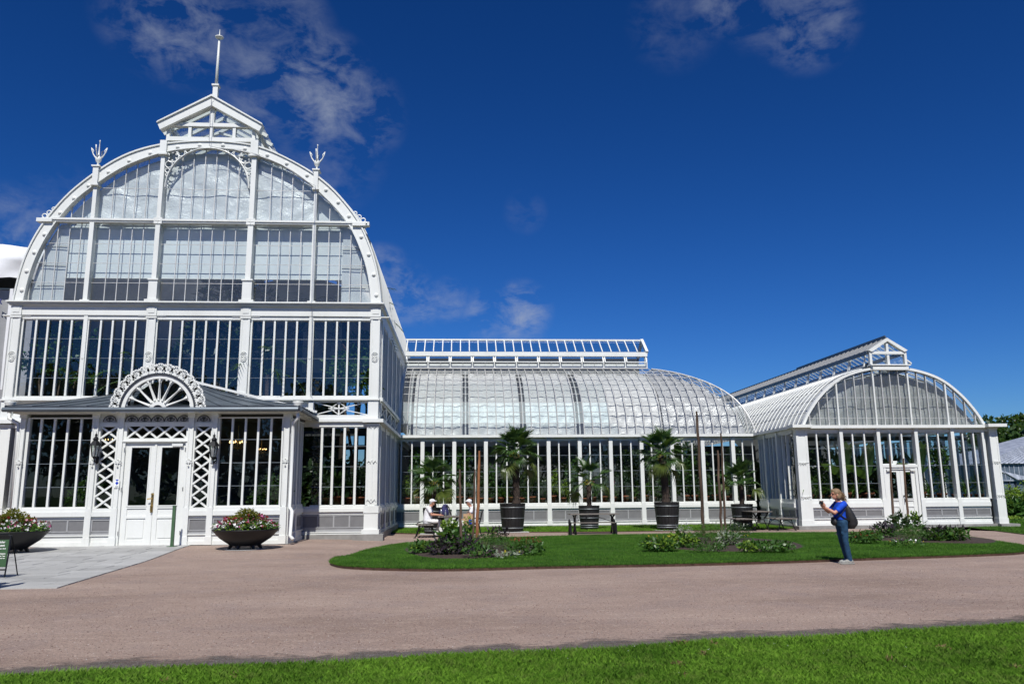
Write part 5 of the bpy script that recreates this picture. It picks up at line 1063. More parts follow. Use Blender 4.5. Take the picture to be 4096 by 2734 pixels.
# ------------------------------------------------------------------ long glass wing
YB0 = 36.4; wb = Wall('x', YB0)
def BX(px, py=1760): return XA(px, py, YB0)
def BZ(py, px=2200): return ZA(px, py, YB0)
wing = thing('long_glass_wing', 'long low glass wing with curved glazed roof between palm house and right wing', 'greenhouse', (BX(2300), YB0, 0))
X0, X1 = XR + .0, 13.75; bze = BZ(1738); bzt = BZ(1760); bzb = BZ(2012, 2300)
dz = (.10, BZ(2082), BZ(2074), BZ(2040), BZ(2032), BZ(2016)); dz = (.10, BZ(2083, 2300), BZ(2076, 2300), BZ(2040, 2300), BZ(2031, 2300), bzb)
cpx = [1690.8, 1817.3, 1943.9, 2070.4, 2193.9, 2317.9, 2441.3, 2563.3, 2685.2, 2806.6, 2928]
cB = [BX(p + 6.5 if False else p) for p in cpx]
gapB = (cB[-1] - cB[0]) / (len(cB) - 1); cB = [cB[0] + gapB * k for k in range(len(cB))]; edges = [cB[0] - gapB] + cB + [X1 - .12]; jb = [BZ(1946), BZ(1883), BZ(1820)]
for c in cB: pilaster(wb, wing, c - .085, c + .085, bzb, BZ(1752), -.1, (.1, bzb), (BZ(1756), BZ(1752)), 'column', False)
pipe([(3048, 1745, YB0 - .12), (3058, 2040, YB0 - .12), (3060, 2090, YB0 - .12)], YB0, 'downpipe', .06, 'white', wing)
pipe([(1588, 1750, YB0 - .12), (1588, 1768, YB0 - .12), (1568, 1785, YB0 - .12), (1567, 2088, YB0 - .12)], YB0, 'downpipe', .06, 'white', wing)
for k in range(len(edges) - 1):
    a, b = edges[k] + (.1 if k else 0), edges[k + 1] - .1
    if k == 0: a = edges[0] - .25
    w3 = (edges[k + 1] - edges[k]) / 3; glazed_bay(wb, wing, a, b, bzb, bzt, [edges[k] + w3, edges[k] + 2 * w3] if k < 11 else [edges[k] + .47, edges[k] + .95], jb, .056, 'glass', .03, -.02, inner=.05, recess=.045); dado(wb, wing, a - .02, b + .02, dz, 2)
pc('eaves_frieze', 'white', wing, X0 - .3, X1, YB0 + .0, YB0 + .2, bzt, bze - .1); pc('gutter', 'white', wing, X0 - .3, X1 + .05, YB0 - .24, YB0 + .05, bze - .12, bze)
pc('concrete_base', 'conc', wing, X0, X1, YB0 - .13, YB0 + .2, -.05, .1)
# roof profile (depth, rise)
Bp = [(0, 0), (.05, .3), (.12, .55), (.36, 1.2), (.68, 1.72), (1.06, 2.14), (1.6, 2.58), (2.2, 2.94), (2.85, 3.26), (3.5, 3.5), (3.85, 3.6)]
Bp = smooth_line(Bp, 41, 4); NR = 10; Bi = [round(i * 40 / NR) for i in range(NR + 1)]
def bp(d):
    return float(np.interp(d, [p[0] for p in Bp], [p[1] for p in Bp]))
ribB = MB().tube([(0, p[0] - .02, p[1] + .03) for p in Bp], .021, 4).mesh('roof_rib'); ribB.materials.append(M['bar'])
sp_ = .405; nrib = int((X1 - X0) / sp_); WD = 3.85
RB = Vector((0, YB0, bze)); panes_made = 0; stuffp = MB()
pane_me = {}
def bpane(j, mat):
    if (j, mat) not in pane_me:
        (d0_, z0_), (d1_, z1_) = Bp[Bi[j]], Bp[Bi[j + 1]]; m = MB().add([(0.02, d0_, z0_), (sp_ - .02, d0_, z0_), (sp_ - .02, d1_, z1_), (.02, d1_, z1_), (0.02, d0_ + .006, z0_ - .006), (sp_ - .02, d0_ + .006, z0_ - .006), (sp_ - .02, d1_ + .006, z1_ - .006), (.02, d1_ + .006, z1_ - .006)], [(0, 1, 2, 3), (7, 6, 5, 4)])
        me = m.mesh('pane'); me.materials.append(M[mat]); pane_me[(j, mat)] = me
    return pane_me[(j, mat)]
for k in range(nrib + 1):
    x = X0 + .05 + k * sp_; lim = X1 - x
    if lim >= WD: o = link('roof_rib', ribB, None, wing); o.location = Vector((x, YB0, bze)) - base_of(wing)
    else:
        pts = [(x, YB0 + p[0] - .02, bze + p[1] + .03) for p in Bp if p[0] <= lim] + [(x, YB0 + lim, bze + bp(lim) + .03)]
        if lim > .05: MB().tube(pts, .026, 4).build('roof_rib', 'bar', wing)
    for j in range(NR):
        d0_, d1_ = Bp[Bi[j]][0], Bp[Bi[j + 1]][0]; mat = 'glassa' if j in (1, 2) else 'glassc'
        if lim - sp_ >= d1_ and j < 6 and panes_made < 145:
            o = link('pane', bpane(j, mat), None, wing); o.location = Vector((x, YB0, bze)) - base_of(wing); panes_made += 1
        elif lim > d0_ + .03:
            xe = min(x + sp_ - .02, X1 - d1_); stuffp.add([(x + .02, YB0 + d0_, bze + Bp[Bi[j]][1]), (min(x + sp_ - .02, X1 - d0_), YB0 + d0_, bze + Bp[Bi[j]][1]), (max(xe, x + .02), YB0 + d1_, bze + Bp[Bi[j + 1]][1]), (x + .02, YB0 + d1_, bze + Bp[Bi[j + 1]][1])], [(0, 1, 2, 3)])
stuffp.build('roof_glazing', 'glassc', wing, kind='stuff')
for j in range(1, NR):
    d, z = Bp[Bi[j]]; pc('glazing_bar', 'bar', wing, X0, X1 - d, YB0 + d - .012, YB0 + d + .012, bze + z - .012, bze + z + .012)
# curved end flashing at the palm house, hip rib, end slope
solid_pts = [(YB0 + p[0], bze + p[1]) for p in Bp]
m = MB(); n = len(Bp); v = []
for xx in (X0 - .12, X0 + .16):
    for p in Bp: v.append((xx, YB0 + p[0] - .05, bze + p[1] + .07))
    for p in Bp: v.append((xx, YB0 + p[0] + .06, bze + p[1] - .06))
f = [];
for i in range(n - 1): f += [(i, i + 1, 2 * n + i + 1, 2 * n + i), (i, n + i, n + i + 1, i + 1), (2 * n + i, 2 * n + i + 1, 3 * n + i + 1, 3 * n + i), (n + i, 3 * n + i, 3 * n + i + 1, n + i + 1)]
f.append((0, 2 * n, 3 * n, n)); m.add(v, f); m.build('end_flashing', 'white', wing)
MB().tube([(X1 - p[0], YB0 + p[0], bze + p[1] + .04) for p in Bp], .04, 6).build('hip_rib', 'bar', wing)
m = MB(); v = []
for i, p in enumerate(Bp): v += [(X1 - p[0], YB0 + p[0], bze + p[1]), (X1 - p[0], YB0 + 9.2 - p[0], bze + p[1])]
m.add(v, [(2 * i, 2 * i + 2, 2 * i + 3, 2 * i + 1) for i in range(n - 1)]); m.build('end_slope_glass', 'glassc', wing)
for k in range(1, 21):
    y = k * .44
    pts = [(X1 - p[0], YB0 + y, bze + p[1] + .03) for p in Bp if p[0] <= min(y, 9.2 - y)]
    if len(pts) > 1: MB().tube(pts, .024, 4).build('roof_rib', 'bar', wing)
# rear slope, closed in
m = MB(); v = []
for p in Bp: v += [(X0, YB0 + 9.2 - p[0], bze + p[1]), (X1 - p[0], YB0 + 9.2 - p[0], bze + p[1])]
m.add(v, [(2 * i, 2 * i + 1, 2 * i + 3, 2 * i + 2) for i in range(n - 1)]); m.build('rear_slope', 'clothc', wing)
# shade cloths inside, in panels with dark gaps
def bcloth(xa_, xb_, seed, i0=1, i1=36, mat='clothw', off=.2):
    r = np.random.default_rng(seed); ph = r.random(6) * 6.28; v = []; f = []; nx_ = max(2, int((xb_ - xa_) / .12)); ks = list(range(i0, i1))
    for i in range(nx_ + 1):
        x = xa_ + (xb_ - xa_) * i / nx_
        for k in ks:
            d, z = Bp[k]; u = (k % 4) / 4; s = off + .05 * sin(pi * u) + .025 * sin(6 * x + ph[0] + k * .7) + .02 * sin(13 * x + ph[1] - k)
            dd = min(max(0, X1 - x - .25), d + s * .8); v.append((x, YB0 + d + s * .8, bze + z - s * .45))
    for i in range(nx_):
        for k in range(len(ks) - 1):
            x = xa_ + (xb_ - xa_) * (i + 1) / nx_
            if Bp[ks[k + 1]][0] + .3 > X1 - x: continue
            a = i * len(ks) + k; f.append((a, a + 1, a + len(ks) + 1, a + len(ks)))
    MB().add(v, f).build('shade_cloth', mat, wing, True)
gp_ = [1640, 1862, 2092, 2318]; gx = [XA(p, 1700, YB0 + .3) for p in gp_]; st_ = X0 + .3
bounds = [gx[0] + .15, gx[1] - .14, gx[1] + .14, gx[2] - .14, gx[2] + .14, gx[3] - .14, gx[3] + .16, XA(2650, 1700, YB0 + .3), XA(2650, 1700, YB0 + .3) + .06, X1 - .3]
bcloth(X0 + .5, gx[0] - .1, 11); 
for k in range(0, 10, 2): bcloth(bounds[k], bounds[k + 1], 20 + k, 1, 36, 'clothw' if k < 8 else 'clothg')
# top trusses inside seen as dark gap lines
for k in range(4):
    x = gx[k]; MB().tube([(x, YB0 + p[0] + .12, bze + p[1] - .08) for p in Bp], .04, 5).build('inner_truss', 'bar', wing)
# ridge lantern of the wing
yl = YB0 + 3.85; xl1 = XA(2588, 1440, yl); zB = lambda py, px=2100: ZA(px, py, yl)
pc('ridge_base', 'white', wing, X0, xl1, yl - .05, yl + .05, zB(1474), zB(1455)); pc('ridge_base', 'bar', wing, X0, xl1, yl - .15, yl + .0, zB(1474) - .02, zB(1471))
pc('ridge_beam', 'white', wing, X0, xl1, yl - .12, yl + .1, zB(1425), zB(1408)); yrg = yl + .95; zr = ZA(2100, 1361, yrg); ze2 = zB(1408)
nv = 11; lv = xl1 - X0 - .1
for k in range(nv):
    a = X0 + .12 + k * lv / nv; b = a + lv / nv - .1; pc('ridge_post', 'white', wing, a - .1, a, yl - .06, yl + .06, zB(1458), zB(1425)); vt = D.objects.new('hinged_vent', None); C.objects.link(vt); vt.parent = wing; vt.location = Vector((a, yl, zB(1425))) - base_of(wing)
    z1_, z0_ = zB(1426), zB(1450); oy = -.18
    MB().bar((a, yl - .06, z1_), (a, yl - .06 + oy, z0_), .05, .04).build('vent_stile', 'white', vt); MB().bar((b, yl - .06, z1_), (b, yl - .06 + oy, z0_), .05, .04).build('vent_stile', 'white', vt); MB().bar((a, yl - .06 + oy, z0_), (b, yl - .06 + oy, z0_), .05, .05).build('vent_rail', 'white', vt); MB().bar((a, yl - .06, z1_), (b, yl - .06, z1_), .05, .05).build('vent_rail', 'white', vt)
    MB().add([(a, yl - .06, z1_), (b, yl - .06, z1_), (b, yl - .06 + oy, z0_), (a, yl - .06 + oy, z0_), (a, yl - .055, z1_), (b, yl - .055, z1_), (b, yl - .055 + oy, z0_), (a, yl - .055 + oy, z0_)], [(0, 1, 2, 3), (7, 6, 5, 4)]).build('vent_pane', 'glass', vt)
    MB().tube([(a + .6, yl - .02, zB(1462)), (a + .6, yl - .2, zB(1452))], .012, 4).build('vent_opener', 'steel', vt)
nb = 27; zsoff = .05
for k in range(nb + 1):
    x = X0 + .1 + (xl1 - .15 - X0) * k / nb; MB().bar((x, yl - .1, ze2 + .01), (x, yrg, zr), .05, .06).build('ridge_rafter', 'white', wing)
    if k < nb: x2 = X0 + .1 + (xl1 - .15 - X0) * (k + 1) / nb; MB().add([(x + .03, yl - .08, ze2), (x2 - .03, yl - .08, ze2), (x2 - .03, yrg, zr - .03), (x + .03, yrg, zr - .03), (x + .03, yl - .08, ze2 - .006), (x2 - .03, yl - .08, ze2 - .006), (x2 - .03, yrg, zr - .036), (x + .03, yrg, zr - .036)], [(0, 1, 2, 3), (7, 6, 5, 4)]).build('ridge_pane', 'glass', wing)
MB().bar((X0, yrg, zr + .02), (xl1, yrg, zr + .02), .09, .09).build('ridge_cap', 'white', wing); 
MB().bar((xl1 - .02, yl - .14, ze2 - .02), (xl1 - .02, yrg, zr + .03), .14, .16).build('ridge_end_board', 'white', wing); MB().bar((xl1 - .02, yrg * 2 - yl + .14, ze2 - .02), (xl1 - .02, yrg, zr + .03), .14, .16).build('ridge_end_board', 'white', wing)
pc('ridge_post', 'white', wing, xl1 - .14, xl1, yl - .06, yl + .06, zB(1474), zB(1410)); pc('ridge_rear_wall', 'inwall', wing, X0, xl1, 2 * yrg - yl, 2 * yrg - yl + .05, zB(1474), ze2)
MB().add([(X0, yrg, zr - .03), (xl1, yrg, zr - .03), (xl1, 2 * yrg - yl, ze2), (X0, 2 * yrg - yl, ze2)], [(0, 1, 2, 3)]).build('ridge_rear_glass', 'glass', wing)
# inside: floor, benches, rear wall
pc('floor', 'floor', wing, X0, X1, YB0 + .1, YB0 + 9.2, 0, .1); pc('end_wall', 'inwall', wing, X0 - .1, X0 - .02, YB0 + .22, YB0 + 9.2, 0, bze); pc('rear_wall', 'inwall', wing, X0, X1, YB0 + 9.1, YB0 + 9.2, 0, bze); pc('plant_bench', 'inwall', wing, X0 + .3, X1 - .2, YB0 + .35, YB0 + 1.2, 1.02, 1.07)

# ------------------------------------------------------------------ right wing (gable front)
YC = 32.0; wc = Wall('x', YC)
def CXx(px, py=1740): return XA(px, py, YC)
def CZ(py, px=3560): return ZA(px, py, YC)
rw = thing('right_glass_wing', 'right glass wing with rounded gable front, white double door and small gabled ridge lantern', 'greenhouse', (CXx(3560), YC, 0))
c0, c1 = 13.72, CXx(3981, 1740); cze = CZ(1700); czt = CZ(1727); czb = CZ(1996)
cz = (.14, CZ(2069), CZ(2062), CZ(2037), CZ(2026), czb)
ppx = [(3190.7, 3223), (3354, 3367), (3502.5, 3515.5), (3653, 3666), (3798, 3811), (3949, 3981)]; pcs = [(CXx(a), CXx(b)) for a, b in ppx]; pcs[0] = (c0, pcs[0][1])
mus = [[CXx(3264), CXx(3309)], [CXx(3408), CXx(3455)], [CXx(3557), CXx(3604)], [CXx(3705), CXx(3750)], [CXx(3848), CXx(3891)]]
jc = [CZ(1931), CZ(1861), CZ(1791)]
for i, (a, b) in enumerate(pcs):
    big = i in (0, 5); pilaster(wc, rw, a, b, czb, CZ(1713), -.12 if big else -.1, (.14, czb), (CZ(1718), CZ(1712)), 'corner_column' if big else 'column', big)
    if big:
        for zz_ in (CZ(1856), CZ(1991)):
            m = MB()
            for k in range(3): xq = a + .06 + .11 * k; m.tube([(xq + .05 * cos(t), YC - .15, zz_ + .06 * sin(t)) for t in np.linspace(pi, 0, 7)], .012, 4)
            m.bar((a + .02, YC - .15, zz_ + .09), (b - .02, YC - .15, zz_ + .09), .02, .02); m.build('pier_ornament', 'white', rw)
        pc('concrete_base', 'conc', rw, a - .25 if i == 0 else a - .1, b + .15 if i == 0 else b + .35, YC - .38, YC + .2, -.05, .14)
pc('window_post', 'white', rw, pcs[5][0] - .28, pcs[5][0] - .16, YC - .06, YC + .1, czb, czt)
for i in range(5):
    a, b = pcs[i][1] + .04, pcs[i + 1][0] - (.04 if i < 4 else .28)
    if i == 2: 
        glazed_bay(wc, rw, a, b, CZ(1858), czt, mus[i], [jc[2]], .065, 'glass'); continue
    glazed_bay(wc, rw, a, b, czb, czt, mus[i], jc, .055, 'glass', inner=.05, recess=.045); dado(wc, rw, a - .03, b + .03, cz, 4 if i == 0 else 2)
a, b = pcs[2][1] + .02, pcs[3][0] - .02; pc('door_head', 'white', rw, a - .06, b + .06, YC - .1, YC + .1, CZ(1868), CZ(1857)); pc('door_jamb', 'white', rw, a, a + .1, YC - .08, YC + .1, .14, CZ(1868)); pc('door_jamb', 'white', rw, b - .1, b, YC - .08, YC + .1, .14, CZ(1868)); pc('door_head', 'white', rw, a + .1, b - .1, YC - .06, YC + .1, CZ(1876), CZ(1868))
mid_ = (a + b) / 2; dl1 = door_leaf(rw, a + .1, mid_, .14, CZ(1876), YC - .01, (CZ(1994), CZ(1885)), .15); dl2 = door_leaf(rw, mid_, b - .1, .14, CZ(1876), YC - .01, (CZ(1994), CZ(1885)), .15)
hz_ = CZ(1990); MB().lathe([(0, 0), (.03, .01), (.03, .05), (0, .06)], (mid_ + .07, YC - .05, hz_ + .05), 8).build('door_lock', 'black', dl2); MB().tube([(mid_ + .07, YC - .02, hz_ - .05), (mid_ + .07, YC - .08, hz_ - .05), (mid_ + .07, YC - .08, hz_ - .18)], .014, 6).build('door_handle', 'black', dl2)
for s, x in ((0, a + .12), (1, b - .3)): pc('door_closer', 'white', dl1 if s == 0 else dl2, x, x + .18, YC - .1, YC - .02, CZ(1883), CZ(1877))
pc('doorstep', 'conc', rw, a - .1, b + .1, YC - .35, YC + .1, -.02, .12)
X, Z = at(3575, 1849, YC - .02); pc('door_notice', 'textw', rw, X - .14, X + .14, YC - .03, YC - .02, Z - .07, Z + .07)
pc('eaves_frieze', 'white', rw, c0, c1, YC - .04, YC + .2, czt, CZ(1712)); pc('eaves_cornice', 'white', rw, c0 - .1, c1 + .05, YC - .22, YC + .2, CZ(1712), cze); pc('eaves_cornice', 'white', rw, CXx(3930), CXx(3999, 1700), YC - .45, YC + .2, CZ(1710), cze + .02); pc('eaves_cornice', 'white', rw, c0 - .22, c0 + .6, YC - .40, YC + .2, CZ(1710), cze + .02)
pc('concrete_base', 'conc', rw, c0, c1, YC - .14, YC + .2, -.05, .139)
# gable arch
Cp = [(1, 0), (.985, .06), (.93, .215), (.82, .45), (.73, .59), (.63, .73), (.53, .82), (.42, .89), (.25, .96), (0, 1.0)]
ca, cb = XA(3205, 1698, YC), XA(3938, 1697, YC); cxm = (ca + cb) / 2; chw = (cb - ca) / 2; ch = ZA(3565, 1463, YC) - cze
Cl_ = smooth_line([(cxm - chw * u, cze + ch * v_) for u, v_ in Cp], 25, 2); Cr_ = [(2 * cxm - x, z) for x, z in Cl_]; Co = Cl_ + Cr_[::-1][1:]; Ci = [(cxm + (x - cxm) * (1 - .11 / chw), cze + (z - cze) * (1 - .10 / ch)) for x, z in Co]
solid_band(Co, Ci, YC - .08, YC + .08, 'gable_arch', 'white', rw)
def ctop(x):
    u = abs(x - cxm) / chw
    return cze if u >= 1 else float(np.interp(x, [p[0] for p in Ci], [p[1] for p in Ci])) if Ci[0][0] < x < Ci[-1][0] else cze
zcap = CZ(1467, 3555); hl = XA(3484, 1470, YC), XA(3627, 1470, YC)
gm = [CXx(px, py) for px, py in [(3240, 1690), (3280, 1690), (3316, 1690), (3355, 1690), (3393, 1690), (3430, 1690), (3467, 1690), (3506, 1690), (3541, 1690), (3575, 1690), (3609, 1690), (3646, 1690), (3685, 1690), (3720, 1690), (3757, 1690), (3793, 1690), (3829, 1690), (3866, 1690), (3903, 1690)]]
glazed_bay(wc, rw, Ci[0][0] + .01, Ci[-1][0] - .01, cze, 99, gm, [CZ(1671), CZ(1589)], .035, 'glassc', .03, -.02, True, lambda x: ctop(x), 'bar', 'bar', .03)
for px in (3355, 3506, 3646, 3793): X = CXx(px, 1690); pc('gable_post', 'white', rw, X - .03, X + .03, YC - .05, YC + .05, cze, ctop(X))
sheet('gable_curtain', 'cloth', rw, (Ci[0][0] + .1, Ci[-1][0] - .1, cze - .2, lambda x: ctop(x) - .22), YC + .35, .05, .09, 31); 
# small gabled lantern front
zq0, zq1 = CZ(1480.5, 3555), CZ(1467, 3555); pc('lantern_base', 'white', rw, hl[0], hl[1], YC - .16, YC + .1, zq0, zq1); pc('lantern_base', 'white', rw, hl[0] - .08, hl[1] + .08, YC - .2, YC + .1, zq1 + .04, zq1 + .09)
gl0, gl1 = XA(3475, 1440, YC), XA(3623, 1440, YC); zg0, zg1 = CZ(1459, 3550), CZ(1404, 3550); zga = CZ(1353, 3543); xm_ = (gl0 + gl1) / 2
pc('lantern_sill', 'white', rw, gl0, gl1, YC - .12, YC + .06, zq1 + .09, zg0)
for a, b in ((gl0, gl0 + .1), (xm_ - .05, xm_ + .05), (gl1 - .1, gl1)): pc('lantern_post', 'white', rw, a, b, YC - .1, YC + .05, zg0, zg1 - .18 if True else 0)
pc('lantern_post', 'white', rw, gl0, gl0 + .1, YC - .1, YC + .05, zg1 - .18, zg1); pc('lantern_post', 'white', rw, gl1 - .1, gl1, YC - .1, YC + .05, zg1 - .18, zg1); zt1_ = CZ(1417, 3550); zt2_ = CZ(1406, 3550)
pc('lantern_tie', 'white', rw, gl0 + .1, gl1 - .1, YC - .11, YC + .05, zt1_, zt2_); pc('lantern_post', 'white', rw, xm_ - .05, xm_ + .05, YC - .09, YC + .04, zt2_, zga - .15)
for s, e in ((-1, gl0 - .04), (1, gl1 + .04)): solid_band([(e, zg1 + .02), (xm_, zga)], [(e + (-s) * .14, zg1 - .05), (xm_, zga - .14)], YC - .16, YC + .05, 'gable_board', 'white', rw)
for a, b in ((gl0 + .1, xm_ - .05), (xm_ + .05, gl1 - .1)): pc('pane', 'glassc', rw, a, b, YC - .03, YC - .024, zg0, zt1_)
MB().add([(gl0 + .14, YC - .03, zt2_), (gl1 - .14, YC - .03, zt2_), (xm_, YC - .03, zga - .12), (gl0 + .14, YC - .024, zt2_), (gl1 - .14, YC - .024, zt2_), (xm_, YC - .024, zga - .12)], [(0, 1, 2), (5, 4, 3)]).build('pane', 'glassc', rw)
YCE = 60.0
for s, e in ((-1, gl0 - .04), (1, gl1 + .04)):
    MB().add([(e, YC, zg1 + .02), (xm_, YC, zga), (xm_, YCE, zga), (e, YCE, zg1 + .02), (e, YC, zg1 + .01), (xm_, YC, zga - .01), (xm_, YCE, zga - .01), (e, YCE, zg1 + .01)], [(0, 1, 2, 3), (7, 6, 5, 4)]).build('lantern_roof_glass', 'glass', rw)
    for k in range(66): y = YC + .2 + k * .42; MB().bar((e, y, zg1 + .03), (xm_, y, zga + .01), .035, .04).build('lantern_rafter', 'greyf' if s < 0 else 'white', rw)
    for k in range(40 if s < 0 else 20): pass
    xw = gl0 + .05 if s < 0 else gl1 - .05
    pc('lantern_beam', 'zinc', rw, e - .03, e + .03, YC, YCE, zg1 - .14, zg1 + .02); pc('lantern_side_sill', 'zincd', rw, xw - .05, xw + .05, YC + .06, YCE, zq0 - .05, zg0 - .05)
    for k in range(19):
        y = YC + .3 + k * 1.42; vt = D.objects.new('hinged_vent', None); C.objects.link(vt); vt.parent = rw; vt.location = Vector((xw, y, zg1 - .12)) - base_of(rw); ox = s * (.1 if s < 0 else .42)
        a_, b_ = (xw + s * .03, zg1 - .14), (xw + s * .03 + ox, zg0 - .02 if s < 0 else zg0 + .12)
        for yy in (y, y + 1.3): MB().bar((a_[0], yy, a_[1]), (b_[0], yy, b_[1]), .06, .05).build('vent_stile', 'white', vt)
        MB().bar((b_[0], y, b_[1]), (b_[0], y + 1.3, b_[1]), .06, .06).build('vent_rail', 'white', vt)
        MB().add([(a_[0], y, a_[1]), (b_[0], y, b_[1]), (b_[0], y + 1.3, b_[1]), (a_[0], y + 1.3, a_[1]), (a_[0] + .006, y, a_[1]), (b_[0] + .006, y, b_[1]), (b_[0] + .006, y + 1.3, b_[1]), (a_[0] + .006, y + 1.3, a_[1])], [(0, 1, 2, 3), (7, 6, 5, 4)]).build('vent_pane', 'glass', vt)
MB().bar((xm_, YC + .0, zga + .06), (xm_, YC + 9.0, zga + .06), .05, .14).build('ridge_cap', 'zinc', rw); MB().bar((xm_, YC - .05, zga + .03), (xm_, YCE, zga + .03), .07, .06).build('ridge_cap', 'zinc', rw)
# vault: ribs, glass, cloth
rbm = MB().tube([(x, 0, z + .02) for x, z in Cl_[:-2]], .034, 4).mesh('roof_rib'); rbm.materials.append(M['white'])
rbm2 = MB().tube([(x, 0, z + .02) for x, z in Cr_[:-2]], .034, 4).mesh('roof_rib'); rbm2.materials.append(M['white'])
for k in range(58):
    y = YC + .42 + k * .48
    for me in ((rbm, rbm2) if k < 10 else (rbm,)): o = link('roof_rib', me, None, rw); o.location = Vector((0, y, 0)) - base_of(rw)
def slope(Ps, y0, y1, name, mat, ny, off=0, wav=0):
    v = []; f = []; n_ = len(Ps)
    for j in range(ny + 1):
        y = y0 + (y1 - y0) * j / ny
        for i, (x, z) in enumerate(Ps):
            d = Vector((x - cxm, z - cze + 1)).normalized(); k = off + wav * sin(i * .9 + y * 1.3); v.append((x - d.x * k, y, z - d.y * k))
    for j in range(ny):
        for i in range(n_ - 1): a = j * n_ + i; f.append((a, a + 1, a + n_ + 1, a + n_))
    return MB().add(v, f).build(name, mat, rw, True)
slope(Cl_[:-2], YC + .1, YCE, 'roof_glass', 'glassc', 1); slope(Cr_[:-2], YC + .1, YCE, 'roof_glass', 'glassc', 1); slope(Cl_[:-2], YC + .5, YCE, 'shade_cloth', 'clothc', 60, .22, .03); slope(Cr_[:-2], YC + .5, YCE, 'shade_cloth', 'clothc', 60, .22, .03)
for j in range(3, 22, 3): x, z = Cl_[j]; pc('glazing_bar', 'bar', rw, x - .015, x + .015, YC + .1, YCE, z - .01, z + .02)
# left side wall, in shade
wl = Wall('y', c0, -1); ysd = [YC + .36, YC + 1.75, YC + 3.15, YB0 - .1]
for k, y in enumerate(ysd[1:3]): pilaster(wl, rw, y, y + .18, czb, CZ(1713), -.06, (.14, czb), None, 'side_column', False)
for k in range(3):
    a, b = ysd[k] + (.2 if k else .05), ysd[k + 1] - .02; glazed_bay(wl, rw, a, b, czb, czt, [a + (b - a) / 3, a + (b - a) * 2 / 3], jc, .06, 'glass'); dado(wl, rw, a, b, cz, 2, .05)
wl.pc('side_frieze', 'white', rw, YC + .2, YB0 - .05, -.02, .2, czt, CZ(1712)); wl.pc('side_cornice', 'white', rw, YC + .2, YB0 - .0, -.18, .2, CZ(1712), cze - .01); wl.pc('concrete_base', 'conc', rw, YC + .2, YB0 - .13, -.12, .2, -.05, .138)
wr_ = Wall('y', c1, 1)
for k in range(9):
    a = YC + .4 + k * 1.6; pilaster(wr_, rw, a, a + .15, .14, CZ(1713), -.05, None, None, 'side_column', False); glazed_bay(wr_, rw, a + .17, a + 1.58, czb, czt, [a + .65, a + 1.1], jc, .06, 'glass')
wr_.pc('side_dado', 'white', rw, YC + .2, YC + 15, 0, .15, 0, czb); wr_.pc('side_cornice', 'white', rw, YC + .2, YCE, -.18, .2, CZ(1712), cze - .01)
pc('floor', 'floor', rw, c0 + .1, c1 - .1, YC + .1, YCE, 0, .12); pc('rear_wall', 'inwall', rw, c0, c1, YC + 15, YC + 15.2, 0, cze); pc('plant_bench', 'inwall', rw, c0 + .3, CXx(3490), YC + .3, YC + 1.1, .98, 1.03); pc('plant_bench', 'inwall', rw, CXx(3680), c1 - .3, YC + .3, YC + 1.1, .98, 1.03)
m = MB(); xa0 = CXx(3290); m.tube([(xa0 - 1.3 * cos(t) + .9, YC + 3, 2.2 + 2.1 * sin(t)) for t in np.linspace(0, pi, 20)], .05, 6); m.build('inner_hoop', 'white', rw)
MB().tube([(c0 + .4, YC + 1.3, CZ(1745)), (c1 - .4, YC + 1.3, CZ(1745))], .09, 8).build('heating_pipe', 'zincd', rw)

# ------------------------------------------------------------------ wrapped building at the far left
tp = thing('wrapped_building', 'building wrapped in white tarpaulin and grey scaffold netting at the left edge', 'building', (-22, 35, 0))
YT = 33.0
def TZ(py, px=20): return ZA(px, py, YT)
def TX(px, py=1100): return XA(px, py, YT)
v = []; f = []; nx_, ny_ = 50, 22
for i in range(nx_ + 1):
    x = -34 + (TX(240) + 34) * i / nx_
    for j in range(ny_ + 1):
        u = j / ny_; z = TZ(1118) + (TZ(985) - TZ(1118)) * min(1, u * 1.25); y = YT - .5 - .06 * sin(min(1, u * 1.25) * pi) + .9 * max(0, u - .45) + (0 if u < .8 else (u - .8) * 14)
        z += (.15 * sin(x * .9 + 1) if u > .2 else -.12 * abs(sin(x * 1.2))) ; y += .10 * sin(x * 1.7 + u * 5) + .05 * sin(x * 4 - u * 9); z += 0 if u < .8 else (u - .8) * 2.2 ; v.append((x, y, z))
for i in range(nx_):
    for j in range(ny_): a = i * (ny_ + 1) + j; f.append((a, a + ny_ + 1, a + ny_ + 2, a + 1))
MB().add(v, f).build('tarpaulin_roof', 'tarp', tp, True)
v = []; f = []; ny_ = 24; nx_ = 90
for i in range(nx_ + 1):
    x = -34 + (TX(140, 1500) + 34) * i / nx_
    for j in range(ny_ + 1): u = j / ny_; v.append((x, YT + .14 * sin(x * 3.1 + u * 2) + .07 * sin(x * 7.3 + u * 7), TZ(1158) * u))
for i in range(nx_):
    for j in range(ny_): a = i * (ny_ + 1) + j; f.append((a, a + ny_ + 1, a + ny_ + 2, a + 1))
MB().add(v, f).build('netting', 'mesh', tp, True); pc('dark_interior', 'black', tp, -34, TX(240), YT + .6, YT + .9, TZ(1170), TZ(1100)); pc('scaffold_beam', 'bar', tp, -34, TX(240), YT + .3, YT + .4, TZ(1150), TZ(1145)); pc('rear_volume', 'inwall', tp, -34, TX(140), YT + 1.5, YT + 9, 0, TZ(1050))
m = MB(); m.strip([(XA(40, 1160, YT - .25), YT - .25, TZ(1160)), (XA(14, 1400, YT - .25), YT - .25, TZ(1400)), (XA(0, 1560, YT - .25), YT - .25, TZ(1560))], [(XA(54, 1160, YT - .25), YT - .25, TZ(1160)), (XA(24, 1400, YT - .25), YT - .25, TZ(1400)), (XA(8, 1560, YT - .25), YT - .25, TZ(1560))]); m.build('netting_strap', 'tarp', tp)
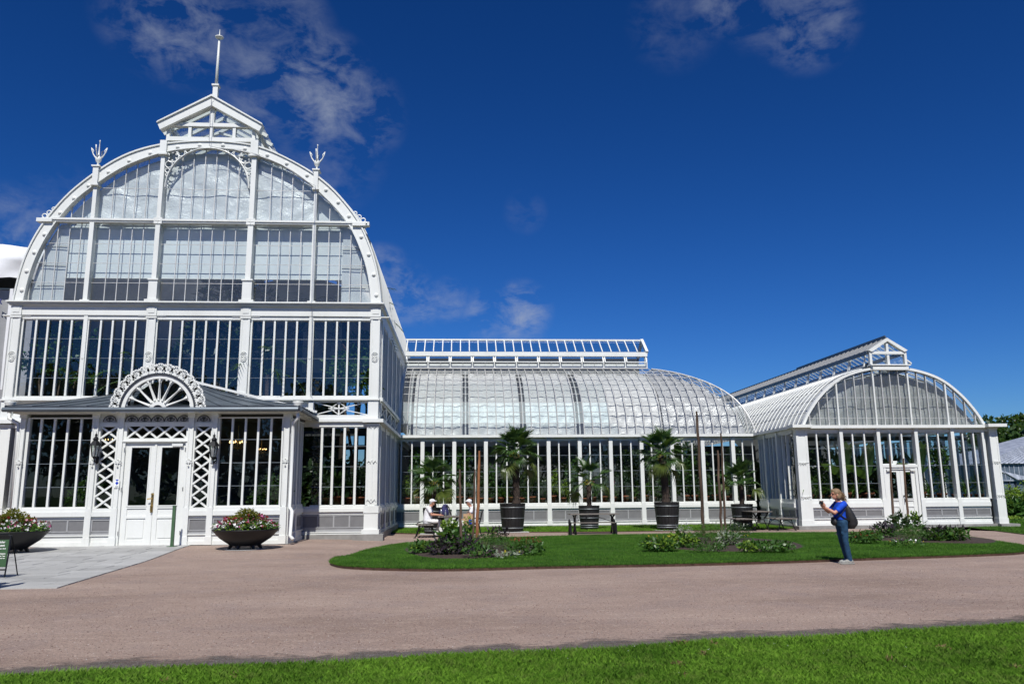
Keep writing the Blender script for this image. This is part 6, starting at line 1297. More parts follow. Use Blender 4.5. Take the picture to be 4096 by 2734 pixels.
def text3d(s, size, loc, mat, par, rot=(pi / 2, 0, 0), name='lettering', align='LEFT', ext=.002, bold=0):
    cu = D.curves.new(name, 'FONT'); cu.body = s; cu.size = size; cu.align_x = align; cu.extrude = ext; cu.offset = bold; o = D.objects.new('tmp', cu); C.objects.link(o); dg = bpy.context.evaluated_depsgraph_get(); dg.update(); me = D.meshes.new_from_object(o.evaluated_get(dg)); D.objects.remove(o)
    me.materials.clear(); me.materials.append(M[mat]); o = link(name, me, None, par); o.rotation_euler = rot; o.location = Vector(loc) - (base_of(par) if par else Vector()); return o
X, Z = at(8, 1216, YT - .3); text3d('R', .34, (X, YT - .3, Z), 'text_navy', tp, align='RIGHT', bold=.008)

# ------------------------------------------------------------------ small greenhouse and far roof at right
sg = thing('small_greenhouse', 'small old greenhouse with pale weathered glass roof at the right edge', 'greenhouse', (XA(4060, 1850, 62), 62, 0))
YG = 60.0
def GX(px, py=1850): return XA(px, py, YG)
def GZ(py, px=4040): return ZA(px, py, YG)
ga, gb = GX(3922, 1852), GX(4420, 1852); gzt = GZ(1853)
pc('wall', 'wwall', sg, ga, gb, YG, YG + .2, 0, gzt)
for k in range(28): x = ga + (gb - ga) * k / 27; pc('glazing_bar', 'wroof', sg, x - .03, x + .03, YG - .04, YG, .8, gzt)
rx, rz_ = XA(4330, 1682, YG + 5), ZA(4330, 1682, YG + 5)
MB().add([(ga - .1, YG - .2, gzt), (gb, YG - .2, gzt), (gb, YG + 5, rz_), (rx, YG + 5, rz_)], [(0, 1, 2, 3)]).build('roof', 'wroof', sg)
for k in range(24):
    t = k / 24; x = ga + (gb - ga) * t; tx = rx + (gb - rx) * t; MB().bar((x, YG - .22, gzt + .02), (tx, YG + 5, rz_ + .03), .07, .07).build('roof_bar', 'wroof', sg)
MB().add([(ga - .1, YG - .2, gzt), (ga - .1, YG + 10, gzt), (rx, YG + 5, rz_)], [(0, 1, 2)]).build('roof', 'wroof', sg); pc('wall', 'wwall', sg, ga, ga + .2, YG, YG + 10, 0, gzt)
# its little porch
YQ = 54.0; pa, pb = XA(4004, 1890, YQ), XA(4060, 1890, YQ); pz, pzr = ZA(4040, 1918, YQ), ZA(4020, 1882, YQ)
sp2 = thing('garden_porch', 'tiny glazed porch with pitched roof before the small greenhouse', 'porch', (pa, YQ, 0))
MB().add([(pa + .05, YQ, pzr), (pb, YQ - .2, pz), (pb + 1.6, YQ - .2, pz), (pa + 1.3, YQ + 3, pzr)], [(0, 1, 2, 3)]).build('roof', 'wroof', sp2)
for k in range(9): t = k / 8; MB().bar((pa + .05 + 1.2 * t, YQ + 2.9 * t, pzr + .03), (pb + 1.6 * t, YQ - .2, pz + .03), .05, .05).build('roof_bar', 'wroof', sp2)
for x in (pa, pa + .55, pb, pb + .7, pb + 1.4): pc('post', 'zincd', sp2, x - .04, x + .04, YQ, YQ + .08, 0, pz)
pc('wall', 'wwall', sp2, pa, pb + 1.5, YQ + .1, YQ + .2, 0, pz); MB().bar((pa, YQ, pzr), (pb, YQ, pz), .08, .08).build('gable_bar', 'wroof', sp2); pc('tie_beam', 'wroof', sp2, pa, pb + 1.5, YQ - .05, YQ + .05, pz - .08, pz)
fr = thing('far_roof', 'pale green roof edge of a house beyond the right wing', 'building', (XA(4000, 1780, 90), 90, 0)); pc('roof', 'copper', fr, XA(3960, 1770, 90), XA(4100, 1770, 90), 90, 95, ZA(4000, 1800, 90), ZA(4000, 1770, 90)); pc('wall', 'wwall', fr, XA(3965, 1770, 90), XA(4100, 1770, 90), 90.2, 95, 0, ZA(4000, 1800, 90))
# ------------------------------------------------------------------ plants
def palm_leaf_mesh(name, R_=.55, n=28, spread=2.5, petiole=.45, mat='L_palm', droop=.25, seed=0):
    """fan leaf pointing along +X: petiole then pleated fan"""
    r = np.random.default_rng(seed); v = []; f = []
    m = MB(); m.tube([(0, 0, 0), (petiole * .5, 0, .02), (petiole, 0, 0)], [.012, .009, .007], 4, False); v += list(m.v); f += list(m.f)
    for k in range(n):
        a = -spread / 2 + spread * (k + .5) / n; L_ = R_ * (.82 + .18 * cos(a)) * (.93 + .14 * r.random()); w = spread / n * .62; da = a + .03 * (r.random() - .5)
        d = Vector((cos(da), sin(da), 0)); s = Vector((-sin(da), cos(da), 0)); b = Vector((petiole, 0, 0)); dr = droop * (.6 + .8 * r.random())
        p1 = b + d * L_ * .12; p2 = b + d * L_ * .6; p3 = b + d * L_ * .98; up_ = Vector((0, 0, 1)); o = len(v)
        cup = .10 * abs(sin(a))
        P = [b + d * .02, p1 + s * w * L_ * .12 + up_ * .008, p2 + s * w * L_ * .55 + up_ * (.0 - dr * L_ * .12 + cup), p3 - up_ * (dr * L_ * .75 - cup), p2 - s * w * L_ * .55 + up_ * (.0 - dr * L_ * .12 + cup), p1 - s * w * L_ * .12 + up_ * .008, p2 - up_ * (.018 + dr * L_ * .12 - cup)]
        v += [tuple(p) for p in P]; f += [(o, o + 1, o + 2, o + 6), (o, o + 6, o + 4, o + 5), (o + 6, o + 2, o + 3), (o + 6, o + 3, o + 4)]
    me = D.meshes.new(name); me.from_pydata(v, [], f); me.materials.append(M[mat]); return me
LEAVES = [palm_leaf_mesh('frond', .50, 28, 2.6, .42, 'L_palm', .28, 1), palm_leaf_mesh('frond', .46, 24, 2.9, .36, 'L_palm', .55, 2), palm_leaf_mesh('frond', .52, 30, 2.3, .5, 'L_palmy', .75, 3)]
def frond(par, loc, az, tilt, s, kind, roll=0):
    o = link('frond', LEAVES[kind], None, par); o.location = loc; o.rotation_euler = Euler((roll, -tilt, az), 'XYZ'); o.scale = (s, s, s); return o
def fan_palm(px, pyb, Y, ztrunk0, ztrunk1, s, nf, tr, label, seed, group='fan palms in black barrels'):
    r = random.Random(seed); x = XA(px, pyb, Y); t = thing('fan_palm', label, 'palm', (x, Y, ztrunk0), 0, group); H = ztrunk1 - ztrunk0; m = MB(); lean = (r.random() - .5) * .1 * H
    n = 14; pts = [(lean * (k / n) ** 2, 0, H * k / n) for k in range(n + 1)]; m.tube(pts, [tr * (1.15 if k < 2 else 1.0) * (1 + .08 * sin(k * 2.1)) * (1.0 if H > .8 else .8) for k in range(n + 1)], 10); m.build('trunk', 'fibre', t, True, False)
    m = MB()
    for k in range(int(150 * H) + 40):
        z = H * r.random(); a = r.random() * 6.28; c_, s_ = cos(a), sin(a); rr = tr * .95; l = .05 + .10 * r.random(); w = .016; xo = lean * (z / H) ** 2
        m.add([(xo + rr * c_ - w * s_, rr * s_ + w * c_, z), (xo + rr * c_ + w * s_, rr * s_ - w * c_, z), (xo + (rr + l * .55) * c_, (rr + l * .55) * s_, z + l * (r.random() * 1.3 - .7))], [(0, 1, 2)])
    m.build('trunk_fibre', 'fibre', t, False, False, 'stuff')
    for k in range(nf):
        u = k / nf; el = radians(84 - (128 if H > 1 else 100) * u ** .95 + r.uniform(-10, 10)); az = k * 2.39996 + r.uniform(-.25, .25); kind = 0 if u < .5 else 1 if u < .85 else 2
        frond(t, (lean + .03 * cos(az), .03 * sin(az), H + .05 - .12 * u), az, el, s * r.uniform(.88, 1.12), kind, r.uniform(-.4, .4))
    if H > 1:
        y_ = leaf_cloud([(lean, 0, H - .05)], [(.17, .17, .12)], 130, .09, .3, 0, 0, .2, seed); link('flower_stalks', np_mesh('flower_stalks', *y_, ['L_yel']), None, t)
    return t
def barrel(px0, px1, pyt, pyb, Y, label, hoops=3):
    pxm = (px0 + px1) / 2; x = XA(pxm, (pyt + pyb) / 2, Y); R0 = (px1 - px0) / 2 / F * Y; h = ZA(pxm, pyt, Y) ; t = thing('barrel_planter', label, 'planter', (x, Y, .03), 0, 'black barrel planters along the long wing'); h -= .03; Rb = R0 * .80; ns = 22
    for k in range(ns):     # staves
        a0, a1 = 2 * pi * k / ns + .012, 2 * pi * (k + 1) / ns - .012; v = []
        for z, rr in ((.06, Rb), (h * .35, Rb + (R0 - Rb) * .42), (h * .7, Rb + (R0 - Rb) * .75), (h, R0)):
            for a in (a0, a1): v.append((rr * cos(a), rr * sin(a), z))
            for a in (a1, a0): v.append(((rr - .03) * cos(a), (rr - .03) * sin(a), z))
        f = []
        for j in range(3):
            for q_ in range(4): f.append((j * 4 + q_, j * 4 + (q_ + 1) % 4, j * 4 + 4 + (q_ + 1) % 4, j * 4 + 4 + q_))
        f += [(3, 2, 1, 0), (12, 13, 14, 15)]; MB().add(v, f).build('stave', 'barrel', t, False, False)
    def rad(z): return float(np.interp(z, [.06, h * .35, h * .7, h], [Rb, Rb + (R0 - Rb) * .42, Rb + (R0 - Rb) * .75, R0]))
    for z in ([.12, .2, h * .5, h * .86] if hoops == 4 else [.15, h * .48, h * .86]):
        MB().lathe([(rad(z) + .004, z - .022), (rad(z) + .012, z - .022), (rad(z) + .014, z + .022), (rad(z) + .004, z + .022)], (0, 0, 0), 28).build('hoop', 'hoop', t, True, False)
    MB().lathe([(0, 0), (Rb * .7, 0), (Rb * .7, .06), (0, .06)], (0, 0, 0), 12).build('foot', 'barrel', t, False, False); MB().lathe([(0, h - .05), (R0 - .03, h - .07)], (0, 0, 0), 20).build('soil', 'soil', t, False, False)
    pad = MB().box(-R0 * 1.2, R0 * 1.2, -R0 * .8, R0 * .8, -.02, .012).build('stone_pad', 'slab', t, False, False); return x, h + .03
tubs = [(1692, 1780, 2029, 2128, 31.6, 'barrel behind the seated man, leftmost of the row', 4), (2000, 2101, 2012, 2124, 32.4, 'tall black barrel with the tallest shaggy palm', 3), (2315, 2399, 2020.5, 2118, 32.9, 'smaller black barrel behind the long plank table', 4), (2619, 2718.5, 2006, 2117, 32.2, 'big black barrel between long table and dark stakes', 4), (2926.7, 3013, 2014, 2113, 32.9, 'black barrel behind the round-legged table by the corner', 4)]
tinfo = []
for a in tubs: tinfo.append(barrel(a[0], a[1], a[2], a[3], a[4], a[5] if a[5].startswith('tall') or a[5].startswith('big') or a[5].startswith('smaller') or a[5].startswith('black') else 'black ' + a[5], a[6]))
pal = [(1737, 2029, 31.6, tinfo[0][1] - .1, ZA(1745, 1926, 31.6), .98 * 1.2, 20, .08, 'short fan palm behind the man in the white cap'), (2066, 2012, 32.4, tinfo[1][1] - .1, ZA(2075, 1815, 32.4), 1.12 * 1.15, 30, .14, 'tall fan palm with thick shaggy dark trunk'), (2357, 2020, 32.9, tinfo[2][1] - .1, ZA(2355, 1925, 32.9), .98 * 1.15, 15, .10, 'short sparse fan palm above the long plank table'), (2664, 2006, 32.2, tinfo[3][1] - .1, ZA(2668, 1820, 32.2), 1.1 * 1.12, 30, .15, 'tall fan palm with orange flower stalks under its crown'), (2968, 2014, 32.9, tinfo[4][1] - .1, ZA(2968, 1932, 32.9), 1.0 * 1.1, 19, .10, 'short fan palm close to the right wing corner')]
for k, a in enumerate(pal): fan_palm(*a, 40 + k)

# ---- indoor plants
def pot(par, r, h, mat='terra', z=0): return MB().lathe([(r * .7, z), (r * .92, z + h * .8), (r * 1.05, z + h * .8), (r * 1.05, z + h), (r * .85, z + h), (0, z + h * .93)], (0, 0, 0), 12).build('pot', mat, par, True, False)
def ribbons(n, L_, w, spread, z0, seed, curl=.6):
    r = np.random.default_rng(seed); v = []; f = []
    for k in range(n):
        a = r.random() * 6.28; el = radians(85 - spread * r.random()); l = L_ * (.6 + .5 * r.random()); d = Vector((cos(a), sin(a), 0)); s = Vector((-sin(a), cos(a), 0)); o = len(v); p = Vector((0, 0, z0))
        for j in range(5):
            u = j / 4; ww = w * (1 - u) * (.5 + 1.2 * min(1, u * 3)) if j else w * .4; v += [tuple(p - s * ww / 2), tuple(p + s * ww / 2)]; p = p + (d * cos(el) + Vector((0, 0, sin(el)))) * l / 4; el -= curl * (.3 + .6 * r.random())
        for j in range(4): f.append((o + 2 * j, o + 2 * j + 1, o + 2 * j + 3, o + 2 * j + 2))
    return np.array([tuple(p) for p in v]), np.array(f)
def big_leaf(L_, w, mat):
    v = []; n = 8
    for j in range(n + 1): u = j / n; ww = w * sin(pi * min(1, u * .97 + .03)) ** .7; z = -.35 * L_ * u * u; v += [(L_ * u, -ww / 2, z + .03), (L_ * u, 0, z), (L_ * u, ww / 2, z + .03)]
    m = MB().add(v, [q for j in range(n) for q in ((3 * j, 3 * j + 1, 3 * j + 4, 3 * j + 3), (3 * j + 1, 3 * j + 2, 3 * j + 5, 3 * j + 4))]); me = m.mesh('big_leaf', True); me.materials.append(M[mat]); return me
BL = big_leaf(1.0, .34, 'L_banana')
def proto(kind, seed):
    t = thing('potted_plant', 'x y z w', 'potted plant'); 
    if kind == 'strap': pot(t, .15, .26); link('foliage', np_mesh('foliage', *ribbons(60, .95, .05, 60, .25, seed), ['L_mid']), None, t)
    elif kind == 'spiky': pot(t, .14, .24); link('foliage', np_mesh('foliage', *ribbons(90, .6, .035, 100, .5, seed, .3), ['L_dark']), None, t); MB().tube([(0, 0, .2), (0, 0, .55)], .03, 6).build('stem', 'bark', t, True, False)
    elif kind == 'bush': pot(t, .15, .25); link('foliage', np_mesh('foliage', *leaf_cloud([(0, 0, .75), (.1, .05, 1.1), (-.12, 0, .95)], [(.3, .3, .32), (.25, .25, .3), (.24, .24, .25)], 420, .10, .5, .3, .3, 0, seed), ['L_dark']), None, t); MB().tube([(0, 0, .2), (.02, 0, .6)], .018, 5).build('stem', 'bark', t, True, False)
    elif kind == 'lime': pot(t, .15, .28); link('foliage', np_mesh('foliage', *leaf_cloud([(0, 0, .65), (.05, .0, .95)], [(.26, .26, .3), (.2, .2, .3)], 330, .12, .35, .1, .3, 0, seed), ['L_lime']), None, t)
    elif kind == 'tall': pot(t, .16, .28); link('foliage', np_mesh('foliage', *leaf_cloud([(0, 0, 1.3), (.15, .1, 1.8), (-.1, 0, 1.5), (0, 0, .8)], [(.32, .32, .4), (.28, .28, .3), (.25, .25, .4), (.2, .2, .3)], 620, .15, .4, .2, .3, .2, seed), ['L_mid']), None, t); MB().tube([(0, 0, .2), (.03, 0, 1.0), (0, .03, 1.6)], .02, 5).build('stem', 'bark', t, True, False)
    elif kind == 'flower': pot(t, .14, .24); (v, f, mi) = multi([(leaf_cloud([(0, 0, .5)], [(.28, .28, .25)], 240, .10, .5, .3, .3, 0, seed), 0), (leaf_cloud([(.05, -.1, .85), (-.12, -.05, .7)], [(.1, .1, .08), (.07, .07, .06)], 60, .05, .9, .5, 0, 0, seed), 1)]); link('foliage', np_mesh('foliage', v, f, ['L_mid', 'fl_pink'], False, mi), None, t)
    elif kind == 'banana':
        pot(t, .2, .32); MB().tube([(0, 0, .3), (0, 0, .8)], [.05, .035], 7).build('stem', 'stripg', t, True, False); r = random.Random(seed)
        for k in range(7): o = link('big_leaf', BL, None, t); o.location = (0, 0, .7); o.rotation_euler = Euler((r.uniform(-.4, .4), -radians(r.uniform(35, 85)), k * 2.4 + r.random()), 'XYZ'); s = r.uniform(.9, 1.3); o.scale = (s, s, s)
    elif kind == 'fan':
        pot(t, .17, .28); r = random.Random(seed); MB().tube([(0, 0, .25), (0, 0, .45)], [.06, .05], 7).build('stem', 'fibre', t, True, False)
        for k in range(11): frond(t, (0, 0, .42), k * 2.4, radians(80 - 75 * k / 11), .8, k % 2)
    return t
def show(px, pyb, Y, z, kind, s, label, group, src=None):
    t = proto(kind, int(px)) if (kind, ) not in PR else copy_tree(PR[(kind,)]); PR.setdefault((kind,), t); t.location = (XA(px, pyb, Y), Y, z); t.scale = (s, s, s); t.rotation_euler = (0, 0, (px * .37) % 6.28); t['label'] = label; t['group'] = group; return t
PR = {}
G1 = 'potted plants behind the windows of the long wing'
ords = ['first', 'second', 'third', 'fourth', 'fifth', 'sixth', 'seventh', 'eighth', 'ninth', 'tenth', 'eleventh', 'twelfth']
desc = {'strap': 'strap-leaved green plant', 'spiky': 'dark spiky plant', 'bush': 'dark bushy plant', 'lime': 'yellow-green leafy plant', 'tall': 'tall leafy plant', 'flower': 'pink-flowered plant', 'banana': 'broad-leaved banana plant', 'fan': 'small fan palm'}
lay = [['bush', 'lime', 'tall'], ['fan', 'spiky', 'banana'], ['tall', 'banana', 'bush'], ['tall', 'strap', 'bush'], ['spiky', 'bush', 'bush'], ['lime', 'lime', 'tall'], ['bush', 'flower', 'spiky'], ['flower', 'bush', 'strap'], ['strap', 'strap', 'fan'], ['strap', 'tall', 'spiky'], ['spiky', 'strap', 'tall'], ['tall', 'spiky', 'bush']]
for b in range(12):
    a, c_ = edges[b], edges[b + 1]
    for k, kd in enumerate(lay[b]):
        x = a + (c_ - a) * (k + .5) / 3; pos = ('left', 'middle', 'right')[k]
        t = show(2000, 1990, YB0 + .5 + .25 * ((b * 3 + k) % 2), 1.07, kd, (.85, 1.05, 1.2)[(b + k) % 3], f'{desc[kd]} behind the {pos} pane of window {ords[b]} from the palm house', G1); t.location.x = x
G2 = 'potted plants behind the windows of the right wing'
for b, kds in ((0, ['strap', 'strap', 'spiky']), (1, ['banana', 'strap', 'banana']), (3, ['banana', 'strap', 'tall']), (4, ['spiky', 'strap', 'spiky'])):
    a, c_ = pcs[b][1], pcs[b + 1][0]
    for k, kd in enumerate(kds):
        t = show(3400, 1990, YC + .6, 1.03, kd, (1.3, 1.15, 1.25)[k], f"{desc[kd]} behind the {('left','middle','right')[k]} pane of {('the first','the second','the third','the fourth','the last')[b]} window of the right wing", G2); t.location.x = a + (c_ - a) * (k + .5) / 3
for px, kd, lb in ((1300, 'spiky', 'dark spiky plant in a clay pot beside the palm house corner, left one'), (1345, 'fan', 'small fan palm in a clay pot in the window right of the porch'), (1400, 'spiky', 'spiky plant in a clay pot in the window right of the porch'), (1440, 'bush', 'bushy pot plant by the palm house corner pier')):
    t = show(px, 2000, YP + .8, ZA(1350, 2020, YP), kd, 1.1, lb, 'potted plants in the palm house window right of the porch')
pc('plant_bench', 'inwall', palm, lx0, pX[0], YP + .35, YP + 1.2, ZA(1350, 2020, YP) - .06, ZA(1350, 2020, YP))
def mass(name, cents, rads, n, size, mat, label, seed, asp=.4, shell=.1):
    v, f = leaf_cloud(cents, rads, n, size, asp, .2, shell, .1, seed); o = link(name, np_mesh(name, v, f, [mat]), None); return props(o, label, 'plants', None, 'stuff')
r_ = random.Random(5)
mass('inner_planting', [(X0 + 1 + 17.0 * k / 23, YB0 + r_.uniform(3, 7), r_.uniform(.6, 2.8)) for k in range(24)], [(r_.uniform(.7, 1.3), 1.0, r_.uniform(.8, 1.5)) for _ in range(24)], 9000, .3, 'L_dark', 'dense dark greenery deep inside the long wing', 3)
mass('inner_planting', [(c0 + .8 + r_.random() * 6.2, YC + r_.uniform(2.5, 8), r_.uniform(.6, 3)) for k in range(16)], [(r_.uniform(.7, 1.2), 1.0, r_.uniform(.8, 1.4)) for _ in range(16)], 6000, .32, 'L_dark', 'dense dark greenery deep inside the right wing', 4)
mass('inner_planting', [(XL + 1.6 + 9.6 * k / 17, YP + r_.uniform(4.0, 9), r_.uniform(1, 5.5)) for k in range(18)], [(r_.uniform(.9, 1.6), 1.2, r_.uniform(1.2, 2.0)) for _ in range(18)], 11000, .38, 'L_dark', 'dense dark greenery deep inside the palm house', 5)
mass('porch_shrubs', [(QX(250 + 20 * k, 2000), YV + .9, ZA(300, 2000 - (k % 3) * 22, YV)) for k in range(6)] + [(QX(1010 + 22 * k, 2000), YV + .9, ZA(1000, 2000 - (k % 3) * 28, YV)) for k in range(5)], [(.35, .3, .38)] * 11, 2600, .11, 'L_mid', 'green shrubs standing inside the porch windows', 6, .55, .3)
def indoor_tree(px, Y, z0, parts_, mat, label, n, size, asp=.4, trunk=True):
    x = XA(px, 1500, Y); t = thing('indoor_tree', label, 'tree', (x, Y, .12), 0, 'trees inside the palm house'); c = [(dx, dy, zz - .12) for dx, dy, zz, rr in parts_]; rr_ = [(q[3], q[3], q[3] * .9) for q in parts_]
    link('crown', np_mesh('crown', *leaf_cloud(c, rr_, n, size, asp, .2, .25, .1, int(px)), [mat]), None, t)
    for q in c[:4]: MB().tube([(0, 0, 0), (q[0] * .2, 0, q[2] * .5), (q[0], q[1], q[2])], [.09, .06, .025], 7).build('trunk', 'bark', t, True, False)
indoor_tree(225, YP + 1.05, 0, [(0, 0, 6.9, .8), (-.8, .2, 6.3, .6), (.8, 0, 6.2, .8), (.2, .3, 7.7, .5), (1.0, 0, 7.0, .5)], 'L_mid', 'leafy fig tree behind the leftmost tall windows', 1500, .17, .5)
indoor_tree(870, YP + 1.6, 0, [(0, 0, 7.6, 1.2), (1.0, .3, 6.6, 1.1), (-1, .4, 6.4, 1), (.3, 0, 9.0, 1.0), (.6, .4, 10.2, .9), (1.2, 0, 8.6, .8)], 'L_dark', 'dark broad-leaved tree rising behind the middle windows', 2600, .42, .25)
indoor_tree(1430, YP + 1.05, 0, [(0, 0, 6.2, .8), (.2, .2, 7.0, .6), (-.7, .1, 6.0, .6), (.1, 0, 5.4, .7)], 'L_mid', 'bay-like tree behind the rightmost tall windows', 1700, .24, .33)
def feather_palm(px, py, Y, nf, L_, label, mat='L_mid', up=1.0):
    x, z = at(px, py, Y); t = thing('feather_palm', label, 'palm', (x, Y, .12), 0, 'trees inside the palm house'); H = z - .12; MB().tube([(0, 0, 0), (.05, 0, H * .5), (0, 0, H)], [.16, .13, .12], 8).build('trunk', 'fibre', t, True, False); r = random.Random(int(px))
    for k in range(nf):
        az = k * 2.4; el = radians(80 - 80 * k / nf) * up; p = Vector((0, 0, 0)); m = MB(); sp = []; v = []; f = []
        for j in range(11): sp.append(p.copy()); p = p + Vector((cos(el), 0, sin(el))) * L_ / 10; el -= .17
        for j in range(2, 11):
            for h in (0, .5):
                if j == 10 and h: continue
                q = sp[j].lerp(sp[min(10, j + 1)], h)
                for s in (-1, 1):
                    l = .42 * L_ * .35 * (1.2 - abs(j - 5) / 7) * 1.3; e = q + Vector((.5 * l, s * l * .85, -.25 * l)); o = len(v); v += [q - Vector((.02, 0, 0)), q + Vector((.02, 0, 0)), e]; f.append((o, o + 1, o + 2))
        m.tube(sp, .012, 3, False); mm = MB().add(v, f); mm.add(m.v, m.f); o = mm.build('frond', mat, t, False, False); o.location = (0, 0, H); o.rotation_euler = (0, 0, az)
feather_palm(1075, 1500, YP + 1.2, 15, 2.0, 'bright feather palm behind the fourth tall window', 'L_mid'); feather_palm(545, 1525, YP + 1.3, 13, 2.1, 'feather palm behind the second tall window', 'L_mid'); feather_palm(1200, 1330, YP + 3.6, 16, 2.8, 'tall dark feather palm behind the right windows', 'L_dark'); feather_palm(1380, 1290, YP + 4.6, 16, 2.8, 'tall dark feather palm behind the rightmost windows', 'L_dark')

# ---- beds
def clump(name, label, cat, px, py, h, w, parts_, group=None, z=.1):
    h *= .82; X, Y = gnd(px, py, z); t = thing(name, label, cat, (X, Y, z), 0, group); vs = []; ms = []
    for k, (mat, n, size, asp, lo, hi, sc, sh) in enumerate(parts_): vs.append((leaf_cloud([(0, 0, h * (lo + hi) / 2)], [(w * sc, w * sc * .8, h * (hi - lo) / 2)], n, size, asp, .1, sh, -.3 if lo > .3 else 0, int(px + py + k)), k)); ms.append(mat)
    v, f, mi = multi(vs); v[:, 2] = np.maximum(v[:, 2], .0); link('leaves', np_mesh('leaves', v, f, ms, False, mi), None, t); m = MB(); r = random.Random(int(px))
    for k in range(9): a = r.random() * 6.28; m.tube([(0, 0, 0), (w * .5 * cos(a) * r.random(), w * .5 * sin(a) * r.random(), h * r.uniform(.5, .95))], .006, 3, False)
    m.build('stems', 'stripg', t, False, False); return t
BG = 'plants in the flower beds'
clump('tobacco_plant', 'tall lime-flowered tobacco plant with broad leaves by the left stake', 'plant', 1800, 2168, .78, .36, [('L_mid', 90, .26, .5, .05, .7, .9, .2), ('L_lime', 150, .07, .8, .62, 1.1, .9, .1)], BG)
clump('bedding_plant', 'bright green low clump at the left end of the first bed', 'plant', 1688, 2206, .30, .34, [('L_lime', 60, .10, .5, .3, 1.0, .9, .3), ('L_mid', 300, .11, .5, 0, 1.0, 1.0, .3)], BG)
clump('bedding_plant', 'lime-flowered plant just right of the three left stakes', 'plant', 1868, 2150, .75, .26, [('L_mid', 80, .16, .5, 0, .8, .8, .2), ('L_lime', 70, .06, .8, .7, 1.1, 1, .1)], BG)
clump('bedding_plant', 'purple-black leafy plant at the left front of the first bed', 'plant', 1770, 2215, .42, .30, [('L_purp', 170, .13, .5, .0, 1, 1, .2), ('L_mid', 60, .1, .5, 0, 1, 1, .2)], BG)
clump('bedding_plant', 'purple-black leafy plant right below the left stakes', 'plant', 1862, 2212, .48, .38, [('L_purp', 200, .13, .5, .1, 1, 1, .2), ('L_mid', 190, .11, .5, 0, .9, 1, .2)], BG)
clump('bedding_plant', 'dark plant with thin black shoots right of the orange stake', 'plant', 1985, 2178, .55, .38, [('L_purp', 130, .10, .5, .4, 1.1, 1, .1), ('L_mid', 240, .09, .4, 0, .8, 1, .2)], BG)
clump('fennel', 'feathery green fennel in the first bed', 'plant', 1940, 2195, .5, .36, [('L_mid', 900, .09, .1, 0, 1, 1, .1)], BG)
clump('fennel', 'feathery fennel tuft near the middle right of the first bed', 'plant', 2035, 2200, .42, .36, [('L_mid', 1000, .08, .1, 0, 1, 1, .1)], BG)
clump('amaranth', 'red-tipped leafy plants filling the right end of the first bed', 'plant', 2105, 2212, .42, .46, [('L_mid', 380, .10, .5, 0, .9, 1, .2), ('L_red', 130, .05, .5, .75, 1.15, .9, .1)], BG)
clump('bedding_plant', 'silvery seedlings at the front right of the first bed', 'plant', 2030, 2226, .16, .42, [('L_grey', 60, .09, .5, 0, 1, 1, .1), ('L_yel', 12, .06, .7, .3, 1, 1, .1)], BG)
clump('bedding_plant', 'green mixed clump in the centre front of the first bed', 'plant', 1915, 2222, .26, .4, [('L_mid', 150, .10, .5, 0, 1, 1, .1), ('L_purp', 50, .10, .5, 0, 1, 1, .1)], BG)
clump('bedding_plant', 'yellow-flowered green clump at the left end of the middle bed', 'plant', 2640, 2197, .36, .5, [('L_mid', 420, .12, .5, 0, .9, 1, .2), ('L_lime', 130, .11, .5, .2, 1, 1, .2), ('L_yel', 24, .05, .9, .8, 1.25, 1, .1)], BG)
clump('bedding_plant', 'lime leafy clump left of the middle stakes', 'plant', 2725, 2185, .42, .45, [('L_lime', 200, .13, .5, 0, 1, 1, .2), ('L_mid', 200, .12, .5, 0, 1, 1, .2)], BG)
clump('bedding_plant', 'silver-leaved tuft with white heads beside the first dark stake', 'plant', 2735, 2160, .6, .32, [('L_grey', 220, .10, .2, 0, .9, 1, .1), ('fl_white', 14, .04, .9, .9, 1.3, 1, .1)], BG)
clump('fennel', 'feathery fennel behind the middle stakes', 'plant', 2850, 2165, .62, .6, [('L_mid', 1500, .10, .1, 0, 1, 1, .1)], BG)
clump('fennel', 'feathery fennel before the table legs at the middle bed', 'plant', 2955, 2158, .62, .42, [('L_dark', 1100, .09, .12, 0, 1, 1, .1)], BG)
clump('bedding_plant', 'silver-green tuft right of the middle stakes', 'plant', 2915, 2180, .45, .32, [('L_grey', 170, .13, .2, 0, 1, 1, .1), ('L_mid', 90, .12, .4, 0, 1, 1, .1)], BG)
clump('bedding_plant', 'low green clump at the front of the middle stakes', 'plant', 2830, 2200, .24, .55, [('L_mid', 420, .09, .3, 0, 1, 1, .1)], BG)
clump('bedding_plant', 'lime plant with a tall bare stalk in the middle bed', 'plant', 2995, 2203, .34, .26, [('L_lime', 110, .11, .5, 0, .8, 1, .1), ('L_mid', 60, .1, .5, 0, 1, 1, .1), ('L_yel', 6, .05, .9, 1.2, 1.6, .3, .1)], BG)
clump('bedding_plant', 'low spreading green at the right end of the middle bed', 'plant', 3085, 2200, .28, .62, [('L_mid', 620, .10, .5, 0, 1, 1, .1)], BG)
clump('bedding_plant', 'broad green clump at the left end of the last bed', 'plant', 3460, 2165, .34, .5, [('L_mid', 420, .11, .5, 0, 1, 1, .1), ('L_red', 60, .07, .5, .5, 1.1, 1, .1)], BG)
clump('bedding_plant', 'dark reddish leafy plant left of the last stakes', 'plant', 3530, 2150, .5, .42, [('L_purp', 210, .11, .5, .3, 1.1, 1, .1), ('L_mid', 260, .10, .5, 0, .8, 1, .1)], BG)
clump('bedding_plant', 'tall dark-leaved plant between the last two stakes', 'plant', 3600, 2140, .85, .36, [('L_dark', 210, .15, .5, .1, 1, .9, .1)], BG)
clump('tobacco_plant', 'lime-tipped tobacco plant right of the last stake', 'plant', 3665, 2140, .85, .26, [('L_mid', 110, .18, .5, 0, .9, .9, .1), ('L_lime', 50, .07, .8, .75, 1.1, 1, .1)], BG)
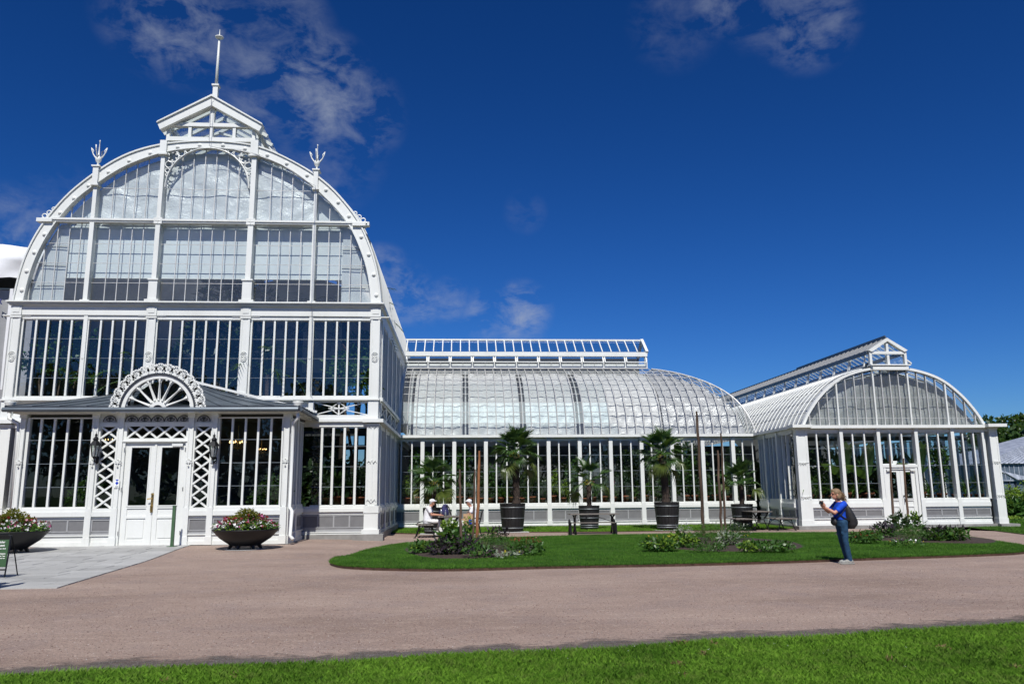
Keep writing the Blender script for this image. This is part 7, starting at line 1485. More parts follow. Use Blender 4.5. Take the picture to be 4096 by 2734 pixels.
clump('fennel', 'feathery fennel below the last stakes', 'plant', 3650, 2160, .5, .5, [('L_mid', 1400, .09, .1, 0, 1, 1, .1)], BG)
clump('bedding_plant', 'dark leafy clump right of the last fennel', 'plant', 3745, 2160, .42, .4, [('L_purp', 120, .11, .5, .4, 1.1, 1, .1), ('L_mid', 300, .12, .5, 0, .9, 1, .1)], BG)
clump('bedding_plant', 'broad green clump at the right end of the last bed', 'plant', 3815, 2160, .42, .42, [('L_mid', 330, .13, .5, 0, 1, 1, .1), ('L_purp', 50, .10, .5, .6, 1.1, 1, .1)], BG)
clump('bedding_plant', 'pale-flowered low plants at the front of the last bed', 'plant', 3625, 2180, .16, .55, [('L_mid', 130, .09, .5, 0, 1, 1, .1), ('fl_white', 16, .05, .9, .6, 1.2, 1, .1), ('L_yel', 12, .05, .8, .6, 1.2, 1, .1)], BG)
# stakes
def stake(p0, p1, r, mat, label, seed):
    X, Y = gnd(p0[0], p0[1], .1); x1, z1 = at(p1[0], p1[1], Y); t = thing('wooden_stake', label, 'stake', (X, Y, .1)); rr = random.Random(seed); n = 12; m = MB()
    m.tube([((x1 - X) * k / n + (rr.random() - .5) * .03 * (0 < k < n), (rr.random() - .5) * .02, (z1 - .1) * k / n) for k in range(n + 1)], [r * .86 * (1.1 - .3 * k / n) * rr.uniform(.9, 1.1) for k in range(n)] + [r * .55], 8); m.build('pole', mat, t, False, False); t.location.z = .06
    return t
stake((1844.5, 2172), (1839, 1870), .048, 'pole', 'grey-brown stake, leftmost of three in the left bed', 1); stake((1892, 2152), (1900, 1871), .042, 'pole', 'thin brown stake, middle of three in the left bed', 2); stake((1907.6, 2179), (1917, 1796), .048, 'polen', 'tallest orange-brown stake of the left bed', 3)
stake((2815, 2138), (2785.7, 1639), .062, 'poled', 'tallest dark stake rising above the long wing eaves', 4); stake((2887.5, 2155), (2870, 1795), .046, 'pole', 'short brown stake, lowest of three in the middle bed', 5); stake((2904.5, 2147), (2882.6, 1726), .044, 'poled', 'thin dark stake right of the middle bed', 6)
stake((3579, 2121), (3556, 1815), .052, 'pole', 'brown stake left of two in front of the white door', 7); stake((3634.5, 2111), (3613.5, 1828), .05, 'pole', 'split-topped brown stake right of two before the white door', 8)

# ---- flower bowls
def bowl(px, pyr, Y, rx_, h, label, seed):
    X, Zr = at(px, pyr, Y); t = thing('flower_bowl', label, 'planter', (X, Y, gh(X, Y)), 0, 'black flower bowls beside the porch door'); H = Zr - gh(X, Y); f0 = .10
    MB().lathe([(.0, f0 + .02), (rx_ * .42, f0), (rx_ * .75, f0 + (H - f0) * .45), (rx_ * .97, f0 + (H - f0) * .92), (rx_, H), (rx_ * .95, H), (rx_ * .93, H - .06), (0, H - .05)], (0, 0, 0), 40).build('bowl', 'bowl', t, True, False)
    for k in range(6): a = k * pi / 3 + .3; MB().tube([(rx_ * .4 * cos(a), rx_ * .4 * sin(a), f0 + .03), (rx_ * .48 * cos(a), rx_ * .48 * sin(a), 0)], [.06, .035], 6).build('foot', 'bowl', t, False, False)
    MB().lathe([(0, 0), (rx_ * .62, 0), (rx_ * .62, .015), (0, .015)], (0, 0, -.005), 20).build('stone_pad', 'slab', t, False, False)
    s = rx_; link('maple_foliage', np_mesh('maple_foliage', *leaf_cloud([(0, .05, H + .30 * s), (-.3 * s, 0, H + .22 * s), (.3 * s, 0, H + .22 * s), (0, 0, H + .45 * s)], [(.42 * s, .35 * s, .22 * s), (.3 * s, .3 * s, .18 * s), (.3 * s, .3 * s, .18 * s), (.26 * s, .26 * s, .16 * s)], 1500, .09, .5, .5, .35, 0, seed), ['L_olive']), None, t)
    r = np.random.default_rng(seed); parts_ = []
    def ring(n, rr0, rr1, z0, z1, size, asp, mi): 
        a = r.random(n) * 6.283; q = s * (rr0 + (rr1 - rr0) * r.random(n)); c = np.stack([q * np.cos(a), q * np.sin(a), H + s * (z0 + (z1 - z0) * r.random(n)) * (1.15 - .7 * (q / s) ** 2)], 1); v, f = leaf_cloud(c, np.full((n, 3), .02 * s), n * 3, size, asp, .5, 0, 0, int(r.integers(1e6))); parts_.append(((v, f), mi))
    ring(420, .1, .98, .0, .28, .10, .45, 0); ring(110, .3, 1.0, .10, .30, .075, .95, 1); ring(45, .3, .95, .14, .34, .07, .95, 2); ring(45, .35, .98, .14, .42, .065, .95, 3); ring(60, .3, .95, .2, .42, .07, .8, 4); ring(90, .2, .98, .0, .2, .09, .5, 5)
    v, f, mi = multi(parts_); link('flowers', np_mesh('flowers', v, f, ['L_mid', 'fl_white', 'fl_pink', 'fl_mag', 'fl_redd', 'L_lime'], False, mi), None, t)
bowl(984, 2114, YV - 1.75, .93, .6, 'black flower bowl to the right of the porch door', 5); bowl(46, 2122, YV - 2.0, .95, .6, 'black flower bowl at the left edge before the porch', 9)
# bollard
Y = YV - .75; X = XA(689, 2163, Y); t = thing('green_post', 'slim dark green post standing on the paving before the door', 'post', (X, Y, .1)); MB().box(-.042, .042, -.042, .042, 0, 1.16).build('post', 'green', t, False, False); MB().box(-.046, .046, -.046, .046, 1.16, 1.18).build('cap', 'green', t, False, False); MB().box(-.12, .12, -.12, .12, 0, .015).build('base_plate', 'green', t, False, False)
# floodlight
X, Y = gnd(3832, 2094, .03); t = thing('floodlight', 'grey ground floodlight on the grass by the right wing', 'lamp', (X, Y, .03)); MB().add([(-.3, -.1, .1), (.12, -.12, .04), (.2, -.1, .22), (-.05, -.1, .26), (-.3, .2, .12), (.12, .22, .06), (.2, .2, .26), (-.05, .2, .3)], [(0, 1, 2, 3), (7, 6, 5, 4), (0, 4, 5, 1), (1, 5, 6, 2), (2, 6, 7, 3), (3, 7, 4, 0)]).build('housing', 'greyf', t, False, False); MB().tube([(.1, 0, 0), (.1, 0, .12)], .03, 6).build('bracket', 'greyf', t, False, False); MB().box(.12, .32, -.08, .15, .14, .24).build('visor', 'greyp', t, False, False)

# ---- garden at right, trees
def tree(px, pyt, Y, w, label, seed, mat='L_tree', n=5200, size=.55, zlo=1.5):
    X, Zt = at(px, pyt, Y); r = random.Random(seed); t = thing('leafy_tree', label, 'tree', (X, Y, 0), 0, 'trees beyond the right wing'); cs = []; rs = []
    for k in range(16): a = r.random() * 6.28; q = r.random() ** .5 * w * .75; z = zlo + (Zt - zlo) * (r.random() ** .7) * .86; cs.append((q * cos(a), q * sin(a), z)); s = w * r.uniform(.22, .4); rs.append((s, s, s * .75))
    cs.append((0, 0, Zt - w * .25)); rs.append((w * .35, w * .35, w * .25)); link('crown', np_mesh('crown', *leaf_cloud(cs, rs, n, size, .55, .3, .45, .1, seed), [mat]), None, t)
    MB().tube([(0, 0, 0), (.1, 0, Zt * .4), (0, .1, Zt * .75)], [.35, .25, .08], 8).build('trunk', 'bark', t, True, False); return t
tree(3935, 1668, 78, 2.3, 'small dark tree just above the right wing cornice', 1, n=3500, size=.4); tree(4040, 1660, 92, 5.5, 'broad dark tree filling the right edge', 2, n=9000); tree(4150, 1640, 90, 5.0, 'dark tree at the very right edge', 3); tree(3975, 1705, 96, 4.0, 'lower dark tree behind the small greenhouse roof', 4, n=7000)
def bush(px, pyb, pyt, Y, w, mat, label, seed, size=.16, n=1600):
    X, Zt = at(px, pyt, Y); t = thing('garden_shrub', label, 'shrub', (X, Y, 0), 0, 'shrubs in the garden at the right edge'); r = random.Random(seed); cs = [(r.uniform(-.6, .6) * w, r.uniform(-.3, .3), Zt * r.uniform(.3, .8)) for _ in range(8)]; link('leaves', np_mesh('leaves', *leaf_cloud(cs, [(w * .4, .6, Zt * .25)] * 8, n, size, .5, .2, .2, 0, seed), [mat]), None, t); MB().tube([(0, 0, 0), (0, 0, Zt * .6)], .04, 5).build('trunk', 'bark', t, True, False)
bush(4080, 2000, 1925, 46, 1.5, 'L_lime', 'rounded olive-green shrub before the small greenhouse', 1); bush(4040, 2060, 1990, 41, .9, 'L_mid', 'broad-leaved plants below the tiny glazed porch', 2, .3, 500); bush(4090, 2060, 2005, 40, 1.0, 'L_mid', 'leafy plants at the right edge under the olive shrub', 3, .3, 500); bush(4030, 2130, 2070, 37, .8, 'L_lime', 'low bright green bush beside the right wing corner', 4, .15, 900); bush(4085, 2140, 2085, 36, .9, 'L_mid', 'low green bush at the right edge near the path', 5, .15, 900)
# trees behind the viewer, seen mirrored in the window glass
r_ = random.Random(11); cs = [(-85 + 170 * (k % 45) / 44 + r_.uniform(-2, 2), -42 + r_.uniform(-4, 4), r_.uniform(3, 14)) for k in range(90)]
mass('distant_trees', cs, [(r_.uniform(3, 5), 3, r_.uniform(3, 4.6)) for _ in cs], 26000, 1.3, 'L_tree', 'dark row of park trees mirrored in the windows', 12, .6, .3)
# ------------------------------------------------------------------ furniture
def iron_bench(label, loc, rz, L_=1.35, W_=.5):
    t = thing('iron_bench', label, 'bench', loc, rz, 'backless garden benches')
    for k in range(5): x = -W_ / 2 + W_ * (k + .5) / 5; MB().box(x - W_ / 10 + .008, x + W_ / 10 - .008, -L_ / 2, L_ / 2, .44, .465).build('slat', 'slat', t, False, False)
    for s in (-1, 1):
        y = s * (L_ / 2 - .12); m = MB()
        for q in (-1, 1): m.tube([(q * .22, y, .43), (q * .24, y, .3), (q * .33, y, .06), (q * .36, y, .0)], [.022, .018, .018, .03], 6); m.box(q * .36 - .04, q * .36 + .04, y - .03, y + .03, 0, .02); m.tube([(q * .25, y, .25), (q * .12, y, .36), (0, y, .40)], .012, 5)
        m.tube([(-.24, y, .42), (.24, y, .42)], .02, 6); m.tube([(W_ * .52 * cos(a) , y, .45 + .12 * sin(a)) for a in np.linspace(0, pi, 11)], .011, 5); m.build('end_frame', 'black', t, False, False)
    return t
def iron_table(label, loc, rz, L_=1.4, W_=.82):
    t = thing('iron_table', label, 'table', loc, rz, 'garden tables with iron legs')
    for k in range(8): x = -W_ / 2 + W_ * (k + .5) / 8; MB().box(x - W_ / 16 + .005, x + W_ / 16 - .005, -L_ / 2, L_ / 2, .715, .745).build('slat', 'slat', t, False, False)
    for s in (-1, 1):
        y = s * (L_ / 2 - .2); m = MB()
        for q in (-1, 1): m.tube([(q * .30, y, .71), (q * .22, y, .58), (q * .12, y, .42), (q * .20, y, .2), (q * .33, y, .0)], [.022, .02, .024, .02, .028], 6); m.tube([(q * .1, y, .42), (q * .2, y, .5), (q * .34, y, .7)], .012, 5); m.box(q * .33 - .045, q * .33 + .045, y - .03, y + .03, 0, .02)
        m.tube([(-.14, y, .42), (.14, y, .42)], .016, 5); m.tube([(-.36, y, .70), (.36, y, .70)], .018, 5); m.build('leg_frame', 'black', t, False, False)
    MB().tube([(0, -L_ / 2 + .2, .42), (0, L_ / 2 - .2, .42)], .014, 5).build('stretcher', 'black', t, False, False); return t
YT1 = 29.8; tx_ = XA(1797, 2057, YT1)
iron_table('iron-legged table between the two seated people', (tx_, YT1, 0), 0, 1.3, .80)
iron_bench('iron bench under the seated man', (XA(1703, 2100, YT1), YT1 - .1, 0), 0, 1.3, .62)
YT2 = 32.0; iron_table('iron-legged table between two empty benches near the corner', (XA(3023, 2040, YT2), YT2, 0), 0); iron_bench('empty iron bench left of the corner table', (XA(2958, 2090, YT2), YT2 - .2, 0), 0, 1.35, .95 * .9); iron_bench('empty iron bench right of the corner table', (XA(3115, 2090, YT2), YT2 - .2, 0), 0, 1.35, .9)
YT3 = 30.6; xt = XA(2373, 2050, YT3)
t = thing('plank_table', 'long weathered plank table standing in front of a barrel palm', 'table', (xt, YT3, 0), 0, 'plank furniture in front of the barrel palm')
for k in range(6): y = -.4 + .8 * (k + .5) / 6; MB().box(-.93, .93, y - .062, y + .062, .72, .75).build('plank', 'slat', t, False, False)
for s in (-1, 1):
    MB().tube([(s * .73, -.38, .71), (s * .72, -.12, .62), (s * .72, -.08, .3), (s * .72, -.3, 0)], .035, 6).build('leg', 'black', t, False, False); MB().tube([(s * .73, .38, .71), (s * .72, .12, .62), (s * .72, .08, .3), (s * .72, .3, 0)], .035, 6).build('leg', 'black', t, False, False); MB().box(s * .72 - .04, s * .72 + .04, -.4, .4, .69, .72).build('bearer', 'black', t, False, False)
MB().tube([(-.7, 0, .45), (0, 0, .68), (.7, 0, .45)], .012, 5).build('brace', 'black', t, False, False)
t = thing('plank_bench', 'low weathered plank bench in front of the long table', 'bench', (xt - .16, YT3 - .75, 0), 0, 'plank furniture in front of the barrel palm')
for k in range(3): y = -.17 + .34 * (k + .5) / 3; MB().box(-.80, .80, y - .052, y + .052, .43, .455).build('plank', 'slat', t, False, False)
for s in (-1, 1): MB().tube([(s * .84, .16, .0), (s * .84, .14, .3), (s * .84, .16, .5), (s * .84, .2, .56)], [.05, .04, .045, .03], 6).build('leg', 'black', t, False, False); MB().tube([(s * .84, -.16, 0), (s * .84, -.14, .3), (s * .84, -.15, .44)], [.05, .04, .035], 6).build('leg', 'black', t, False, False)
# garden chair of the seated woman
xc_ = XA(1890, 2080, YT1)
t = thing('garden_chair', 'black iron armchair under the seated woman', 'chair', (xc_, YT1 + .05, 0)); m = MB()
for k in range(6): MB().box(-.24, .24, -.26 + .088 * k, -.26 + .088 * k + .075, .43, .45).build('slat', 'black', t, False, False)
for s in (-1, 1):
    y = s * .28
    MB().tube([(-.24, y, .43), (-.27, y, .2), (-.33, y, 0)], .018, 6).build('leg', 'black', t, False, False); MB().tube([(.24, y, .43), (.28, y, .2), (.34, y, 0)], .018, 6).build('leg', 'black', t, False, False); MB().tube([(-.26, y, .43), (-.27, y, .62), (-.18, y, .67), (.1, y, .66), (.28, y, .63)], .016, 6).build('armrest', 'black', t, False, False); MB().tube([(.25, y, .44), (.30, y, .65), (.36, y, .92)], .016, 6).build('back_post', 'black', t, False, False)
for k in range(5): z = .55 + .09 * k; MB().box(.27 + .022 * k, .29 + .022 * k, -.28, .28, z, z + .06).build('back_slat', 'black', t, False, False)

# ------------------------------------------------------------------ people
def blob(name, items, mat, parent, voxel=.009, smooth_it=3, mats=None):
    """items: ('c', [(p, r), ...]) tapered chains, ('e', centre, (rx, ry, rz)) ellipsoids, ('l', [(centre, rx, ry), ...]) lofts along z. Joined into one skin"""
    bm = bmesh.new()
    def sphere(c, r):
        mt = Matrix.Translation(Vector(c)) @ Matrix.Diagonal((*((r, r, r) if not isinstance(r, (tuple, list)) else r), 1)); bmesh.ops.create_icosphere(bm, subdivisions=3, radius=1, matrix=mt)
    for it in items:
        if it[0] == 'c':
            P = it[1]; mb = MB(); mb.tube([p for p, r in P], [r for p, r in P], 14)
            me = D.meshes.new('t'); me.from_pydata(mb.v, [], mb.f); bm.from_mesh(me); D.meshes.remove(me)
            for p, r in P: sphere(p, r * 1.0)
        elif it[0] == 'e': sphere(it[1], it[2])
        else:
            P = it[1]; n = 18; v = []; f = []
            for (c, rx_, ry_) in P:
                for j in range(n): a = 2 * pi * j / n; v.append((c[0] + rx_ * cos(a), c[1] + ry_ * sin(a), c[2]))
            for i in range(len(P) - 1):
                for j in range(n): f.append((i * n + j, i * n + (j + 1) % n, (i + 1) * n + (j + 1) % n, (i + 1) * n + j))
            f += [tuple(range(n - 1, -1, -1)), tuple((len(P) - 1) * n + j for j in range(n))]; me = D.meshes.new('t'); me.from_pydata(v, [], f); bm.from_mesh(me); D.meshes.remove(me)
    bmesh.ops.recalc_face_normals(bm, faces=bm.faces); me = D.meshes.new(name); bm.to_mesh(me); bm.free(); o = D.objects.new('tmp', me); C.objects.link(o)
    md = o.modifiers.new('r', 'REMESH'); md.mode = 'VOXEL'; md.voxel_size = voxel; ms = o.modifiers.new('s', 'SMOOTH'); ms.iterations = smooth_it; ms.factor = .5
    dg = bpy.context.evaluated_depsgraph_get(); dg.update(); m2 = D.meshes.new_from_object(o.evaluated_get(dg)); D.objects.remove(o); D.meshes.remove(me); m2.name = name; m2.materials.clear(); m2.materials.append(M[mat]); m2.polygons.foreach_set('use_smooth', [True] * len(m2.polygons)); return link(name, m2, None, parent)
def V3(*a): return Vector(a)
def hand_items(w, d, side, up_, curl=.8, s=1.0):
    """w wrist, d direction to the fingers, up_ back-of-hand direction, side thumb direction"""
    d = d.normalized(); side = side.normalized(); up_ = up_.normalized(); it = [('e', w + d * .045 * s, (.036 * s, .036 * s, .036 * s)), ('c', [(w, .024 * s), (w + d * .05 * s + side * .012, .026 * s), (w + d * .075 * s, .026 * s)]), ('c', [(w + d * .03 - side * .015, .02 * s), (w + d * .08 * s - side * .02, .018 * s)])]
    for k in range(4):
        o = side * (.030 - .020 * k) * s; l = (.072, .08, .075, .06)[k] * s; p = w + d * .075 * s + o; q = []; dd = d.copy()
        for j in range(4): q.append((p.copy(), (.0095 - .0006 * j) * s)); p = p + dd * l / 3; dd = (dd - up_ * curl * .45).normalized()
        it.append(('c', q))
    p = w + d * .03 * s + side * .028 * s; it.append(('c', [(p, .013 * s), (p + (side * .6 + d * .6).normalized() * .035 * s, .011 * s), (p + (side * .35 + d).normalized() * .065 * s - up_ * .012, .0095 * s)])); return it
def head_items(c, f, s=1.0):
    """c head centre, f sign of facing along x"""
    X_ = lambda a, y, z: c + V3(f * a * s, y * s, z * s)
    return [('e', X_(-.005, 0, .02), (.092 * s, .074 * s, .10 * s)), ('e', X_(.02, 0, -.035), (.066 * s, .056 * s, .08 * s)), ('e', X_(.05, 0, -.085), (.03 * s, .032 * s, .025 * s)), ('c', [(X_(.085, 0, .02), .009 * s), (X_(.106, 0, -.02), .014 * s)]), ('c', [(X_(.08, -.02, -.055), .009 * s), (X_(.088, 0, -.054), .011 * s), (X_(.08, .02, -.055), .009 * s)]),
            ('c', [(X_(.078, -.05, .028), .012 * s), (X_(.09, 0, .034), .012 * s), (X_(.078, .05, .028), .012 * s)]), ('e', X_(-.0, .076, -.01), (.02 * s, .01 * s, .032 * s)), ('e', X_(-.0, -.076, -.01), (.02 * s, .01 * s, .032 * s)), ('c', [(X_(-.02, 0, -.05), .056 * s), (X_(-.03, 0, -.13), .05 * s)])]
def eyes(par, c, f, s=1.0, loc=None):
    m = MB()
    for y in (-.03, .03): m.lathe([(0, -.011), (.009, -.006), (.011, 0), (.009, .006), (0, .011)], tuple(c + V3(f * .083 * s, y * s, .008 * s)), 8)
    m.build('eyes', 'black', par, True, False)
# standing woman with the camera phone (faces -x)
wx, wy = gnd(3392, 2254, 0); P = thing('person', 'woman in a blue T-shirt and dark trousers holding up a phone, black backpack on', 'person', (wx, wy, 0), radians(3))
hc = V3(-.15, 0, 1.475); sh_ = lambda s: V3(-.07, s * .17, 1.265); el_ = {1: V3(-.24, .19, 1.10), -1: V3(-.30, -.17, 1.085)}; wr = {1: V3(-.44, .06, 1.20), -1: V3(-.45, -.05, 1.205)}
hip = lambda s: V3(-.09, s * .09, .90); kn = lambda s: V3(-.06 + .01 * s, s * .09, .49); an = lambda s: V3(.02 + .02 * s, s * .085, .10)
it = head_items(hc, -1) + [('l', [(V3(-.09, 0, .86), .10, .14), (V3(-.10, 0, 1.0), .085, .12), (V3(-.09, 0, 1.15), .09, .13), (V3(-.075, 0, 1.27), .075, .14), (V3(-.1, 0, 1.33), .045, .05)]), ('c', [(V3(-.09, 0, 1.28), .05), (V3(-.115, 0, 1.36), .048)])]
for s in (-1, 1):
    it += [('c', [(sh_(s), .048), (el_[s] * .5 + sh_(s) * .5, .042), (el_[s], .036)]), ('c', [(el_[s], .037), (el_[s] * .6 + wr[s] * .4, .036), (wr[s], .023)]), ('c', [(hip(s), .07), (kn(s), .05), (an(s), .035), (an(s) + V3(-.06, 0, -.05), .03)])]
    it += hand_items(wr[s], V3(-.35, 0, .9), V3(-.1, -s, .1) , V3(.2, s, -.1), .9)
body = blob('body', it, 'skin', P, .0075, 2); eyes(P, hc, -1)
it = [('l', [(V3(-.095, 0, .93), .125, .165), (V3(-.105, 0, 1.02), .12, .155), (V3(-.10, 0, 1.12), .12, .155), (V3(-.085, 0, 1.2), .112, .165), (V3(-.075, 0, 1.27), .085, .165), (V3(-.085, 0, 1.315), .06, .09)])]
for s in (-1, 1): it += [('c', [(sh_(s) + V3(0, -s * .01, 0), .07), (sh_(s) * .6 + el_[s] * .4, .062), (sh_(s) * .35 + el_[s] * .65, .058)])]
it += [('e', V3(-.16, .06, 1.14), (.05, .06, .055)), ('e', V3(-.16, -.06, 1.14), (.05, .06, .055))]
blob('t_shirt', it, 'shirtb', P, .009, 3)
it = [('l', [(V3(-.085, 0, .80), .12, .16), (V3(-.08, 0, .88), .135, .175), (V3(-.09, 0, .96), .12, .16)])]
for s in (-1, 1): it += [('c', [(hip(s) + V3(.01, 0, -.02), .092), (hip(s) * .5 + kn(s) * .5 + V3(.01, 0, 0), .082), (kn(s), .066), (kn(s) * .4 + an(s) * .6, .06), (an(s) + V3(0, 0, -.01), .055)]), ('e', kn(s) + V3(-.02, s * .02, .16), (.07, .05, .07)), ('e', an(s) + V3(-.01, 0, .07), (.062, .058, .03))]
blob('trousers', it, 'trouser', P, .009, 2)
for s in (-1, 1):
    a = an(s); o = blob('shoe', [('c', [(V3(a.x + .03, a.y, .06), .05), (V3(a.x - .05, a.y, .055), .05), (V3(a.x - .16, a.y, .04), .036)]), ('e', V3(a.x + .0, a.y, .1), (.05, .045, .04))], 'shoe', P, .009, 2); MB().lathe([(0, 0), (1, 0), (1, .028), (0, .03)], (a.x - .055, a.y, 0), 20, .165, .052).build('sole', 'sole', o, True, False)
it = [('e', hc + V3(.02, 0, .035), (.105, .088, .098)), ('e', hc + V3(.07, 0, -.02), (.08, .085, .09)), ('c', [(hc + V3(.09, 0, -.02), .06), (hc + V3(.14, .01, -.09), .045), (hc + V3(.17, .01, -.13), .02)]), ('c', [(hc + V3(-.06, 0, .09), .035), (hc + V3(-.085, 0, .075), .02)]), ('e', hc + V3(.03, -.07, -.05), (.05, .025, .06)), ('e', hc + V3(.03, .07, -.05), (.05, .025, .06))]
h = blob('hair', it, 'hairb', P, .009, 1); m = MB(); rr = random.Random(3)
for k in range(60):
    a = V3(.08 + rr.uniform(-.05, .05), rr.uniform(-.08, .08), rr.uniform(-.06, .08)) + hc; m.tube([a, a + V3(.07, 0, -.03 - rr.random() * .04), a + V3(.11 + rr.random() * .03, rr.uniform(-.02, .02), -.06 - rr.random() * .08)], [.008, .006, .001], 4, False)
m.build('hair_strands', 'hairb', h, True, False)
o = blob('backpack', [('l', [(V3(.12, 0, .74), .08, .11), (V3(.14, 0, .82), .125, .15), (V3(.13, 0, .95), .14, .165), (V3(.09, 0, 1.08), .115, .155), (V3(.055, 0, 1.2), .075, .13), (V3(.03, 0, 1.28), .03, .06)]), ('e', V3(.21, 0, .88), (.08, .12, .11))], 'pack', P, .01, 4); MB().lathe([(0, -.03), (.09, -.01), (.10, .02), (0, .04)], (.13, 0, .79), 14, 1, 1.3).build('pack_base', 'brown', o, True, False); m = MB()
for s in (-1, 1): m.tube([(.06, s * .09, 1.24), (-.02, s * .10, 1.33), (-.12, s * .11, 1.29), (-.19, s * .12, 1.2), (-.2, s * .14, 1.08), (-.1, s * .175, .98), (.05, s * .14, .92)], .014, 6)
m.build('shoulder_straps', 'pack', o, True, False)
o = blob('waist_bag', [('e', V3(-.26, -.03, .89), (.055, .10, .08)), ('e', V3(-.27, -.03, .96), (.04, .075, .04))], 'pack', P, .01, 3); MB().tube([(-.24, -.1, .98), (-.15, -.17, 1.05), (-.02, -.17, 1.2), (.0, -.1, 1.32)], .009, 5).build('bag_strap', 'pack', o, True, False)
ph = thing('mobile_phone', 'black mobile phone held up in both hands by the woman', 'phone', (wx, wy, 0), radians(3)); MB().box(-.008, .008, -.075, .075, -.037, .037).build('phone_body', 'phone', ph, False, False).location = (-.50, 0, 1.305); ph.children[0].rotation_euler = (0, radians(12), 0)
# seated man (faces +x)
mx_ = XA(1712, 2075, YT1); my_ = YT1 - .15; P = thing('person', 'man in white cap and white T-shirt sitting at the table', 'person', (mx_, my_, 0), radians(-4))
def seated(P, f, shirt, trousers, table_hand, fem=False, s0=1.0):
    X_ = lambda a, y, z: V3(f * a, y, z); hc = X_(.16, 0, 1.235); sh_ = lambda s: X_(.03, s * .19, 1.04); el_ = lambda s: X_(.16, s * .22, .80); wr = lambda s: X_(.42 if table_hand else .34, s * .14, .785 if table_hand else .62)
    hip = lambda s: X_(.02, s * .10, .56); kn = lambda s: X_(.43, s * .12, .56 + .0); an = lambda s: X_(.40 - .1 * s * f, s * .12, .10)
    it = head_items(hc, f) + [('l', [(X_(.0, 0, .5), .12, .17), (X_(.0, 0, .7), .11, .15), (X_(.02, 0, .9), .11, .16), (X_(.04, 0, 1.05), .08, .16), (X_(.08, 0, 1.1), .05, .06)]), ('c', [(X_(.07, 0, 1.05), .05), (X_(.12, 0, 1.14), .05)])]
    for s in (-1, 1): it += [('c', [(sh_(s), .052), (el_(s), .04)]), ('c', [(el_(s), .041), (wr(s), .026)]), ('c', [(hip(s), .08), (kn(s), .055), (an(s), .038), (an(s) + X_(.05, 0, -.05), .032)])] + hand_items(wr(s), X_(1, 0, -.05), X_(.1, -s, .1), V3(0, 0, 1), .45)
    blob('body', it, 'skin', P, .008, 2)
    it = [('l', [(X_(-.01, 0, .50), .16, .19), (X_(-.01, 0, .62), .165, .19), (X_(.0, 0, .78), .155, .185), (X_(.01, 0, .92), .14, .19), (X_(.03, 0, 1.04), .10, .185), (X_(.07, 0, 1.09), .065, .09)])]
    for s in (-1, 1): it += [('c', [(sh_(s), .078), (sh_(s) * .45 + el_(s) * .55, .07)])]
    blob('t_shirt', it, shirt, P, .01, 3)
    it = [('e', X_(.0, 0, .52), (.17, .19, .10))]
    for s in (-1, 1): it += [('c', [(hip(s), .10), (kn(s), .075), (kn(s) * .3 + an(s) * .7, .065), (an(s), .06)])]
    blob('trousers', it, trousers, P, .01, 2)
    for s in (-1, 1): a = an(s); blob('shoe', [('c', [(V3(a.x - f * .03, a.y, .05), .048), (V3(a.x + f * .06, a.y, .05), .048), (V3(a.x + f * .16, a.y, .04), .036)])], 'black' if not fem else 'shoe', P, .01, 2)
    h = blob('hair', [('e', hc + X_(-.02, 0, .02), (.088, .08, .085)), ('e', hc + X_(-.05, 0, -.02), (.055, .072, .06))], 'hairg', P, .01, 1); c = blob('cap', [('e', hc + X_(-.01, 0, .055), (.106, .09, .075)), ('c', [(hc + X_(.06, -.03, .055), .02), (hc + X_(.15, 0, .045), .016), (hc + X_(.06, .03, .055), .02)]), ('e', hc + X_(.11, 0, .05), (.055, .06, .012))], 'shirtw', P, .009, 2)
    m = MB(); m.tube([hc + X_(.075, -.07, .01), hc + X_(.098, -.04, .012), hc + X_(.105, 0, .012), hc + X_(.098, .04, .012), hc + X_(.075, .07, .01)], [.012, .02, .012, .02, .012], 6)
    for s in (-1, 1): m.tube([hc + X_(.075, s * .07, .012), hc + X_(0, s * .085, .015)], .004, 4)
    m.build('sunglasses', 'phone', P, True, False)
seated(P, 1, 'shirtw', 'trousw', True)
w2 = XA(1893, 2080, YT1); P = thing('person', 'seated person in white cap bent over behind the paper bag and the stakes', 'person', (w2, YT1 + .1, -.02), radians(6)); seated(P, -1, 'shirtw', 'trousw', False, True)
# things on and around the table
zt = .745
t = thing('thermos_flask', 'slim steel thermos flask on the table by the man', 'flask', (XA(1765, 2045, YT1 - .3), YT1 - .3, zt)); MB().lathe([(0, 0), (.036, 0), (.036, .19), (.03, .2), (.03, .25), (0, .25)], (0, 0, 0), 14).build('flask_body', 'steel', t, True, False); MB().lathe([(0, 0), (.032, 0), (.032, .05), (0, .055)], (0, 0, .25), 12).build('flask_cap', 'black', t, True, False)
t = thing('water_bottle', 'clear plastic bottle beside the thermos flask', 'bottle', (XA(1782, 2050, YT1 - .25), YT1 - .25, zt)); MB().lathe([(0, 0), (.03, 0), (.032, .12), (.012, .17), (.012, .19), (0, .19)], (0, 0, 0), 12).build('bottle_body', 'bottle', t, True, False); MB().lathe([(0, 0), (.014, 0), (.014, .02), (0, .02)], (0, 0, .19), 8).build('bottle_cap', 'fl_white', t, True, False)
t = thing('drinking_cup', 'pale blue cup near the right end of the table', 'cup', (XA(1826, 2052, YT1), YT1 - .1, zt)); MB().lathe([(0, 0), (.028, 0), (.036, .09), (.033, .09), (.026, .008), (0, .008)], (0, 0, 0), 14).build('cup_body', 'bottle', t, True, False)
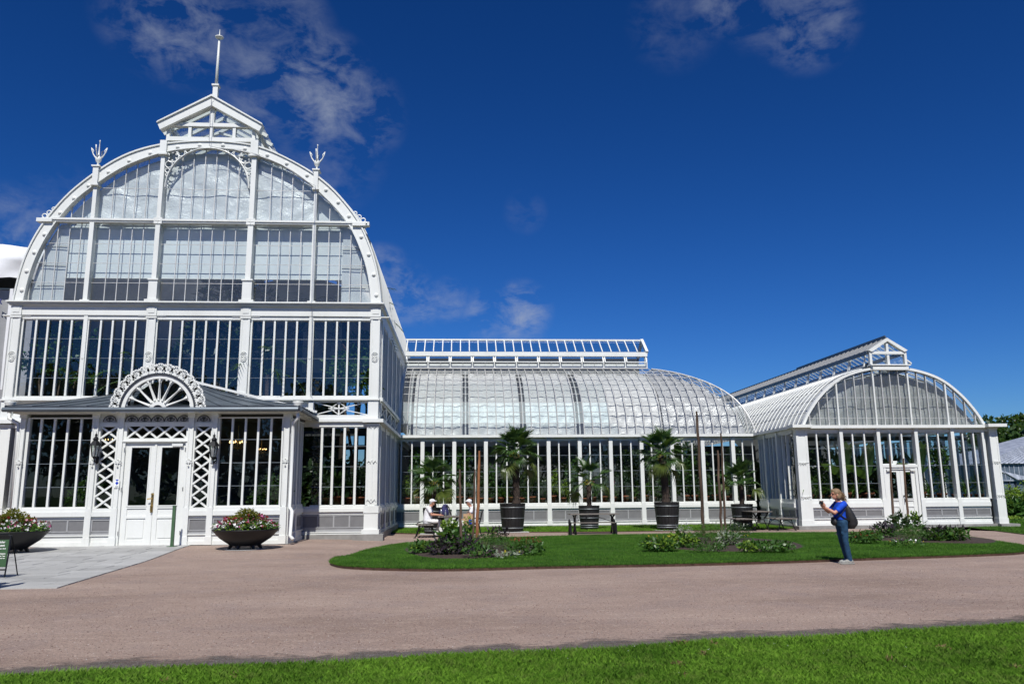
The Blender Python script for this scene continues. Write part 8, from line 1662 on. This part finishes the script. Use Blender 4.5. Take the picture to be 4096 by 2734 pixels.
xb_ = XA(1777, 2040, YT1 + .2); t = thing('cooler_bag', 'navy bag standing on the table behind the flask', 'bag', (xb_, YT1 + .15, zt)); blob('bag_body', [('l', [(V3(0, 0, .02), .17, .12), (V3(-.01, 0, .12), .18, .13), (V3(0, 0, .24), .15, .11), (V3(.03, 0, .36), .10, .07)]), ('e', V3(.05, 0, .38), (.10, .06, .04))], 'navy', t, .012, 3); MB().tube([(.08, -.08, .36), (.16, -.1, .33), (.22, -.1, .15), (.26, -.08, .02)], .022, 6).build('bag_strap', 'pack', t, True, False)
MB().tube([(.02, -.1, .34), (.12, -.12, .42), (.17, -.1, .28), (.20, -.1, .05)], .009, 5).build('bag_piping', 'steel', t, True, False)
xg = XA(1873, 2070, YT1 - .4); t = thing('paper_bag', 'brown paper carrier bag beside the seated woman', 'bag', (xg, YT1 - .5, .43 if False else .36)); m = MB(); m.add([(-.16, -.09, 0), (.14, -.09, 0), (.14, .09, 0), (-.16, .09, 0), (-.17, -.1, .25), (.15, -.1, .25), (.15, .1, .25), (-.17, .1, .25), (-.18, -.09, .47), (.17, -.085, .45), (.16, .09, .46), (-.17, .1, .47)], [(3, 2, 1, 0), (0, 1, 5, 4), (1, 2, 6, 5), (2, 3, 7, 6), (3, 0, 4, 7), (4, 5, 9, 8), (5, 6, 10, 9), (6, 7, 11, 10), (7, 4, 8, 11)]); m.build('bag_body', 'paper', t, False, False); MB().tube([(-.05, -.09, .45), (-.05, -.09, .54), (0, -.08, .57), (.05, -.09, .53), (.05, -.09, .45)], .008, 5).build('bag_handle', 'paper', t, True, False); MB().box(.02, .13, -.106, -.101, .1, .27).build('bag_print', 'blue', t, False, False)
t = thing('side_stool', 'black stool carrying the paper bag', 'stool', (xg, YT1 - .5, 0)); MB().box(-.19, .19, -.14, .14, .325, .36).build('seat', 'black', t, False, False)
for a in (-1, 1):
    for b in (-1, 1): MB().tube([(a * .15, b * .1, .33), (a * .18, b * .13, 0)], .014, 6).build('leg', 'black', t, False, False)
# A-frame sign at the left edge
YS_ = 17.0; xr = XA(45, 2278, YS_); t = thing('sandwich_board', 'black framed green opening-hours board cut by the left picture edge', 'sign', (xr - .31, YS_, .035)); sgn = -.17
def sb(x, z): return (x, -.22 + z * .22, z)
for s in (-1, 1): MB().tube([sb(s * .31, 0), sb(s * .29, .5), sb(s * .26, .78), sb(s * .20, .81)], .016, 6).build('frame_side', 'black', t, False, False); MB().tube([(s * .31, .25, 0), (s * .26, 0, .78)], .013, 6).build('rear_leg', 'black', t, False, False)
MB().tube([sb(-.2, .81), sb(.2, .81)], .016, 6).build('frame_top', 'black', t, False, False); MB().tube([sb(-.29, .14), sb(.29, .14)], .014, 6).build('frame_bottom', 'black', t, False, False)
MB().add([sb(-.285, .19), sb(.285, .19), sb(.245, .71), sb(-.245, .71)] + [(a, b + .012, c) for a, b, c in (sb(-.285, .19), sb(.285, .19), sb(.245, .71), sb(-.245, .71))], [(0, 1, 2, 3), (7, 6, 5, 4), (0, 4, 5, 1), (1, 5, 6, 2), (2, 6, 7, 3), (3, 7, 4, 0)]).build('board', 'signg', t, False, False)
for (z, sz, tx, xe) in ((.645, .062, 'Öppettider', .185), (.582, .062, 'Palmhuset', .19), (.53, .026, 'Palmhuset 10-20', .22), (.43, .042, 'Opening hours', .235), (.388, .032, 'Palmhuset 10 am to 7 pm', .238), (.35, .018, 'Daily, all year round', .24)):
    o = text3d(tx, sz, (0, 0, 0), 'textw', t, (radians(90 - 12.4), 0, 0), 'lettering', 'RIGHT', .001, .0012); o.location = V3(xe, -.22 + z * .22 - .008, z)
MB().lathe([(0, -.001), (.028, 0), (.02, .001)], (.05, -.18, .27), 12).build('board_emblem', 'greyf', t, False, False)
# passer-by outside the left edge: only the sandalled foot and the shadow reach into the picture
fx, fy = gnd(-6, 2366, 0); P = thing('person', 'passer-by at the left edge of whom only a sandalled foot is seen', 'person', (fx - .30, fy, 0)); it = head_items(V3(-.34, 0, 1.52), 1) + [('l', [(V3(-.34, 0, .82), .11, .16), (V3(0, 0, 1.1), .1, .15), (V3(0, 0, 1.32), .09, .17), (V3(0, 0, 1.42), .05, .06)])]
for s in (-1, 1): it += [('c', [(V3(0, s * .19, 1.34), .05), (V3(-.02, s * .24, 1.08), .042), (V3(.03, s * .23, .84), .028)]), ('c', [(V3(0, s * .09, .88), .085), (V3(.02, s * .09, .48), .055), (V3(-.02, s * .09, .09), .038), (V3(.09, s * .09, .035), .034), (V3(.15, s * .09, .03), .024)])] + hand_items(V3(.03, s * .23, .84), V3(0, 0, -1), V3(1, 0, 0), V3(0, s, 0), .4)
blob('body', it, 'skin', P, .01, 2); blob('shirt', [('l', [(V3(-.34, 0, .82), .15, .2), (V3(-.34, 0, 1.08), .14, .19), (V3(-.34, 0, 1.32), .12, .21), (V3(-.34, 0, 1.41), .06, .09)])], 'shirtw', P, .012, 3); blob('shorts', [('c', [(V3(-.34, -.09, .86), .12), (V3(-.2, -.1, .58), .1)]), ('c', [(V3(-.34, .09, .86), .12), (V3(-.42, .1, .58), .1)])], 'trouser', P, .012, 2)
blob('hair', [('e', V3(-.36, 0, 1.56), (.1, .085, .1))], 'hairg', P, .012, 1)
for s in (-1, 1): MB().lathe([(0, 0), (1, 0), (1, .02), (0, .022)], (.05 - (.62 if s > 0 else 0), s * .09, 0), 18, .14, .05).build('sandal', 'sole', P, True, False)
